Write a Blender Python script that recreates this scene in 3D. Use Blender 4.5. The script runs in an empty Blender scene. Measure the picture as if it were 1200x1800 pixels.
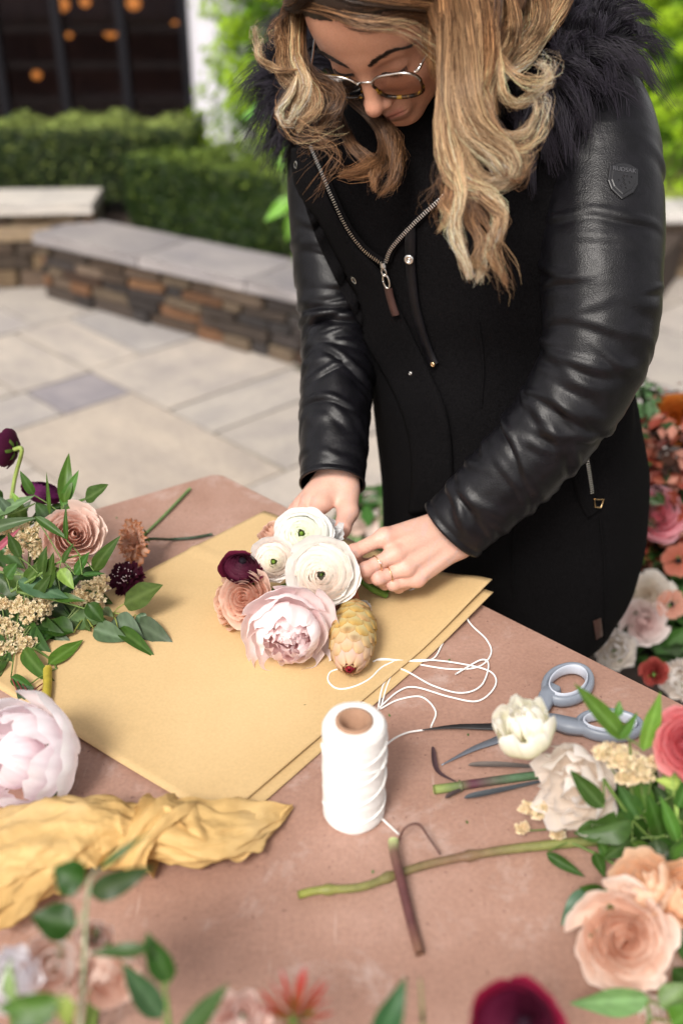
import bpy, bmesh, math, random
import numpy as np
from mathutils import Vector, Matrix, noise
from mathutils.bvhtree import BVHTree

random.seed(7); RNG = np.random.default_rng(7)
SC = bpy.context.scene
R_ = math.radians

# ------------------------------------------------------------------ camera, light, exposure
CAM_Z = 1.55; PITCH = R_(30.0); FPX = 1750.0
cam_data = bpy.data.cameras.new('camera'); cam = bpy.data.objects.new('camera', cam_data)
SC.collection.objects.link(cam); SC.camera = cam
cam.location = (0, 0, CAM_Z); cam.rotation_euler = (R_(60.0), 0, 0)
cam_data.sensor_fit = 'VERTICAL'; cam_data.sensor_height = 36; cam_data.sensor_width = 24; cam_data.lens = 35
cam_data.clip_start = 0.02; cam_data.clip_end = 500
cam_data.dof.use_dof = True; cam_data.dof.focus_distance = 1.17; cam_data.dof.aperture_fstop = 2.4

SUN_EL, SUN_AZ = R_(48), R_(205)          # high, behind and to the left of the camera, veiled by cloud
world = bpy.data.worlds.new('World'); SC.world = world; world.use_nodes = True
nt = world.node_tree; nt.nodes.clear()
out = nt.nodes.new('ShaderNodeOutputWorld'); bg = nt.nodes.new('ShaderNodeBackground')
sky = nt.nodes.new('ShaderNodeTexSky'); sky.sky_type = 'NISHITA'; sky.sun_disc = False
sky.sun_elevation = SUN_EL; sky.sun_rotation = SUN_AZ; sky.dust_density = 3.0; sky.air_density = 1.0; sky.ozone_density = 1.0
hs = nt.nodes.new('ShaderNodeHueSaturation'); hs.inputs['Saturation'].default_value = 0.15
tint = nt.nodes.new('ShaderNodeMixRGB'); tint.blend_type = 'MULTIPLY'; tint.inputs[0].default_value = 1.0
tint.inputs[2].default_value = (1.0, 0.95, 0.915, 1)
nt.links.new(sky.outputs[0], hs.inputs['Color']); nt.links.new(hs.outputs[0], tint.inputs[1])
nt.links.new(tint.outputs[0], bg.inputs[0]); bg.inputs[1].default_value = 0.093
nt.links.new(bg.outputs[0], out.inputs[0])
sd = bpy.data.lights.new('sun', 'SUN'); sun = bpy.data.objects.new('sun', sd); SC.collection.objects.link(sun)
sd.energy = 1.5; sd.angle = R_(18); sd.color = (1.0, 0.95, 0.88)
sdir = Vector((math.sin(SUN_AZ) * math.cos(SUN_EL), math.cos(SUN_AZ) * math.cos(SUN_EL), math.sin(SUN_EL)))
sun.rotation_euler = sdir.to_track_quat('Z', 'Y').to_euler()
vs = SC.view_settings; vs.view_transform = 'Standard'; vs.look = 'None'; vs.gamma = 1; vs.exposure = 1.15
vs.use_curve_mapping = False
SC.cycles.use_denoising = True; SC.cycles.max_bounces = 8; SC.cycles.transparent_max_bounces = 24
SC.cycles.sample_clamp_indirect = 6

# ------------------------------------------------------------------ geometry of the view (used to measure places)
_cp, _sp = math.cos(PITCH), math.sin(PITCH)
AX = np.array([1.0, 0, 0]); AU = np.array([0, _sp, _cp]); AF = np.array([0, _cp, -_sp]); C0 = np.array([0, 0, CAM_Z])
def P(u, v, zc):
    return C0 + zc * (AF + (u - 600) / FPX * AX - (v - 900) / FPX * AU)
def PZ(u, v, z):
    d = AF + (u - 600) / FPX * AX - (v - 900) / FPX * AU
    return C0 + d * ((z - CAM_Z) / d[2])
def proj(p):
    d = np.asarray(p) - C0; zc = d @ AF
    return np.array([600 + FPX * (d @ AX) / zc, 900 - FPX * (d @ AU) / zc, zc])
def cam_dir(x, y, z):          # direction given as right, up, towards the viewer
    d = x * AX + y * AU - z * AF; return d / np.linalg.norm(d)

# ------------------------------------------------------------------ object helpers
def link(o): SC.collection.objects.link(o); return o
def tag(o, label=None, cat=None, group=None, kind=None):
    if label: o['label'] = label
    if cat: o['category'] = cat
    if group: o['group'] = group
    if kind: o['kind'] = kind
    return o
def wloc(o):
    v = Vector((0, 0, 0))
    while o is not None: v += o.location; o = o.parent
    return v
def ob(name, me, m=None, parent=None, world=True, **k):
    """link a mesh object; its vertices are in world space when world is True"""
    o = link(bpy.data.objects.new(name, me))
    if m is not None and len(me.materials) == 0: me.materials.append(m)
    if parent is not None:
        o.parent = parent
        if world: o.location = -wloc(parent)
    return tag(o, **k)
def empty(name, loc, **k):
    o = link(bpy.data.objects.new(name, None)); o.location = Vector(loc); o.empty_display_size = .05
    return tag(o, **k)
def mesh_np(name, V, F, col=None, smooth=True, uv=None):
    V = np.asarray(V, dtype=np.float32).reshape(-1, 3); F = np.asarray(F, dtype=np.int32)
    n = F.shape[1]; me = bpy.data.meshes.new(name)
    me.vertices.add(len(V)); me.vertices.foreach_set('co', V.ravel())
    me.loops.add(F.size); me.loops.foreach_set('vertex_index', F.ravel())
    me.polygons.add(len(F)); me.polygons.foreach_set('loop_start', np.arange(0, F.size, n, dtype=np.int32))
    try: me.polygons.foreach_set('loop_total', np.full(len(F), n, dtype=np.int32))
    except Exception: pass
    me.polygons.foreach_set('use_smooth', np.full(len(F), bool(smooth)))
    me.update(calc_edges=True)
    if col is not None:
        col = np.asarray(col, dtype=np.float32)
        if col.ndim == 1: col = np.tile(col, (len(V), 1))
        a = me.color_attributes.new('Col', 'FLOAT_COLOR', 'POINT')
        c4 = np.ones((len(V), 4), dtype=np.float32); c4[:, :3] = col[:, :3]; a.data.foreach_set('color', c4.ravel())
    return me
def grid_faces(nu, nv, wrap_v=False, wrap_u=False):
    i = np.arange(nu if wrap_u else nu - 1); j = np.arange(nv if wrap_v else nv - 1)
    I, J = np.meshgrid(i, j, indexing='ij'); I2 = (I + 1) % nu; J2 = (J + 1) % nv
    return np.stack([I * nv + J, I2 * nv + J, I2 * nv + J2, I * nv + J2], -1).reshape(-1, 4)
def catmull(pts, n):
    p = np.asarray(pts, float); m = len(p)
    if m == 2: t = np.linspace(0, 1, n)[:, None]; return p[0] * (1 - t) + p[1] * t
    q = np.vstack([2 * p[0] - p[1], p, 2 * p[-1] - p[-2]])
    x = np.linspace(0, m - 1 - 1e-9, n); i = x.astype(int); t = (x - i)[:, None]
    a, b, c, d = q[i], q[i + 1], q[i + 2], q[i + 3]
    return .5 * (2 * b + (c - a) * t + (2 * a - 5 * b + 4 * c - d) * t ** 2 + (3 * b - a - 3 * c + d) * t ** 3)
def frames(path):
    T = np.gradient(path, axis=0); T /= np.linalg.norm(T, axis=1)[:, None] + 1e-12
    N = np.zeros_like(T); a = np.array([0, 0, 1.]) if abs(T[0, 2]) < .9 else np.array([1., 0, 0])
    n = np.cross(T[0], a); n /= np.linalg.norm(n); N[0] = n
    for i in range(1, len(T)):
        n = N[i - 1] - T[i] * (N[i - 1] @ T[i]); N[i] = n / (np.linalg.norm(n) + 1e-12)
    return T, N, np.cross(T, N)
def tube_vf(path, rad, ns=8, cap=True):
    path = np.asarray(path, float); n = len(path); rad = np.broadcast_to(np.asarray(rad, float), (n,))
    T, N, B = frames(path); th = np.arange(ns) * 2 * np.pi / ns
    V = path[:, None] + rad[:, None, None] * (np.cos(th)[None, :, None] * N[:, None] + np.sin(th)[None, :, None] * B[:, None])
    V = V.reshape(-1, 3); F = [tuple(f) for f in grid_faces(n, ns, wrap_v=True)]
    if cap:
        V = np.vstack([V, path[0], path[-1]]); a, b = n * ns, n * ns + 1
        for j in range(ns):
            F.append((a, (j + 1) % ns, j, j)); F.append((b, (n - 1) * ns + j, (n - 1) * ns + (j + 1) % ns, (n - 1) * ns + (j + 1) % ns))
    return V, F
def from_py(name, V, F, col=None, smooth=True):
    me = bpy.data.meshes.new(name); FF = []
    for f in F:
        g = []; [g.append(int(x)) for x in f if int(x) not in g]
        if len(g) > 2: FF.append(g)
    me.from_pydata([tuple(map(float, v)) for v in V], [], FF)
    me.polygons.foreach_set('use_smooth', [smooth] * len(me.polygons)); me.update()
    if col is not None:
        col = np.asarray(col, dtype=np.float32)
        if col.ndim == 1: col = np.tile(col, (len(V), 1))
        a = me.color_attributes.new('Col', 'FLOAT_COLOR', 'POINT')
        c4 = np.ones((len(V), 4), dtype=np.float32); c4[:, :3] = col; a.data.foreach_set('color', c4.ravel())
    return me
def tube(name, pts, rad, ns=8, n=24, col=None):
    V, F = tube_vf(catmull(pts, n), rad if np.isscalar(rad) else np.interp(np.linspace(0, 1, n), np.linspace(0, 1, len(rad)), rad), ns)
    return from_py(name, V, F, col)
def box_me(name, lo, hi, bev=0.0, col=None):
    bm = bmesh.new(); bmesh.ops.create_cube(bm, size=1)
    for v in bm.verts: v.co = Vector([(lo[i] + hi[i]) / 2 + v.co[i] * (hi[i] - lo[i]) for i in range(3)])
    if bev: bmesh.ops.bevel(bm, geom=bm.edges[:], offset=bev, segments=2, affect='EDGES', profile=.6)
    me = bpy.data.meshes.new(name); bm.to_mesh(me); bm.free()
    return me
def sm(x, a, b):
    t = np.clip((x - a) / (b - a), 0, 1); return t * t * (3 - 2 * t)
def vnoise(X, freq, seed=0, oct=3):
    """cheap smooth pseudo noise, about -1..1"""
    r = np.random.default_rng(seed); o = np.zeros(len(X)); a = 1.0; s = 0
    for k in range(oct):
        for q in range(3):
            d = r.normal(size=3); d /= np.linalg.norm(d); o += a * np.sin(X @ d * freq * 6.28 * (1 + .3 * q) + r.uniform(0, 6.28)) / 3 * 1.3
        s += a; a *= .55; freq *= 2.1
    return o / s

# ------------------------------------------------------------------ materials
def nodes(name):
    m = bpy.data.materials.new(name); m.use_nodes = True; t = m.node_tree; t.nodes.clear()
    o = t.nodes.new('ShaderNodeOutputMaterial'); b = t.nodes.new('ShaderNodeBsdfPrincipled'); t.links.new(b.outputs[0], o.inputs[0])
    return m, t, b, o
def N(t, typ, **k):
    n = t.nodes.new(typ)
    for a, v in k.items(): setattr(n, a, v)
    return n
def noise_ramp(t, scale, stops, detail=6, rough=.6, coord='Object', dist=0.0, stretch=None):
    tc = N(t, 'ShaderNodeTexCoord'); nz = N(t, 'ShaderNodeTexNoise'); nz.inputs['Scale'].default_value = scale
    nz.inputs['Detail'].default_value = detail; nz.inputs['Roughness'].default_value = rough; nz.inputs['Distortion'].default_value = dist
    src = tc.outputs[coord]
    if stretch:
        mp = N(t, 'ShaderNodeMapping'); mp.inputs['Scale'].default_value = stretch; t.links.new(src, mp.inputs[0]); src = mp.outputs[0]
    t.links.new(src, nz.inputs['Vector']); r = N(t, 'ShaderNodeValToRGB'); e = r.color_ramp.elements
    e[0].position, e[0].color = stops[0][0], (*stops[0][1], 1); e[1].position, e[1].color = stops[-1][0], (*stops[-1][1], 1)
    for p, c in stops[1:-1]:
        x = e.new(p); x.color = (*c, 1)
    t.links.new(nz.outputs['Fac'], r.inputs[0]); return r, nz
def bump(t, b, src, strength, dist=.01):
    bp = N(t, 'ShaderNodeBump'); bp.inputs['Strength'].default_value = strength; bp.inputs['Distance'].default_value = dist
    t.links.new(src, bp.inputs['Height']); t.links.new(bp.outputs[0], b.inputs['Normal']); return bp
def mix(t, typ, f, a, b):
    m = N(t, 'ShaderNodeMixRGB', blend_type=typ)
    for s, v in ((m.inputs[0], f), (m.inputs[1], a), (m.inputs[2], b)):
        if hasattr(v, 'is_output'): t.links.new(v, s)
        else: s.default_value = v if not isinstance(v, tuple) else (*v, 1)
    return m.outputs[0]
def mat_plain(name, col, rough=.5, metal=0.0, nscale=None, namt=.15, bumpamt=0, spec=.5, coat=0, sheen=0, coord='Object'):
    m, t, b, o = nodes(name); b.inputs['Roughness'].default_value = rough; b.inputs['Metallic'].default_value = metal
    b.inputs['Specular IOR Level'].default_value = spec; b.inputs['Coat Weight'].default_value = coat
    b.inputs['Sheen Weight'].default_value = sheen
    b.inputs['Base Color'].default_value = (*col, 1)
    if nscale:
        lo = tuple(c * (1 - namt) for c in col); hi = tuple(min(1, c * (1 + namt)) for c in col)
        r, nz = noise_ramp(t, nscale, [(.3, lo), (.7, hi)], coord=coord); t.links.new(r.outputs[0], b.inputs['Base Color'])
        if bumpamt: bump(t, b, nz.outputs['Fac'], bumpamt, .002)
    return m
def mat_vc(name, rough=.5, trans=0.0, spec=.4, sss=0.0, nscale=None, namt=.12, bumpamt=0, coat=0, sheen=0, sss_r=(1, .35, .2), sss_s=.004):
    """material whose colour is the per-vertex colour of the thing itself"""
    m, t, b, o = nodes(name); at = N(t, 'ShaderNodeAttribute', attribute_name='Col'); c = at.outputs['Color']
    b.inputs['Roughness'].default_value = rough; b.inputs['Specular IOR Level'].default_value = spec
    b.inputs['Coat Weight'].default_value = coat; b.inputs['Sheen Weight'].default_value = sheen
    if nscale:
        r, nz = noise_ramp(t, nscale, [(.25, (1 - namt,) * 3), (.75, (1 + namt,) * 3)])
        c = mix(t, 'MULTIPLY', 1.0, c, r.outputs[0])
        if bumpamt: bump(t, b, nz.outputs['Fac'], bumpamt, .002)
    t.links.new(c, b.inputs['Base Color'])
    if sss:
        b.inputs['Subsurface Weight'].default_value = sss; b.inputs['Subsurface Radius'].default_value = sss_r; b.inputs['Subsurface Scale'].default_value = sss_s
    if trans:
        tr = N(t, 'ShaderNodeBsdfTranslucent'); ms = N(t, 'ShaderNodeMixShader'); ms.inputs[0].default_value = trans
        t.links.new(c, tr.inputs[0]); t.links.new(b.outputs[0], ms.inputs[1]); t.links.new(tr.outputs[0], ms.inputs[2]); t.links.new(ms.outputs[0], o.inputs[0])
    return m
def mat_objcol(name, rough=.8, scale=14, namt=.35, bumpamt=.4, bdist=.006, stretch=None, spec=.3):
    """stone whose tint is the object's own colour, with grain, blotches and relief"""
    m, t, b, o = nodes(name); oi = N(t, 'ShaderNodeObjectInfo')
    tc = N(t, 'ShaderNodeTexCoord'); mp = N(t, 'ShaderNodeMapping'); t.links.new(tc.outputs['Object'], mp.inputs[0])
    cx = N(t, 'ShaderNodeCombineXYZ'); mu = N(t, 'ShaderNodeMath', operation='MULTIPLY'); mu.inputs[1].default_value = 37.0
    t.links.new(oi.outputs['Random'], mu.inputs[0]); t.links.new(mu.outputs[0], cx.inputs[0]); t.links.new(mu.outputs[0], cx.inputs[2]); t.links.new(cx.outputs[0], mp.inputs['Location'])
    def nz(s, d, r):
        n = N(t, 'ShaderNodeTexNoise'); n.inputs['Scale'].default_value = s; n.inputs['Detail'].default_value = d; n.inputs['Roughness'].default_value = r
        t.links.new(mp.outputs[0], n.inputs['Vector']); return n
    n1, n2 = nz(scale * .25, 4, .6), nz(scale * 3, 8, .7)
    r1 = N(t, 'ShaderNodeValToRGB'); r1.color_ramp.elements[0].position = .3; r1.color_ramp.elements[1].position = .72
    r1.color_ramp.elements[0].color = (1 - namt, 1 - namt, 1 - namt * .8, 1); r1.color_ramp.elements[1].color = (1 + namt * .6, 1 + namt * .5, 1 + namt * .4, 1)
    r2 = N(t, 'ShaderNodeValToRGB'); r2.color_ramp.elements[0].position = .25; r2.color_ramp.elements[1].position = .8
    r2.color_ramp.elements[0].color = (.8, .8, .8, 1); r2.color_ramp.elements[1].color = (1.15, 1.15, 1.15, 1)
    t.links.new(n1.outputs['Fac'], r1.inputs[0]); t.links.new(n2.outputs['Fac'], r2.inputs[0])
    c = mix(t, 'MULTIPLY', 1.0, oi.outputs['Color'], r1.outputs[0]); c = mix(t, 'MULTIPLY', 1.0, c, r2.outputs[0])
    t.links.new(c, b.inputs['Base Color']); b.inputs['Roughness'].default_value = rough; b.inputs['Specular IOR Level'].default_value = spec
    ad = N(t, 'ShaderNodeMath', operation='ADD'); t.links.new(n1.outputs['Fac'], ad.inputs[0]); t.links.new(n2.outputs['Fac'], ad.inputs[1])
    bump(t, b, ad.outputs[0], bumpamt, bdist)
    return m

M = {}
M['petal'] = mat_vc('petal', .6, .38, .2, nscale=60, namt=.04, bumpamt=.12)
M['leaf'] = mat_vc('leaf', .38, .14, .22, nscale=90, namt=.14, bumpamt=.1)
M['stem'] = mat_vc('stem', .5, 0, .4, nscale=120, namt=.25, bumpamt=.2)
M['needle'] = mat_vc('needle', .6, .35, .3)
M['skin'] = mat_vc('skin', .45, 0, .42, sss=.10, nscale=420, namt=.075, bumpamt=.28)
M['hair'] = mat_vc('hair', .36, .12, .55)
M['fur'] = mat_vc('fur', .5, 0, .35)
M['slab'] = mat_objcol('paving_stone', .72, 9, .24, .4, .006)
M['stone'] = mat_objcol('wall_stone', .85, 16, .35, .8, .012)
M['coping'] = mat_objcol('coping_stone', .7, 7, .25, .4, .006)
M['soil'] = mat_plain('soil', (.045, .03, .022), .95, nscale=30, namt=.5, bumpamt=1)
M['joint'] = mat_plain('joint_sand', (.15, .14, .095), .95, nscale=8, namt=.45, bumpamt=.5)
M['ground'] = mat_plain('ground', (.11, .10, .085), .9, nscale=4, namt=.3)
M['metal'] = mat_plain('nickel_metal', (.72, .70, .67), .25, 1.0)
M['gold'] = mat_plain('gold_metal', (.83, .58, .32), .22, 1.0)
M['card'] = mat_plain('cardboard', (.33, .19, .12), .85, nscale=60, namt=.15)
M['core'] = mat_plain('twine_fibre', (.80, .79, .77), .9, nscale=300, namt=.06)
M['concrete'] = mat_plain('white_render', (.62, .61, .66), .8, nscale=3, namt=.06)
M['dark_wood'] = mat_plain('dark_plank', (.008, .0055, .0055), .9, spec=.1, nscale=10, namt=.4)
M['mullion'] = mat_plain('mullion_paint', (.0065, .006, .009), .6, spec=.2)
M['inside'] = mat_plain('interior_wall', (.09, .045, .026), .9, nscale=2, namt=.5)
M['brown_leather'] = mat_plain('brown_leather', (.05, .022, .018), .42, nscale=60, namt=.25, bumpamt=.3)
M['trousers'] = mat_plain('black_denim', (.012, .012, .014), .85, nscale=200, namt=.2)
M['boot'] = mat_plain('boot_leather', (.014, .012, .012), .4)
def wool():
    m, t, b, o = nodes('black_wool'); r, nz = noise_ramp(t, 420, [(.3, (.0022, .0020, .0023)), (.75, (.0075, .0070, .0077))], detail=4)
    t.links.new(r.outputs[0], b.inputs['Base Color']); b.inputs['Roughness'].default_value = .95
    b.inputs['Specular IOR Level'].default_value = .06
    bump(t, b, nz.outputs['Fac'], .5, .0015); return m
M['wool'] = wool()
def leather():
    m, t, b, o = nodes('black_leather'); r, nz = noise_ramp(t, 60, [(.3, (.0030, .0029, .0038)), (.7, (.0070, .0066, .0088))], detail=5)
    t.links.new(r.outputs[0], b.inputs['Base Color']); b.inputs['Specular IOR Level'].default_value = .27
    r2, n2 = noise_ramp(t, 9, [(.3, (.26,) * 3), (.7, (.40,) * 3)], detail=4); t.links.new(r2.outputs[0], b.inputs['Roughness'])
    r3, n3 = noise_ramp(t, 45, [(.2, (0,) * 3), (.8, (1,) * 3)], detail=8, rough=.7)
    vo = N(t, 'ShaderNodeTexVoronoi'); vo.inputs['Scale'].default_value = 650; tc = N(t, 'ShaderNodeTexCoord'); t.links.new(tc.outputs['Object'], vo.inputs['Vector'])
    ml = N(t, 'ShaderNodeMath', operation='MULTIPLY'); ml.inputs[1].default_value = .25; t.links.new(vo.outputs['Distance'], ml.inputs[0])
    ad = N(t, 'ShaderNodeMath', operation='ADD'); t.links.new(n3.outputs['Fac'], ad.inputs[0]); t.links.new(ml.outputs[0], ad.inputs[1])
    bump(t, b, ad.outputs[0], .35, .0022); return m
M['leather'] = leather()
def table_stone():
    m, t, b, o = nodes('red_sandstone')
    r, nz = noise_ramp(t, 5, [(.26, (.27, .150, .110)), (.5, (.35, .205, .155)), (.74, (.44, .28, .225))], detail=9, rough=.68, coord='Object')
    r2, n2 = noise_ramp(t, 220, [(.3, (.86,) * 3), (.72, (1.12,) * 3)], detail=4)
    r3, n3 = noise_ramp(t, 11, [(.54, (0, 0, 0)), (.78, (.8,) * 3)], detail=10, rough=.75, dist=.4)
    c = mix(t, 'MULTIPLY', 1.0, r.outputs[0], r2.outputs[0]); c = mix(t, 'MIX', r3.outputs[0], c, (.56, .45, .41))
    t.links.new(c, b.inputs['Base Color']); b.inputs['Roughness'].default_value = .50; b.inputs['Specular IOR Level'].default_value = .45
    # fine pale scratches and small dark specks in the worn surface
    r5, n5 = noise_ramp(t, 70, [(.66, (0,) * 3), (.72, (.55,) * 3)], detail=3, stretch=(1, .07, 1)); c = mix(t, 'MIX', r5.outputs[0], c, (.55, .42, .37)); t.links.new(c, b.inputs['Base Color'])
    r6, n6 = noise_ramp(t, 150, [(.70, (0,) * 3), (.76, (.7,) * 3)], detail=1); c = mix(t, 'MIX', r6.outputs[0], c, (.16, .08, .06)); t.links.new(c, b.inputs['Base Color'])
    ad = N(t, 'ShaderNodeMath', operation='ADD'); t.links.new(nz.outputs['Fac'], ad.inputs[0]); t.links.new(n2.outputs['Fac'], ad.inputs[1])
    bump(t, b, ad.outputs[0], .3, .002); return m
M['table'] = table_stone()
def kraft(name, c0, c1):
    m, t, b, o = nodes(name); r, nz = noise_ramp(t, 3.5, [(.3, c0), (.7, c1)], detail=6)
    r2, n2 = noise_ramp(t, 260, [(.3, (.90,) * 3), (.7, (1.07,) * 3)], detail=8, rough=.75)
    c = mix(t, 'MULTIPLY', 1.0, r.outputs[0], r2.outputs[0]); t.links.new(c, b.inputs['Base Color'])
    b.inputs['Roughness'].default_value = .72; b.inputs['Specular IOR Level'].default_value = .3
    bump(t, b, n2.outputs['Fac'], .3, .0012); return m
M['kraft'] = kraft('kraft_paper', (.51, .35, .165), (.61, .435, .225))
def tissue_mat():
    m, t, b, o = nodes('golden_tissue'); r, nz = noise_ramp(t, 7, [(.3, (.58, .36, .125)), (.55, (.68, .46, .19)), (.75, (.76, .57, .30))], detail=6)
    t.links.new(r.outputs[0], b.inputs['Base Color']); b.inputs['Roughness'].default_value = .6; b.inputs['Specular IOR Level'].default_value = .3
    tc = N(t, 'ShaderNodeTexCoord'); n0 = N(t, 'ShaderNodeTexNoise'); n0.inputs['Scale'].default_value = 9; t.links.new(tc.outputs['Object'], n0.inputs['Vector'])
    mx = N(t, 'ShaderNodeMixRGB'); mx.inputs[0].default_value = .12; t.links.new(tc.outputs['Object'], mx.inputs[1]); t.links.new(n0.outputs['Color'], mx.inputs[2])
    hs_ = []
    for s_, w_ in ((16, 1.0), (38, .5), (85, .22)):
        vo = N(t, 'ShaderNodeTexVoronoi', feature='F1'); vo.inputs['Scale'].default_value = s_; t.links.new(mx.outputs[0], vo.inputs['Vector'])
        ml = N(t, 'ShaderNodeMath', operation='MULTIPLY'); ml.inputs[1].default_value = w_; t.links.new(vo.outputs['Distance'], ml.inputs[0]); hs_.append(ml.outputs[0])
    a1 = N(t, 'ShaderNodeMath', operation='ADD'); a2 = N(t, 'ShaderNodeMath', operation='ADD'); t.links.new(hs_[0], a1.inputs[0]); t.links.new(hs_[1], a1.inputs[1]); t.links.new(a1.outputs[0], a2.inputs[0]); t.links.new(hs_[2], a2.inputs[1])
    bump(t, b, a2.outputs[0], .38, .011)
    tr = N(t, 'ShaderNodeBsdfTranslucent'); ms = N(t, 'ShaderNodeMixShader'); ms.inputs[0].default_value = .2; t.links.new(r.outputs[0], tr.inputs[0]); t.links.new(b.outputs[0], ms.inputs[1]); t.links.new(tr.outputs[0], ms.inputs[2]); t.links.new(ms.outputs[0], o.inputs[0])
    return m
M['tissue'] = tissue_mat()
def glass_pane():
    m, t, b, o = nodes('window_glass'); tr = N(t, 'ShaderNodeBsdfTransparent'); gl = N(t, 'ShaderNodeBsdfGlossy'); ms = N(t, 'ShaderNodeMixShader')
    tr.inputs[0].default_value = (.6, .6, .65, 1); gl.inputs['Roughness'].default_value = .08; gl.inputs[0].default_value = (.5, .5, .6, 1); ms.inputs[0].default_value = .03
    t.links.new(tr.outputs[0], ms.inputs[1]); t.links.new(gl.outputs[0], ms.inputs[2]); t.links.new(ms.outputs[0], o.inputs[0]); return m
M['pane'] = glass_pane()
def lens_glass():
    m, t, b, o = nodes('spectacle_lens'); tr = N(t, 'ShaderNodeBsdfTransparent'); gl = N(t, 'ShaderNodeBsdfGlossy'); ms = N(t, 'ShaderNodeMixShader')
    fr = N(t, 'ShaderNodeFresnel'); fr.inputs[0].default_value = 1.35
    tr.inputs[0].default_value = (.97, .955, .95, 1); gl.inputs['Roughness'].default_value = .03
    t.links.new(fr.outputs[0], ms.inputs[0]); t.links.new(tr.outputs[0], ms.inputs[1]); t.links.new(gl.outputs[0], ms.inputs[2]); t.links.new(ms.outputs[0], o.inputs[0]); return m
M['lens'] = lens_glass()
def tortoise():
    m, t, b, o = nodes('tortoiseshell'); r, nz = noise_ramp(t, 90, [(.42, (.012, .008, .006)), (.56, (.07, .03, .01)), (.66, (.45, .26, .03))], detail=2)
    t.links.new(r.outputs[0], b.inputs['Base Color']); b.inputs['Roughness'].default_value = .15; return m
M['tortoise'] = tortoise()
def lamp_glow():
    m, t, b, o = nodes('lamp_glow'); b.inputs['Emission Color'].default_value = (1, .33, .06, 1); b.inputs['Emission Strength'].default_value = .75
    b.inputs['Base Color'].default_value = (.8, .4, .1, 1); return m
M['lamp'] = lamp_glow()
M['handle'] = mat_plain('grey_handle_plastic', (.20, .225, .27), .42, nscale=40, namt=.05)
M['handle_pad'] = mat_plain('pale_handle_rubber', (.46, .49, .56), .6)
M['blade_dark'] = mat_plain('dark_blade', (.018, .017, .018), .45, nscale=30, namt=.3)
M['blade'] = mat_plain('grey_blade', (.22, .24, .28), .35, .6)
#PART2
# ================================================================== THE SETTING
def sheet(name, pts, z, m, **k):
    me = bpy.data.meshes.new(name); me.from_pydata([(x, y, z) for x, y in pts], [], [list(range(len(pts)))]); me.update()
    return ob(name, me, m, **k)
# ---- ground far out, lawn, joint bed under the paving
sheet('ground', [(-90, -60), (90, -60), (90, 120), (-90, 120)], -.06, M['ground'], kind='structure')
patio = sheet('patio', [(-6, -3), (6, -3), (6, 9), (-6, 9)], -.012, M['joint'], kind='structure')
TH = R_(-46); PA = np.array([math.cos(TH), math.sin(TH)]); PB = np.array([-PA[1], PA[0]])
hand = [(-2.66, -2.26, 1.93, 2.55), (-2.94, -2.66, 1.93, 2.55), (-3.5, -2.94, 1.93, 2.6), (-4.13, -3.5, 1.93, 2.2), (-4.13, -3.5, 2.2, 2.6),
        (-4.75, -4.13, 1.55, 2.05), (-4.75, -4.13, 2.05, 2.6), (-3.48, -3.18, 1.63, 1.93), (-3.18, -2.26, 1.33, 1.93), (-3.48, -3.18, 1.33, 1.63),
        (-4.13, -3.48, 1.6, 1.93), (-4.13, -3.48, 1.33, 1.6), (-4.75, -4.13, 1.33, 1.55)]
tiles = list(hand)
def bsp(a0, a1, b0, b1, r):
    w, h = a1 - a0, b1 - b0
    if max(w, h) < .62 + .35 * r.random() or (w * h < .16): tiles.append((a0, a1, b0, b1)); return
    f = r.choice([.38, .45, .5, .55, .62])
    if w > h: bsp(a0, a0 + w * f, b0, b1, r); bsp(a0 + w * f, a1, b0, b1, r)
    else: bsp(a0, a1, b0, b0 + h * f, r); bsp(a0, a1, b0 + h * f, b1, r)
rr = random.Random(3)
for q in [(-2.26, 1.5, .7, 5.2), (-7, -2.26, 2.6, 5.4), (-7, -4.75, -1.5, 2.6), (-4.75, -2.26, -1.5, 1.33)]: bsp(*q, rr)
slab_me = []
for k in range(5):
    bm = bmesh.new(); bmesh.ops.create_cube(bm, size=1)
    rk = random.Random(k)
    for v in bm.verts: v.co.x += rk.uniform(-.006, .006); v.co.y += rk.uniform(-.006, .006)
    me = bpy.data.meshes.new('paving_slab'); bm.to_mesh(me); bm.free(); me.materials.append(M['slab']); slab_me.append(me)
cols = [(.38, .345, .305), (.395, .36, .325), (.365, .335, .30), (.40, .36, .315), (.38, .35, .32), (.35, .33, .31)]
nslab = 0
for (a0, a1, b0, b1) in tiles:
    ca, cb = (a0 + a1) / 2, (b0 + b1) / 2; c = PA * ca + PB * cb
    if not (-3.6 < c[0] < 3.6 and .9 < c[1] < 7.2): continue
    zc = c[1] * _cp + CAM_Z * _sp; u = 600 + FPX * c[0] / zc
    if not (-420 < u < 1620): continue
    o = link(bpy.data.objects.new('paving_slab', slab_me[nslab % 5])); nslab += 1
    o.parent = patio; o.location = (c[0], c[1], -.02 + rr.uniform(-.0015, .0015)); o.rotation_euler = (0, 0, TH)
    o.scale = (a1 - a0 - .015, b1 - b0 - .015, .04)
    cc = (.27, .25, .26) if (a0, b0) == (-3.48, 1.63) else rr.choice(cols); f = rr.uniform(1.05, 1.14)
    o.color = (cc[0] * f, cc[1] * f, cc[2] * f, 1)
    if (a0, b0) == (-3.48, 1.63): tag(o, label='small square mauve grey paving slab among the buff ones')
    elif (a0, b0) == (-3.18, 1.33): o.color = (.425, .37, .31, 1)

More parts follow.
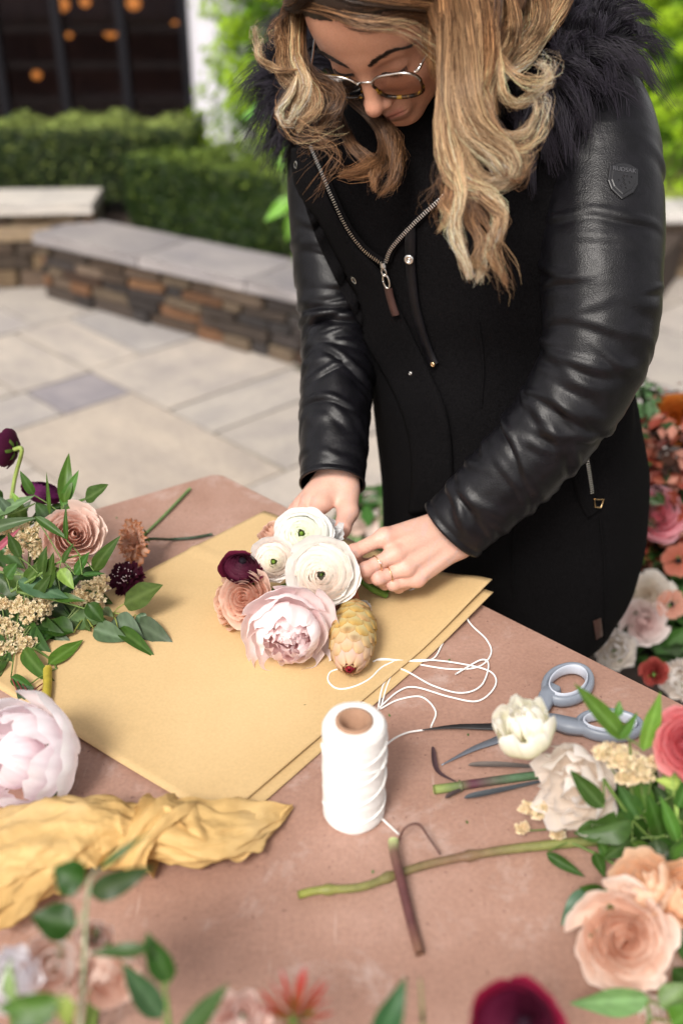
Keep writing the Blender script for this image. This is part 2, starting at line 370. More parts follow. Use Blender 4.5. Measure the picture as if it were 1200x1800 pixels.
# ---- stone walls: every stone and every coping slab its own piece
stone_me = []
for k in range(6):
    bm = bmesh.new(); bmesh.ops.create_cube(bm, size=1); bmesh.ops.bevel(bm, geom=bm.edges[:], offset=.07, segments=1, affect='EDGES')
    rk = random.Random(20 + k)
    for v in bm.verts: v.co += Vector((rk.uniform(-.03, .03), rk.uniform(-.05, .05), rk.uniform(-.05, .05)))
    me = bpy.data.meshes.new('stone'); bm.to_mesh(me); bm.free(); me.materials.append(M['stone']); stone_me.append(me)
cop_me = []
for k in range(3):
    bm = bmesh.new(); bmesh.ops.create_cube(bm, size=1); bmesh.ops.subdivide_edges(bm, edges=[e for e in bm.edges], cuts=3, use_grid_fill=True)
    rk = random.Random(40 + k)
    for v in bm.verts: v.co += Vector((rk.uniform(-.004, .004), rk.uniform(-.012, .012), rk.uniform(-.04, .04)))
    me = bpy.data.meshes.new('coping_slab'); bm.to_mesh(me); bm.free(); me.materials.append(M['coping']); cop_me.append(me)
SC_DARK = [(.075, .058, .046), (.05, .045, .043), (.12, .085, .06), (.085, .075, .07), (.22, .115, .06), (.16, .12, .08), (.06, .05, .045), (.19, .14, .10), (.10, .06, .04), (.28, .15, .075)]
SC_WARM = [(.20, .145, .09), (.27, .19, .11), (.14, .10, .07), (.33, .25, .16), (.10, .075, .055), (.24, .15, .085)]
def stone_wall(p0, p1, h, thick, label, seed, palette, cop_col, cop_d, cop_over=.03, zb=0.0, rows=5):
    """p0->p1 is the line of the wall's front face, seen from the patio; the wall body lies behind it"""
    r = random.Random(seed); p0, p1 = np.array(p0), np.array(p1); L = np.linalg.norm(p1 - p0); d = (p1 - p0) / L; n = np.array([-d[1], d[0]])
    if n[1] < 0: n = -n
    ang = math.atan2(d[1], d[0]); root = empty('stone_wall', (*p0, zb), label=label, cat='stone wall')
    cm = (p0 + p1) / 2 + n * (thick / 2 + .015)
    me = box_me('wall_core', (-L / 2 + .01, -thick / 2 + .02, 0), (L / 2 - .01, thick / 2, h - .006)); c = ob('wall_core', me, M['joint'], root, world=False)
    c.location = (cm[0] - p0[0], cm[1] - p0[1], 0); c.rotation_euler = (0, 0, ang)
    z = 0
    while z < h - .02:
        rh = r.uniform(.7, 1.35) * h / rows; rh = min(rh, h - z)
        if h - z - rh < .025: rh = h - z
        x = r.uniform(-.1, 0)
        while x < L:
            w = r.uniform(.09, .30); x0, x1 = max(x, 0), min(x + w, L)
            if x1 - x0 > .03:
                s = link(bpy.data.objects.new('stone', r.choice(stone_me))); s.parent = root
                dep = .09 + r.uniform(0, .02); pr = r.uniform(-.018, .010)
                q = d * (x0 + x1) / 2 + n * (dep / 2 + pr)
                s.location = (q[0], q[1], z + rh / 2); s.rotation_euler = (r.uniform(-.02, .02), r.uniform(-.02, .02), ang + r.uniform(-.03, .03))
                s.scale = (x1 - x0 - .010, dep, rh - .009); cc = r.choice(palette); f = r.uniform(.75, 1.25); s.color = (cc[0] * f, cc[1] * f, cc[2] * f, 1)
            x += w
        z += rh
    x = 0
    while x < L:
        w = r.uniform(.5, .8); x1 = min(x + w, L)
        if L - x1 < .25: x1 = L
        s = link(bpy.data.objects.new('coping_slab', r.choice(cop_me))); s.parent = root
        q = d * (x + x1) / 2 + n * (cop_d / 2 - cop_over)
        s.location = (q[0], q[1], h + .026); s.rotation_euler = (0, 0, ang); s.scale = (x1 - x - .008, cop_d + r.uniform(-.01, .01), .048)
        f = r.uniform(.9, 1.08); s.color = (cop_col[0] * f, cop_col[1] * f, cop_col[2] * f, 1); x = x1
    return root
W0, W1 = np.array([-1.47, 4.82]), np.array([-.2, 3.92]); wd = (W1 - W0) / np.linalg.norm(W1 - W0)
stone_wall(W0, W0 + wd * 2.75, .275, .34, 'low planter wall of dark mixed stones with grey coping, running behind the woman', 5, SC_DARK, (.30, .28, .275), .37)
stone_wall((-3.6, 4.86), (-1.22, 5.0), .37, .3, 'taller warm stone wall with pale bright coping at the left edge', 6, SC_WARM, (.58, .545, .49), .36)
stone_wall((1.12, 5.16), (3.4, 5.13), .285, .3, 'stone wall with pale coping seen right of the black coat sleeve', 8, SC_WARM, (.52, .50, .47), .34)
wn = np.array([-wd[1], wd[0]])
def poly_slab(name, pts, z0, z1, m, **k):
    n = len(pts); V = [(*p, z0) for p in pts] + [(*p, z1) for p in pts]
    F = [list(range(n, 2 * n)), list(range(n - 1, -1, -1))] + [[i, (i + 1) % n, n + (i + 1) % n, n + i] for i in range(n)]
    me = bpy.data.meshes.new(name); me.from_pydata(V, [], F); me.update(); return ob(name, me, m, **k)
a0 = W0 + wn * .36; a1 = W0 + wd * 2.7 + wn * .36
poly_slab('planting_bed', [tuple(a0), tuple(a1), (2.4, 6.4), (-1.2, 6.6), (-1.35, 5.3)], 0, .235, M['soil'], kind='structure')
poly_slab('lawn', [(1.0, 5.5), (5.5, 5.5), (6.5, 11.5), (0.8, 11.5)], 0, .27, mat_plain('lawn_turf', (.22, .27, .04), .9, nscale=20, namt=.3, bumpamt=1), kind='structure')
poly_slab('raised_bed', [(-4, 5.2), (-1.3, 5.2), (-1.3, 6.4), (-4, 6.4)], 0, .33, M['soil'], kind='structure')

# ---- leaf scatter: real small faces through a volume
def leaf_cloud(name, pts, nrm, size, col, jitter=.3, seed=0, aspect=.45, parent=None, m=None, kind=None):
    """pts (n,3) leaf centres, nrm (n,3) outward directions; every leaf is a folded 4-corner blade"""
    r = np.random.default_rng(seed); n = len(pts)
    d = nrm + r.normal(size=(n, 3)) * .6; d /= np.linalg.norm(d, axis=1)[:, None]
    s = np.cross(d, r.normal(size=(n, 3))); s /= np.linalg.norm(s, axis=1)[:, None]; t = np.cross(d, s)
    L = size * (1 + jitter * r.uniform(-1, 1, n))[:, None]; w = L * aspect
    V = np.stack([pts - s * L * .5, pts + t * w * .5 + d * w * .2, pts + s * L * .5, pts - t * w * .5 + d * w * .2], 1).reshape(-1, 3)
    F = np.arange(4 * n).reshape(n, 4)
    C = np.repeat(col, 4, axis=0)
    return ob(name, mesh_np(name, V, F, C, smooth=False), m or M['leaf'], parent, kind=kind)
def hedge(p0, p1, depth, z0, z1, label, n, seed, c_in, c_out):
    r = np.random.default_rng(seed); p0, p1 = np.array(p0), np.array(p1); L = np.linalg.norm(p1 - p0); d = (p1 - p0) / L; nn = np.array([-d[1], d[0]])
    if nn[1] < 0: nn = -nn
    root = empty('box_hedge', (*((p0 + p1) / 2), z0), label=label, cat='hedge', group='clipped box hedges')
    # twiggy core that stops light, then leaves in the outer shell
    core = box_me('hedge_core', (.07, .07, 0), (L - .07, depth - .07, z1 - z0 - .06)); 
    for v in core.vertices:
        q = p0 + d * v.co.x + nn * v.co.y; v.co = (q[0], q[1], z0 + v.co.z)
    ob('hedge_core', core, mat_plain('hedge_twigs', (.012, .016, .006), .95), root)
    x = r.uniform(0, L, n); y = r.uniform(0, depth, n); z = r.uniform(0, 1, n) ** .8 * (z1 - z0)
    face = r.choice(3, n, p=[.45, .35, .2]); dp = np.abs(r.normal(0, .022, n)); H = z1 - z0
    y = np.where(face == 0, dp, y); z = np.where(face == 1, H - dp, z); e = face == 2; side = r.random(n) < .5
    x = np.where(e, np.where(side, dp, L - dp), x)
    bulge = .025 * np.sin(x * 9 + seed) * np.cos(z * 13 + x * 4) + .018 * np.sin(x * 23 + z * 17)
    y = y - bulge * (face == 0); z = z + bulge * (face == 1)
    nr = np.zeros((n, 3)); nr[:, :2] = np.where((face == 0)[:, None], -nn, 0) + np.where(e[:, None], np.where(side, -1, 1)[:, None] * d, 0); nr[:, 2] = (face == 1) * 1.0 + .35
    pts = np.column_stack([p0[0] + d[0] * x + nn[0] * y, p0[1] + d[1] * x + nn[1] * y, z0 + z])
    f = r.uniform(.6, 1.3, n)[:, None]; lit_leaf = (r.random(n) < (.10 + .60 * (face == 1)))[:, None]
    col = np.where(lit_leaf, np.array(c_out), np.array(c_in)) * f * (1 + .5 * (face == 1))[:, None]  # lighter top leaves paint in light from above; a few random ones elsewhere
    leaf_cloud('foliage', pts, nr, .020, col, seed=seed, parent=root, kind='stuff')
    return root
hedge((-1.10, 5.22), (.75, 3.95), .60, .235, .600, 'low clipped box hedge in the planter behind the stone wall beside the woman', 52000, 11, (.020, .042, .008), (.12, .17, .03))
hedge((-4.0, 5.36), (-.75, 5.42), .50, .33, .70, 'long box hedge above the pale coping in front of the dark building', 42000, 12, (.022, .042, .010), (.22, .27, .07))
# ---- bright evergreens
def conifer(loc, h, rad, label, n, seed, c0, c1):
    r = np.random.default_rng(seed); root = empty('evergreen_tree', loc, label=label, cat='tree', group='bright green evergreens behind the hedge')
    V, F = tube_vf(np.array([loc, np.add(loc, (0, 0, h * .9))]), [.05, .012], 10); ob('trunk', from_py('trunk', V, F, np.array([.09, .06, .04])), M['stem'], root)
    t = r.uniform(0, 1, n) ** .8; th = r.uniform(0, 6.283, n)
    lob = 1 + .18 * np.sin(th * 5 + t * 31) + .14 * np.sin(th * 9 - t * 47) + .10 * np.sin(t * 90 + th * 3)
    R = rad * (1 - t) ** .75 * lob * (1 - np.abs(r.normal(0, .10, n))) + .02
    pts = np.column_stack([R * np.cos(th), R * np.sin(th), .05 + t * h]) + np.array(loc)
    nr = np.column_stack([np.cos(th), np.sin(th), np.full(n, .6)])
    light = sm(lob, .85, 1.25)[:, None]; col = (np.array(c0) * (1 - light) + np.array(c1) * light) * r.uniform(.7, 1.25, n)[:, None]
    leaf_cloud('crown', pts, nr, .055, col, seed=seed + 1, aspect=.4, parent=root, m=M['needle'], kind='stuff')
G0, G1 = (.10, .23, .008), (.36, .54, .02)
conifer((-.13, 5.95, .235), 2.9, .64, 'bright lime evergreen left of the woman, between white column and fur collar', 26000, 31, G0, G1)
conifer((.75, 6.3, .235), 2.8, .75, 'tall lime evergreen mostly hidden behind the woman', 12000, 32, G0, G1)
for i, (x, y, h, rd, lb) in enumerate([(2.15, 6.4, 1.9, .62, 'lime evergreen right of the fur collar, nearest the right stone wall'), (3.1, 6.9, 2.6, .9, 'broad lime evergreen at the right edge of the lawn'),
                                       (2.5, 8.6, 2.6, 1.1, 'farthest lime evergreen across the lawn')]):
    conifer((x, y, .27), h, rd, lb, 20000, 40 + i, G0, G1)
# ---- white column
def lathe(prof, ns=40, center=(0, 0, 0)):
    prof = np.array(prof); th = np.arange(ns) * 2 * np.pi / ns
    V = np.stack([prof[:, 0, None] * np.cos(th), prof[:, 0, None] * np.sin(th), np.repeat(prof[:, 1, None], ns, 1)], -1).reshape(-1, 3) + np.array(center)
    return V, grid_faces(len(prof), ns, wrap_v=True)
V, F = lathe([(0, 0), (.27, 0), (.27, .14), (.235, .16), (.225, .2), (.215, 3.6), (.25, 3.63), (.27, 3.75), (0, 3.75)], center=(-.92, 8.3, -.05))
col_o = ob('column', mesh_np('column', V, F), M['concrete'], label='smooth white column standing beside the dark building', cat='column')
# ---- dark building: planks, mullions, panes, lit lamps inside
BX0, BX1, BY, BZ0, BZ1 = -7.2, -1.27, 9.4, -.05, 4.2
bl = empty('building', ((BX0 + BX1) / 2, BY, BZ0), label='dark brown building with a grid of windows and warm lamps inside', cat='building')
ob('back_wall', box_me('back_wall', (BX0, BY + 1.6, BZ0), (BX1, BY + 1.8, BZ1)), M['inside'], bl)
ob('side_wall', box_me('side_wall', (BX1 - .12, BY + .02, BZ0), (BX1, BY + 1.6, BZ1)), M['dark_wood'], bl)
ob('side_wall', box_me('side_wall', (BX0, BY + .02, BZ0), (BX0 + .12, BY + 1.6, BZ1)), M['dark_wood'], bl)
ob('roof', box_me('roof', (BX0 - .1, BY - .1, BZ1 + .002), (BX1 + .1, BY + 1.9, BZ1 + .2)), M['dark_wood'], bl)
ob('interior_floor', box_me('interior_floor', (BX0 + .13, BY + .05, BZ0), (BX1 - .13, BY + 1.59, BZ0 + .05)), M['inside'], bl)
xs = np.arange(BX1 - .06, BX0, -.54); zs = np.arange(.02, BZ1, .285)
mm = box_me('mullion', (-.035, -.05, BZ0), (.035, .06, BZ1)); mm.materials.append(M['mullion'])
for x in xs:
    o = link(bpy.data.objects.new('mullion', mm)); o.parent = bl; o.location = (x - (BX0 + BX1) / 2, 0, -BZ0)
for k, z in enumerate(zs):
    o = ob('transom', box_me('transom', (BX0 + .02, BY + .003, z - .03), (BX1 - .02, BY + .05, z + .03)), M['dark_wood'], bl)
pm = box_me('pane', (-.233, .012, -.112), (.233, .018, .112)); pm.materials.append(M['pane'])
for i in range(len(xs) - 1):
    for k in range(len(zs) - 1):
        if zs[k] > 3.0 or xs[i] < -5.2: continue
        o = link(bpy.data.objects.new('pane', pm)); o.parent = bl
        o.location = ((xs[i] + xs[i + 1]) / 2 - (BX0 + BX1) / 2, .0, (zs[k] + zs[k + 1]) / 2 - BZ0)
lampm = bpy.data.meshes.new('globe'); bm = bmesh.new(); bmesh.ops.create_icosphere(bm, subdivisions=2, radius=1); bm.to_mesh(lampm); bm.free(); lampm.materials.append(M['lamp'])
for i, (u, v, r, nm) in enumerate([(195, 55, .058, 'large'), (65, 132, .036, 'small low'), (108, 8, .06, 'left upper'), (235, 6, .055, 'middle upper'), (150, 4, .04, 'small upper'), (308, 42, .026, 'small right'), (122, 62, .024, 'dim small')]):
    p = P(u, v, 9.9 * 1.0); t = (BY + .55) / p[1]; p = C0 + (p - C0) * t
    lr = empty('interior_lamp', p, label=['warm orange lamp glowing large in a middle window', 'single small orange lamp low in the left windows', 'orange lamp at the top edge on the left', 'orange lamp at the top edge above the large glowing one',
        'small orange lamp at the top between two brighter ones', 'faint orange lamp nearest the white column', 'faint orange lamp left of the large glowing one'][i], cat='lamp', group='warm lamps inside the building')
    o = link(bpy.data.objects.new('globe', lampm)); o.parent = lr; o.scale = (r * 1.2, r, r)
    ob('cord', from_py('cord', *tube_vf(np.array([p + [0, 0, r], [p[0], p[1], BZ1]]), .006, 5)), M['mullion'], lr)

# ================================================================== THE TABLE
TZ = .80
K = PZ(383, 829, TZ)[:2]; er = np.array([.584, -.562]); er /= np.linalg.norm(er); el = np.array([-.166, -.113]); el /= np.linalg.norm(el)
kr = K + er * .014; kl = K + el * .014; km = K * .3 + (kr + kl) * .35
tp = [tuple(kl), tuple(km), tuple(kr), tuple(K + er * 1.62), (.62, .10), (-.95, .10), tuple(K + el * 1.10)]
tab = empty('stone_table', (*(K + er * .8 + el * .1 - [.2, .2]), 0), label='red sandstone work table covered with flowers and paper', cat='table')
def slab_bev(name, pts, z0, z1, b):
    n = len(pts); c = np.mean(pts, axis=0); V = []; F = []
    rings = [(z0, -.0), (z1 - b, 0), (z1 - b * .3, b * .35), (z1, b)]
    for z, ins in rings:
        for p in pts:
            d = c - np.array(p); V.append((*(np.array(p) + d / np.linalg.norm(d) * ins), z))
    for k in range(len(rings) - 1):
        for i in range(n): F.append([k * n + i, k * n + (i + 1) % n, (k + 1) * n + (i + 1) % n, (k + 1) * n + i])
    F.append([3 * n + i for i in range(n)]); F.append([n - 1 - i for i in range(n)])
    me = bpy.data.meshes.new(name); me.from_pydata(V, [], F); me.update()
    bm = bmesh.new(); bm.from_mesh(me); bmesh.ops.recalc_face_normals(bm, faces=bm.faces); bm.to_mesh(me); bm.free(); return me
ob('table_top', slab_bev('table_top', tp, TZ - .045, TZ, .006), M['table'], tab)
for (x, y) in [(K[0] + .03, K[1] - .22), (.72, .40), (.45, .25), (-.8, .3), (-.85, .78)]:
    ob('leg', box_me('leg', (x - .045, y - .045, 0), (x + .045, y + .045, TZ - .047), .006), M['stone'], tab).color = (.25, .16, .13, 1)

# ---- kraft paper sheets on the table
def sheet_paper(name, A, B, Cc, D, z, label, seed, lift=.0, m=None, fold=None):
    nu, nv = 60, 50; s = np.linspace(0, 1, nu)[:, None]; t = np.linspace(0, 1, nv)[None, :]
    A, B, Cc, D = map(np.array, (A, B, Cc, D))
    XY = ((1 - s) * (1 - t))[..., None] * A + (s * (1 - t))[..., None] * B + (s * t)[..., None] * Cc + ((1 - s) * t)[..., None] * D
    X = XY.reshape(-1, 2); S = np.repeat(s, nv, 1).ravel(); T = np.repeat(t, nu, 0).ravel()
    Z = z + .0012 * (vnoise(np.column_stack([X, X[:, 0] * 0]), 2.2, seed, 2) + 1)
    Z += lift * sm(S, .72, 1.0) ** 1.6 * sm(-T, -.35, .1)
    Z += .0022 * np.exp(-((T - .285) / .012) ** 2) * (1 - sm(S, .3, .6))       # old fold ridge
    Z += .004 * sm(T, .965, 1) * (.5 + .5 * np.sin(S * 5 + seed))
    me = mesh_np(name, np.column_stack([X, Z]), grid_faces(nu, nv)[:, ::-1]); o = ob(name, me, m or M['kraft'], label=label, cat='paper', group='kraft paper sheets under the bouquet')
    sol = o.modifiers.new('thickness', 'SOLIDIFY'); sol.thickness = .0004; sol.offset = 1; return o
cA, cB = PZ(465, 905, TZ)[:2], PZ(862, 1046, TZ)[:2]; cC, cD = np.array([-.118, .686]), np.array([-.448, .923])
sheet_paper('paper_sheet', cA, cB, cC, cD, TZ + .0055, 'topmost kraft paper sheet with an old fold, the bouquet lying on it', 1, .020)
nrm_e = (cB - cC) / np.linalg.norm(cB - cC); out_e = np.array([nrm_e[1], -nrm_e[0]])
sheet_paper('paper_sheet', cA + out_e * .004, cB + out_e * .010 - nrm_e * .012, cC + out_e * .014 + nrm_e * .01, cD + out_e * .003, TZ + .0022, 'lower kraft paper sheet showing along the right edge under the top one', 2, .013)
#PART3
# ================================================================== FLOWERS, LEAVES, STEMS
def bez(P4, s):
    a, b, c, d = [np.array(p) for p in P4]; s = s[..., None]
    return a * (1 - s) ** 3 + 3 * b * s * (1 - s) ** 2 + 3 * c * s ** 2 * (1 - s) + d * s ** 3
def petal_me(prof, dmax, c0, c1, nu=9, nv=9, edge=.28, ruf=0.0, rf=3.0, ov=.07, seed=0, pt=0.0, rimc=None, veins=.05):
    r = np.random.default_rng(seed); s = np.linspace(0, 1, nu)[:, None] * np.ones((1, nv)); t = np.linspace(-1, 1, nv)[None, :] * np.ones((nu, 1))
    smx = 1 - edge * np.abs(t) ** 2.6 - pt * np.abs(t); ss = s * smx; rz = bez(prof, ss); R, Z = rz[..., 0], rz[..., 1]
    w = dmax * (.30 + .70 * np.sin(np.pi / 2 * np.minimum(1, ss * 1.5))); a = t * w; R = R * (1 + ov * t * ss) + .0
    ph = r.uniform(0, 6.28, 4); wv = np.sin(t * rf * 2 + ph[0]) + .6 * np.sin(t * rf * 4.3 + ph[1] + s * 2) + .35 * np.sin(t * rf * 8 + ph[2])
    Z = Z + ruf * ss ** 2 * wv; R = R + ruf * .8 * ss ** 2 * (np.cos(t * rf * 2.6 + ph[3]) + .4 * np.sin(t * rf * 6 + ph[1]))
    R = np.maximum(R, .01)
    V = np.stack([R * np.cos(a), R * np.sin(a), Z], -1).reshape(-1, 3)
    k = (ss ** 1.3)[..., None]; C = np.array(c0) * (1 - k) + np.array(c1) * k
    if rimc is not None:
        e = np.clip((s - .80) / .2, 0, 1)[..., None] ** 1.5; C = C * (1 - e) + np.array(rimc) * e
    C = C * (1 + veins * np.sin(t * 17 + ph[0])[..., None] * ss[..., None]) * r.uniform(.95, 1.04)
    me = mesh_np('petal', V, grid_faces(nu, nv), np.clip(C, 0, 1).reshape(-1, 3)); me.materials.append(M['petal']); return me
def basis(axis, spin):
    z = Vector(axis).normalized(); x = z.orthogonal().normalized(); y = z.cross(x); m = Matrix((x, y, z)).transposed(); return m @ Matrix.Rotation(spin, 3, 'Z')
def flower(name, label, loc, axis, R, layers, group=None, seed=0, cat='flower', centre=None, calyx=True, stem=None, stem_col=(.10, .17, .03), stem_r=.0028):
    r = random.Random(seed); mw = Matrix.Translation(Vector(loc)) @ basis(axis, r.uniform(0, 6.28)).to_4x4() @ Matrix.Scale(R, 4)
    root = empty(name, loc, label=label, cat=cat, group=group); root.matrix_world = mw; root.rotation_mode = 'XYZ'; root.empty_display_size = .2
    az = r.uniform(0, 6.28)
    for li, L in enumerate(layers):
        n = L['n']; nv_ = min(3, n); kw = {k: v for k, v in L.items() if k in ('edge', 'ruf', 'rf', 'ov', 'pt', 'nu', 'nv', 'rimc', 'veins')}
        mes = [petal_me(L['prof'], L['d'], L['c0'], L['c1'], seed=seed * 131 + li * 7 + q, **kw) for q in range(nv_)]
        az += L.get('off', 2.4)
        for i in range(n):
            o = link(bpy.data.objects.new('petal', mes[i % nv_])); o.parent = root; tl = L.get('tilt', .04)
            a = az + i * 2 * math.pi / n + r.uniform(-.12, .12) * L.get('jit', 1)
            o.rotation_euler = (r.uniform(-tl, tl), r.uniform(-tl, tl), a); f = 1 + r.uniform(-.05, .05) * L.get('jit', 1); o.scale = (f, f, f)
            o.location = (0, 0, L.get('dz', 0) + r.uniform(-.01, .01))
    if centre:
        rc, hc, zc_, cc = centre; V, F = lathe([(0, zc_ - .2), (rc, zc_ - .2), (rc * 1.05, zc_), (rc * .8, zc_ + hc * .6), (rc * .35, zc_ + hc), (0, zc_ + hc * .8)], 14)
        V[:, 0] += .12 * rc * np.sin(V[:, 2] * 90); o = ob('centre', mesh_np('centre', V, F, np.array(cc)), M['petal'], root, world=False)
    if calyx:
        mes = petal_me([(.02, -.62), (.3, -.68), (.5, -.55), (.62, -.35)], .34, (.09, .16, .03), (.13, .22, .04), 6, 5, edge=.1, pt=.5, seed=seed)
        for i in range(5):
            o = link(bpy.data.objects.new('sepal', mes)); o.parent = root; o.rotation_euler = (0, 0, i * 1.2566 + .3)
    if stem is not None:
        p0 = Vector(loc) - Vector(axis).normalized() * R * .55; pts = [p0, p0 - Vector(axis).normalized() * R * .5] + [Vector(p) for p in stem]
        me = tube('stem', [tuple(p) for p in pts], stem_r, 8, 20, np.array(stem_col)); o = link(bpy.data.objects.new('stem', me)); me.materials.append(M['stem'])
        o.parent = root; o.matrix_parent_inverse = mw.inverted()
    return root
def L(n, prof, d, c0, c1, **k): return dict(n=n, prof=prof, d=d, c0=c0, c1=c1, **k)
def ranunculus(ci, cm, co, open_=1.0, inner=9, rimc=None):
    ls = []; inner += 3
    for k in range(inner):
        x = (k + 1) / inner; Rr = .07 + .60 * x; zr = .30 - .24 * x * x; c = np.array(ci) * (1 - x ** .45) + np.array(cm) * x ** .45
        ls.append(L(3 if k < 3 else 4, [(.05, -.55), (Rr + .20, -.5), (Rr + .22, zr - .085), (Rr * .97, zr)], 1.35 if k < 3 else 1.05, c * .97, c, edge=.10, ruf=.012, tilt=.05, nu=9, nv=11, off=1.1, rimc=rimc))
    for k, (Rr, zr, n, d) in enumerate([(.80, .0, 5, .80), (.93, -.10, 5, .78), (1.02, -.16, 5, .75)]):
        ls.append(L(n, [(.08, -.55), (Rr * .7, -.50), (Rr * .95, -.16), (Rr * open_, zr + .04)], d, np.array(cm), co, edge=.22, ruf=.022, tilt=.07, nu=9, nv=11, off=.9))
    return ls
def rose(c_in, c_mid, c_out, n_sp=8, ruf=.02):
    ls = []
    for k in range(n_sp):
        x = k / (n_sp - 1); Rr = .06 + .90 * x ** 1.05; zr = .38 - .52 * x ** 1.9; c = np.array(c_in) * (1 - x) + np.array(c_mid) * x; c1 = np.array(c_mid) * (1 - x) + np.array(c_out) * x
        ls.append(L([2, 2, 3, 3, 4, 5, 5, 5, 5][k], [(.04, -.6), (Rr * .9 + .18, -.6), (Rr * .86 + .02, zr - .16), (Rr * 1.06 + .02, zr)], [1.7, 1.5, 1.15, 1.1, .95, .75, .72, .70, .7][k], c, c1, edge=.16, ruf=ruf * (.5 + x), rf=2.2, ov=.14, tilt=.06, nu=10, nv=11, off=1.7, jit=1.3))
    return ls
def peony(c_in, c_mid, c_out, c_deep):
    ls = [L(6, [(.08, -.5), (.95, -.66), (1.12, -.30), (1.12, -.02)], .70, c_mid, c_out, edge=.2, ruf=.05, rf=1.7, tilt=.2, nu=11, nv=15, jit=1.6),
          L(5, [(.08, -.5), (.80, -.58), (1.0, -.1), (.84, .24)], .72, c_mid, c_out, edge=.18, ruf=.05, rf=1.7, tilt=.2, nu=11, nv=15, jit=1.6),
          L(7, [(.06, -.5), (.66, -.5), (.86, .0), (.55, .36)], .66, c_mid, c_out, edge=.16, ruf=.055, rf=1.9, tilt=.28, nu=10, nv=13, jit=2),
          L(8, [(.05, -.5), (.5, -.4), (.66, .1), (.34, .44)], .60, c_deep, c_in, edge=.16, ruf=.075, rf=2.4, tilt=.38, nu=10, nv=13, jit=2),
          L(7, [(.04, -.5), (.3, -.3), (.46, .15), (.18, .48)], .75, c_deep, c_in, edge=.16, ruf=.06, rf=2, tilt=.36, nu=10, nv=11, jit=2),
          L(6, [(.03, -.4), (.15, -.2), (.26, .2), (.04, .48)], 1.0, c_deep, c_in, edge=.16, ruf=.05, rf=2, tilt=.35, nu=9, nv=9, jit=2)]
    return ls
def carnation(c_in, c_out, rim):
    ls = []
    for k, (Rr, zr, n) in enumerate([(.25, .42, 6), (.5, .36, 8), (.75, .18, 9), (.95, -.05, 9)]):
        ls.append(L(n, [(.05, -.5), (.15 * Rr, -.1), (Rr * .6, zr - .05), (Rr, zr)], .42, c_in, c_out, edge=.1, ruf=.10, rf=4, tilt=.2, nu=8, nv=13, jit=2, rimc=rim))
    return ls
def scabiosa(c0, c1):
    return [L(12, [(.05, -.3), (.4, -.3), (.8, -.15), (1.0, .0)], .28, c0, c1, edge=.15, ruf=.07, rf=4, tilt=.15, nu=6, nv=7), L(11, [(.05, -.2), (.3, -.1), (.6, .1), (.78, .18)], .28, c0, c1, edge=.15, ruf=.07, rf=4, tilt=.2, nu=6, nv=7),
            L(9, [(.05, -.1), (.15, .1), (.35, .3), (.48, .36)], .35, c0, c1, edge=.15, ruf=.07, rf=4, tilt=.25, nu=6, nv=7), L(7, [(.03, .0), (.06, .2), (.16, .4), (.25, .42)], .5, c0, c1, edge=.1, ruf=.05, rf=4, tilt=.25, nu=6, nv=7)]
def cup(c0, c1, n=6, ruf=.05):
    return [L(n, [(.05, -.6), (.75, -.65), (.98, -.1), (.95, .28)], .66, c0, c1, edge=.22, ruf=ruf * 1.2, rf=2, tilt=.22, nu=10, nv=11, jit=1.5), L(n - 1, [(.05, -.6), (.7, -.62), (.84, .0), (.66, .42)], .7, c0, c1, edge=.22, ruf=ruf, rf=2, tilt=.2, nu=10, nv=11, jit=1.5), L(n - 1, [(.05, -.6), (.55, -.6), (.66, .05), (.40, .5)], .8, c0, c1, edge=.2, ruf=ruf, rf=2, tilt=.14, nu=9, nv=11, jit=1.5),
            L(3, [(.03, -.5), (.3, -.5), (.4, .1), (.12, .5)], 1.1, c0, c1, edge=.2, ruf=ruf, rf=2, tilt=.15, nu=9, nv=9)]
def star(c0, c1, n=9):
    return [L(n, [(.05, -.4), (.25, -.3), (.45, .2), (.95, .75)], .16, c0, c1, edge=0, pt=.55, ruf=.0, tilt=.1, nu=7, nv=5), L(n, [(.05, -.4), (.15, -.3), (.25, .3), (.5, .95)], .2, c0, c1, edge=0, pt=.55, ruf=0, tilt=.1, nu=7, nv=5),
            L(n, [(.04, -.4), (.5, -.4), (.8, -.1), (1.1, .3)], .16, c0, c1, edge=0, pt=.55, ruf=0, tilt=.1, nu=7, nv=5)]
def px(r, zc): return r * zc / FPX

def PT(u, v, zc, m=.008):
    p = P(u, v, zc); return PZ(u, v, TZ + m) if (p[2] < TZ + m and p[1] < 1.45) else p
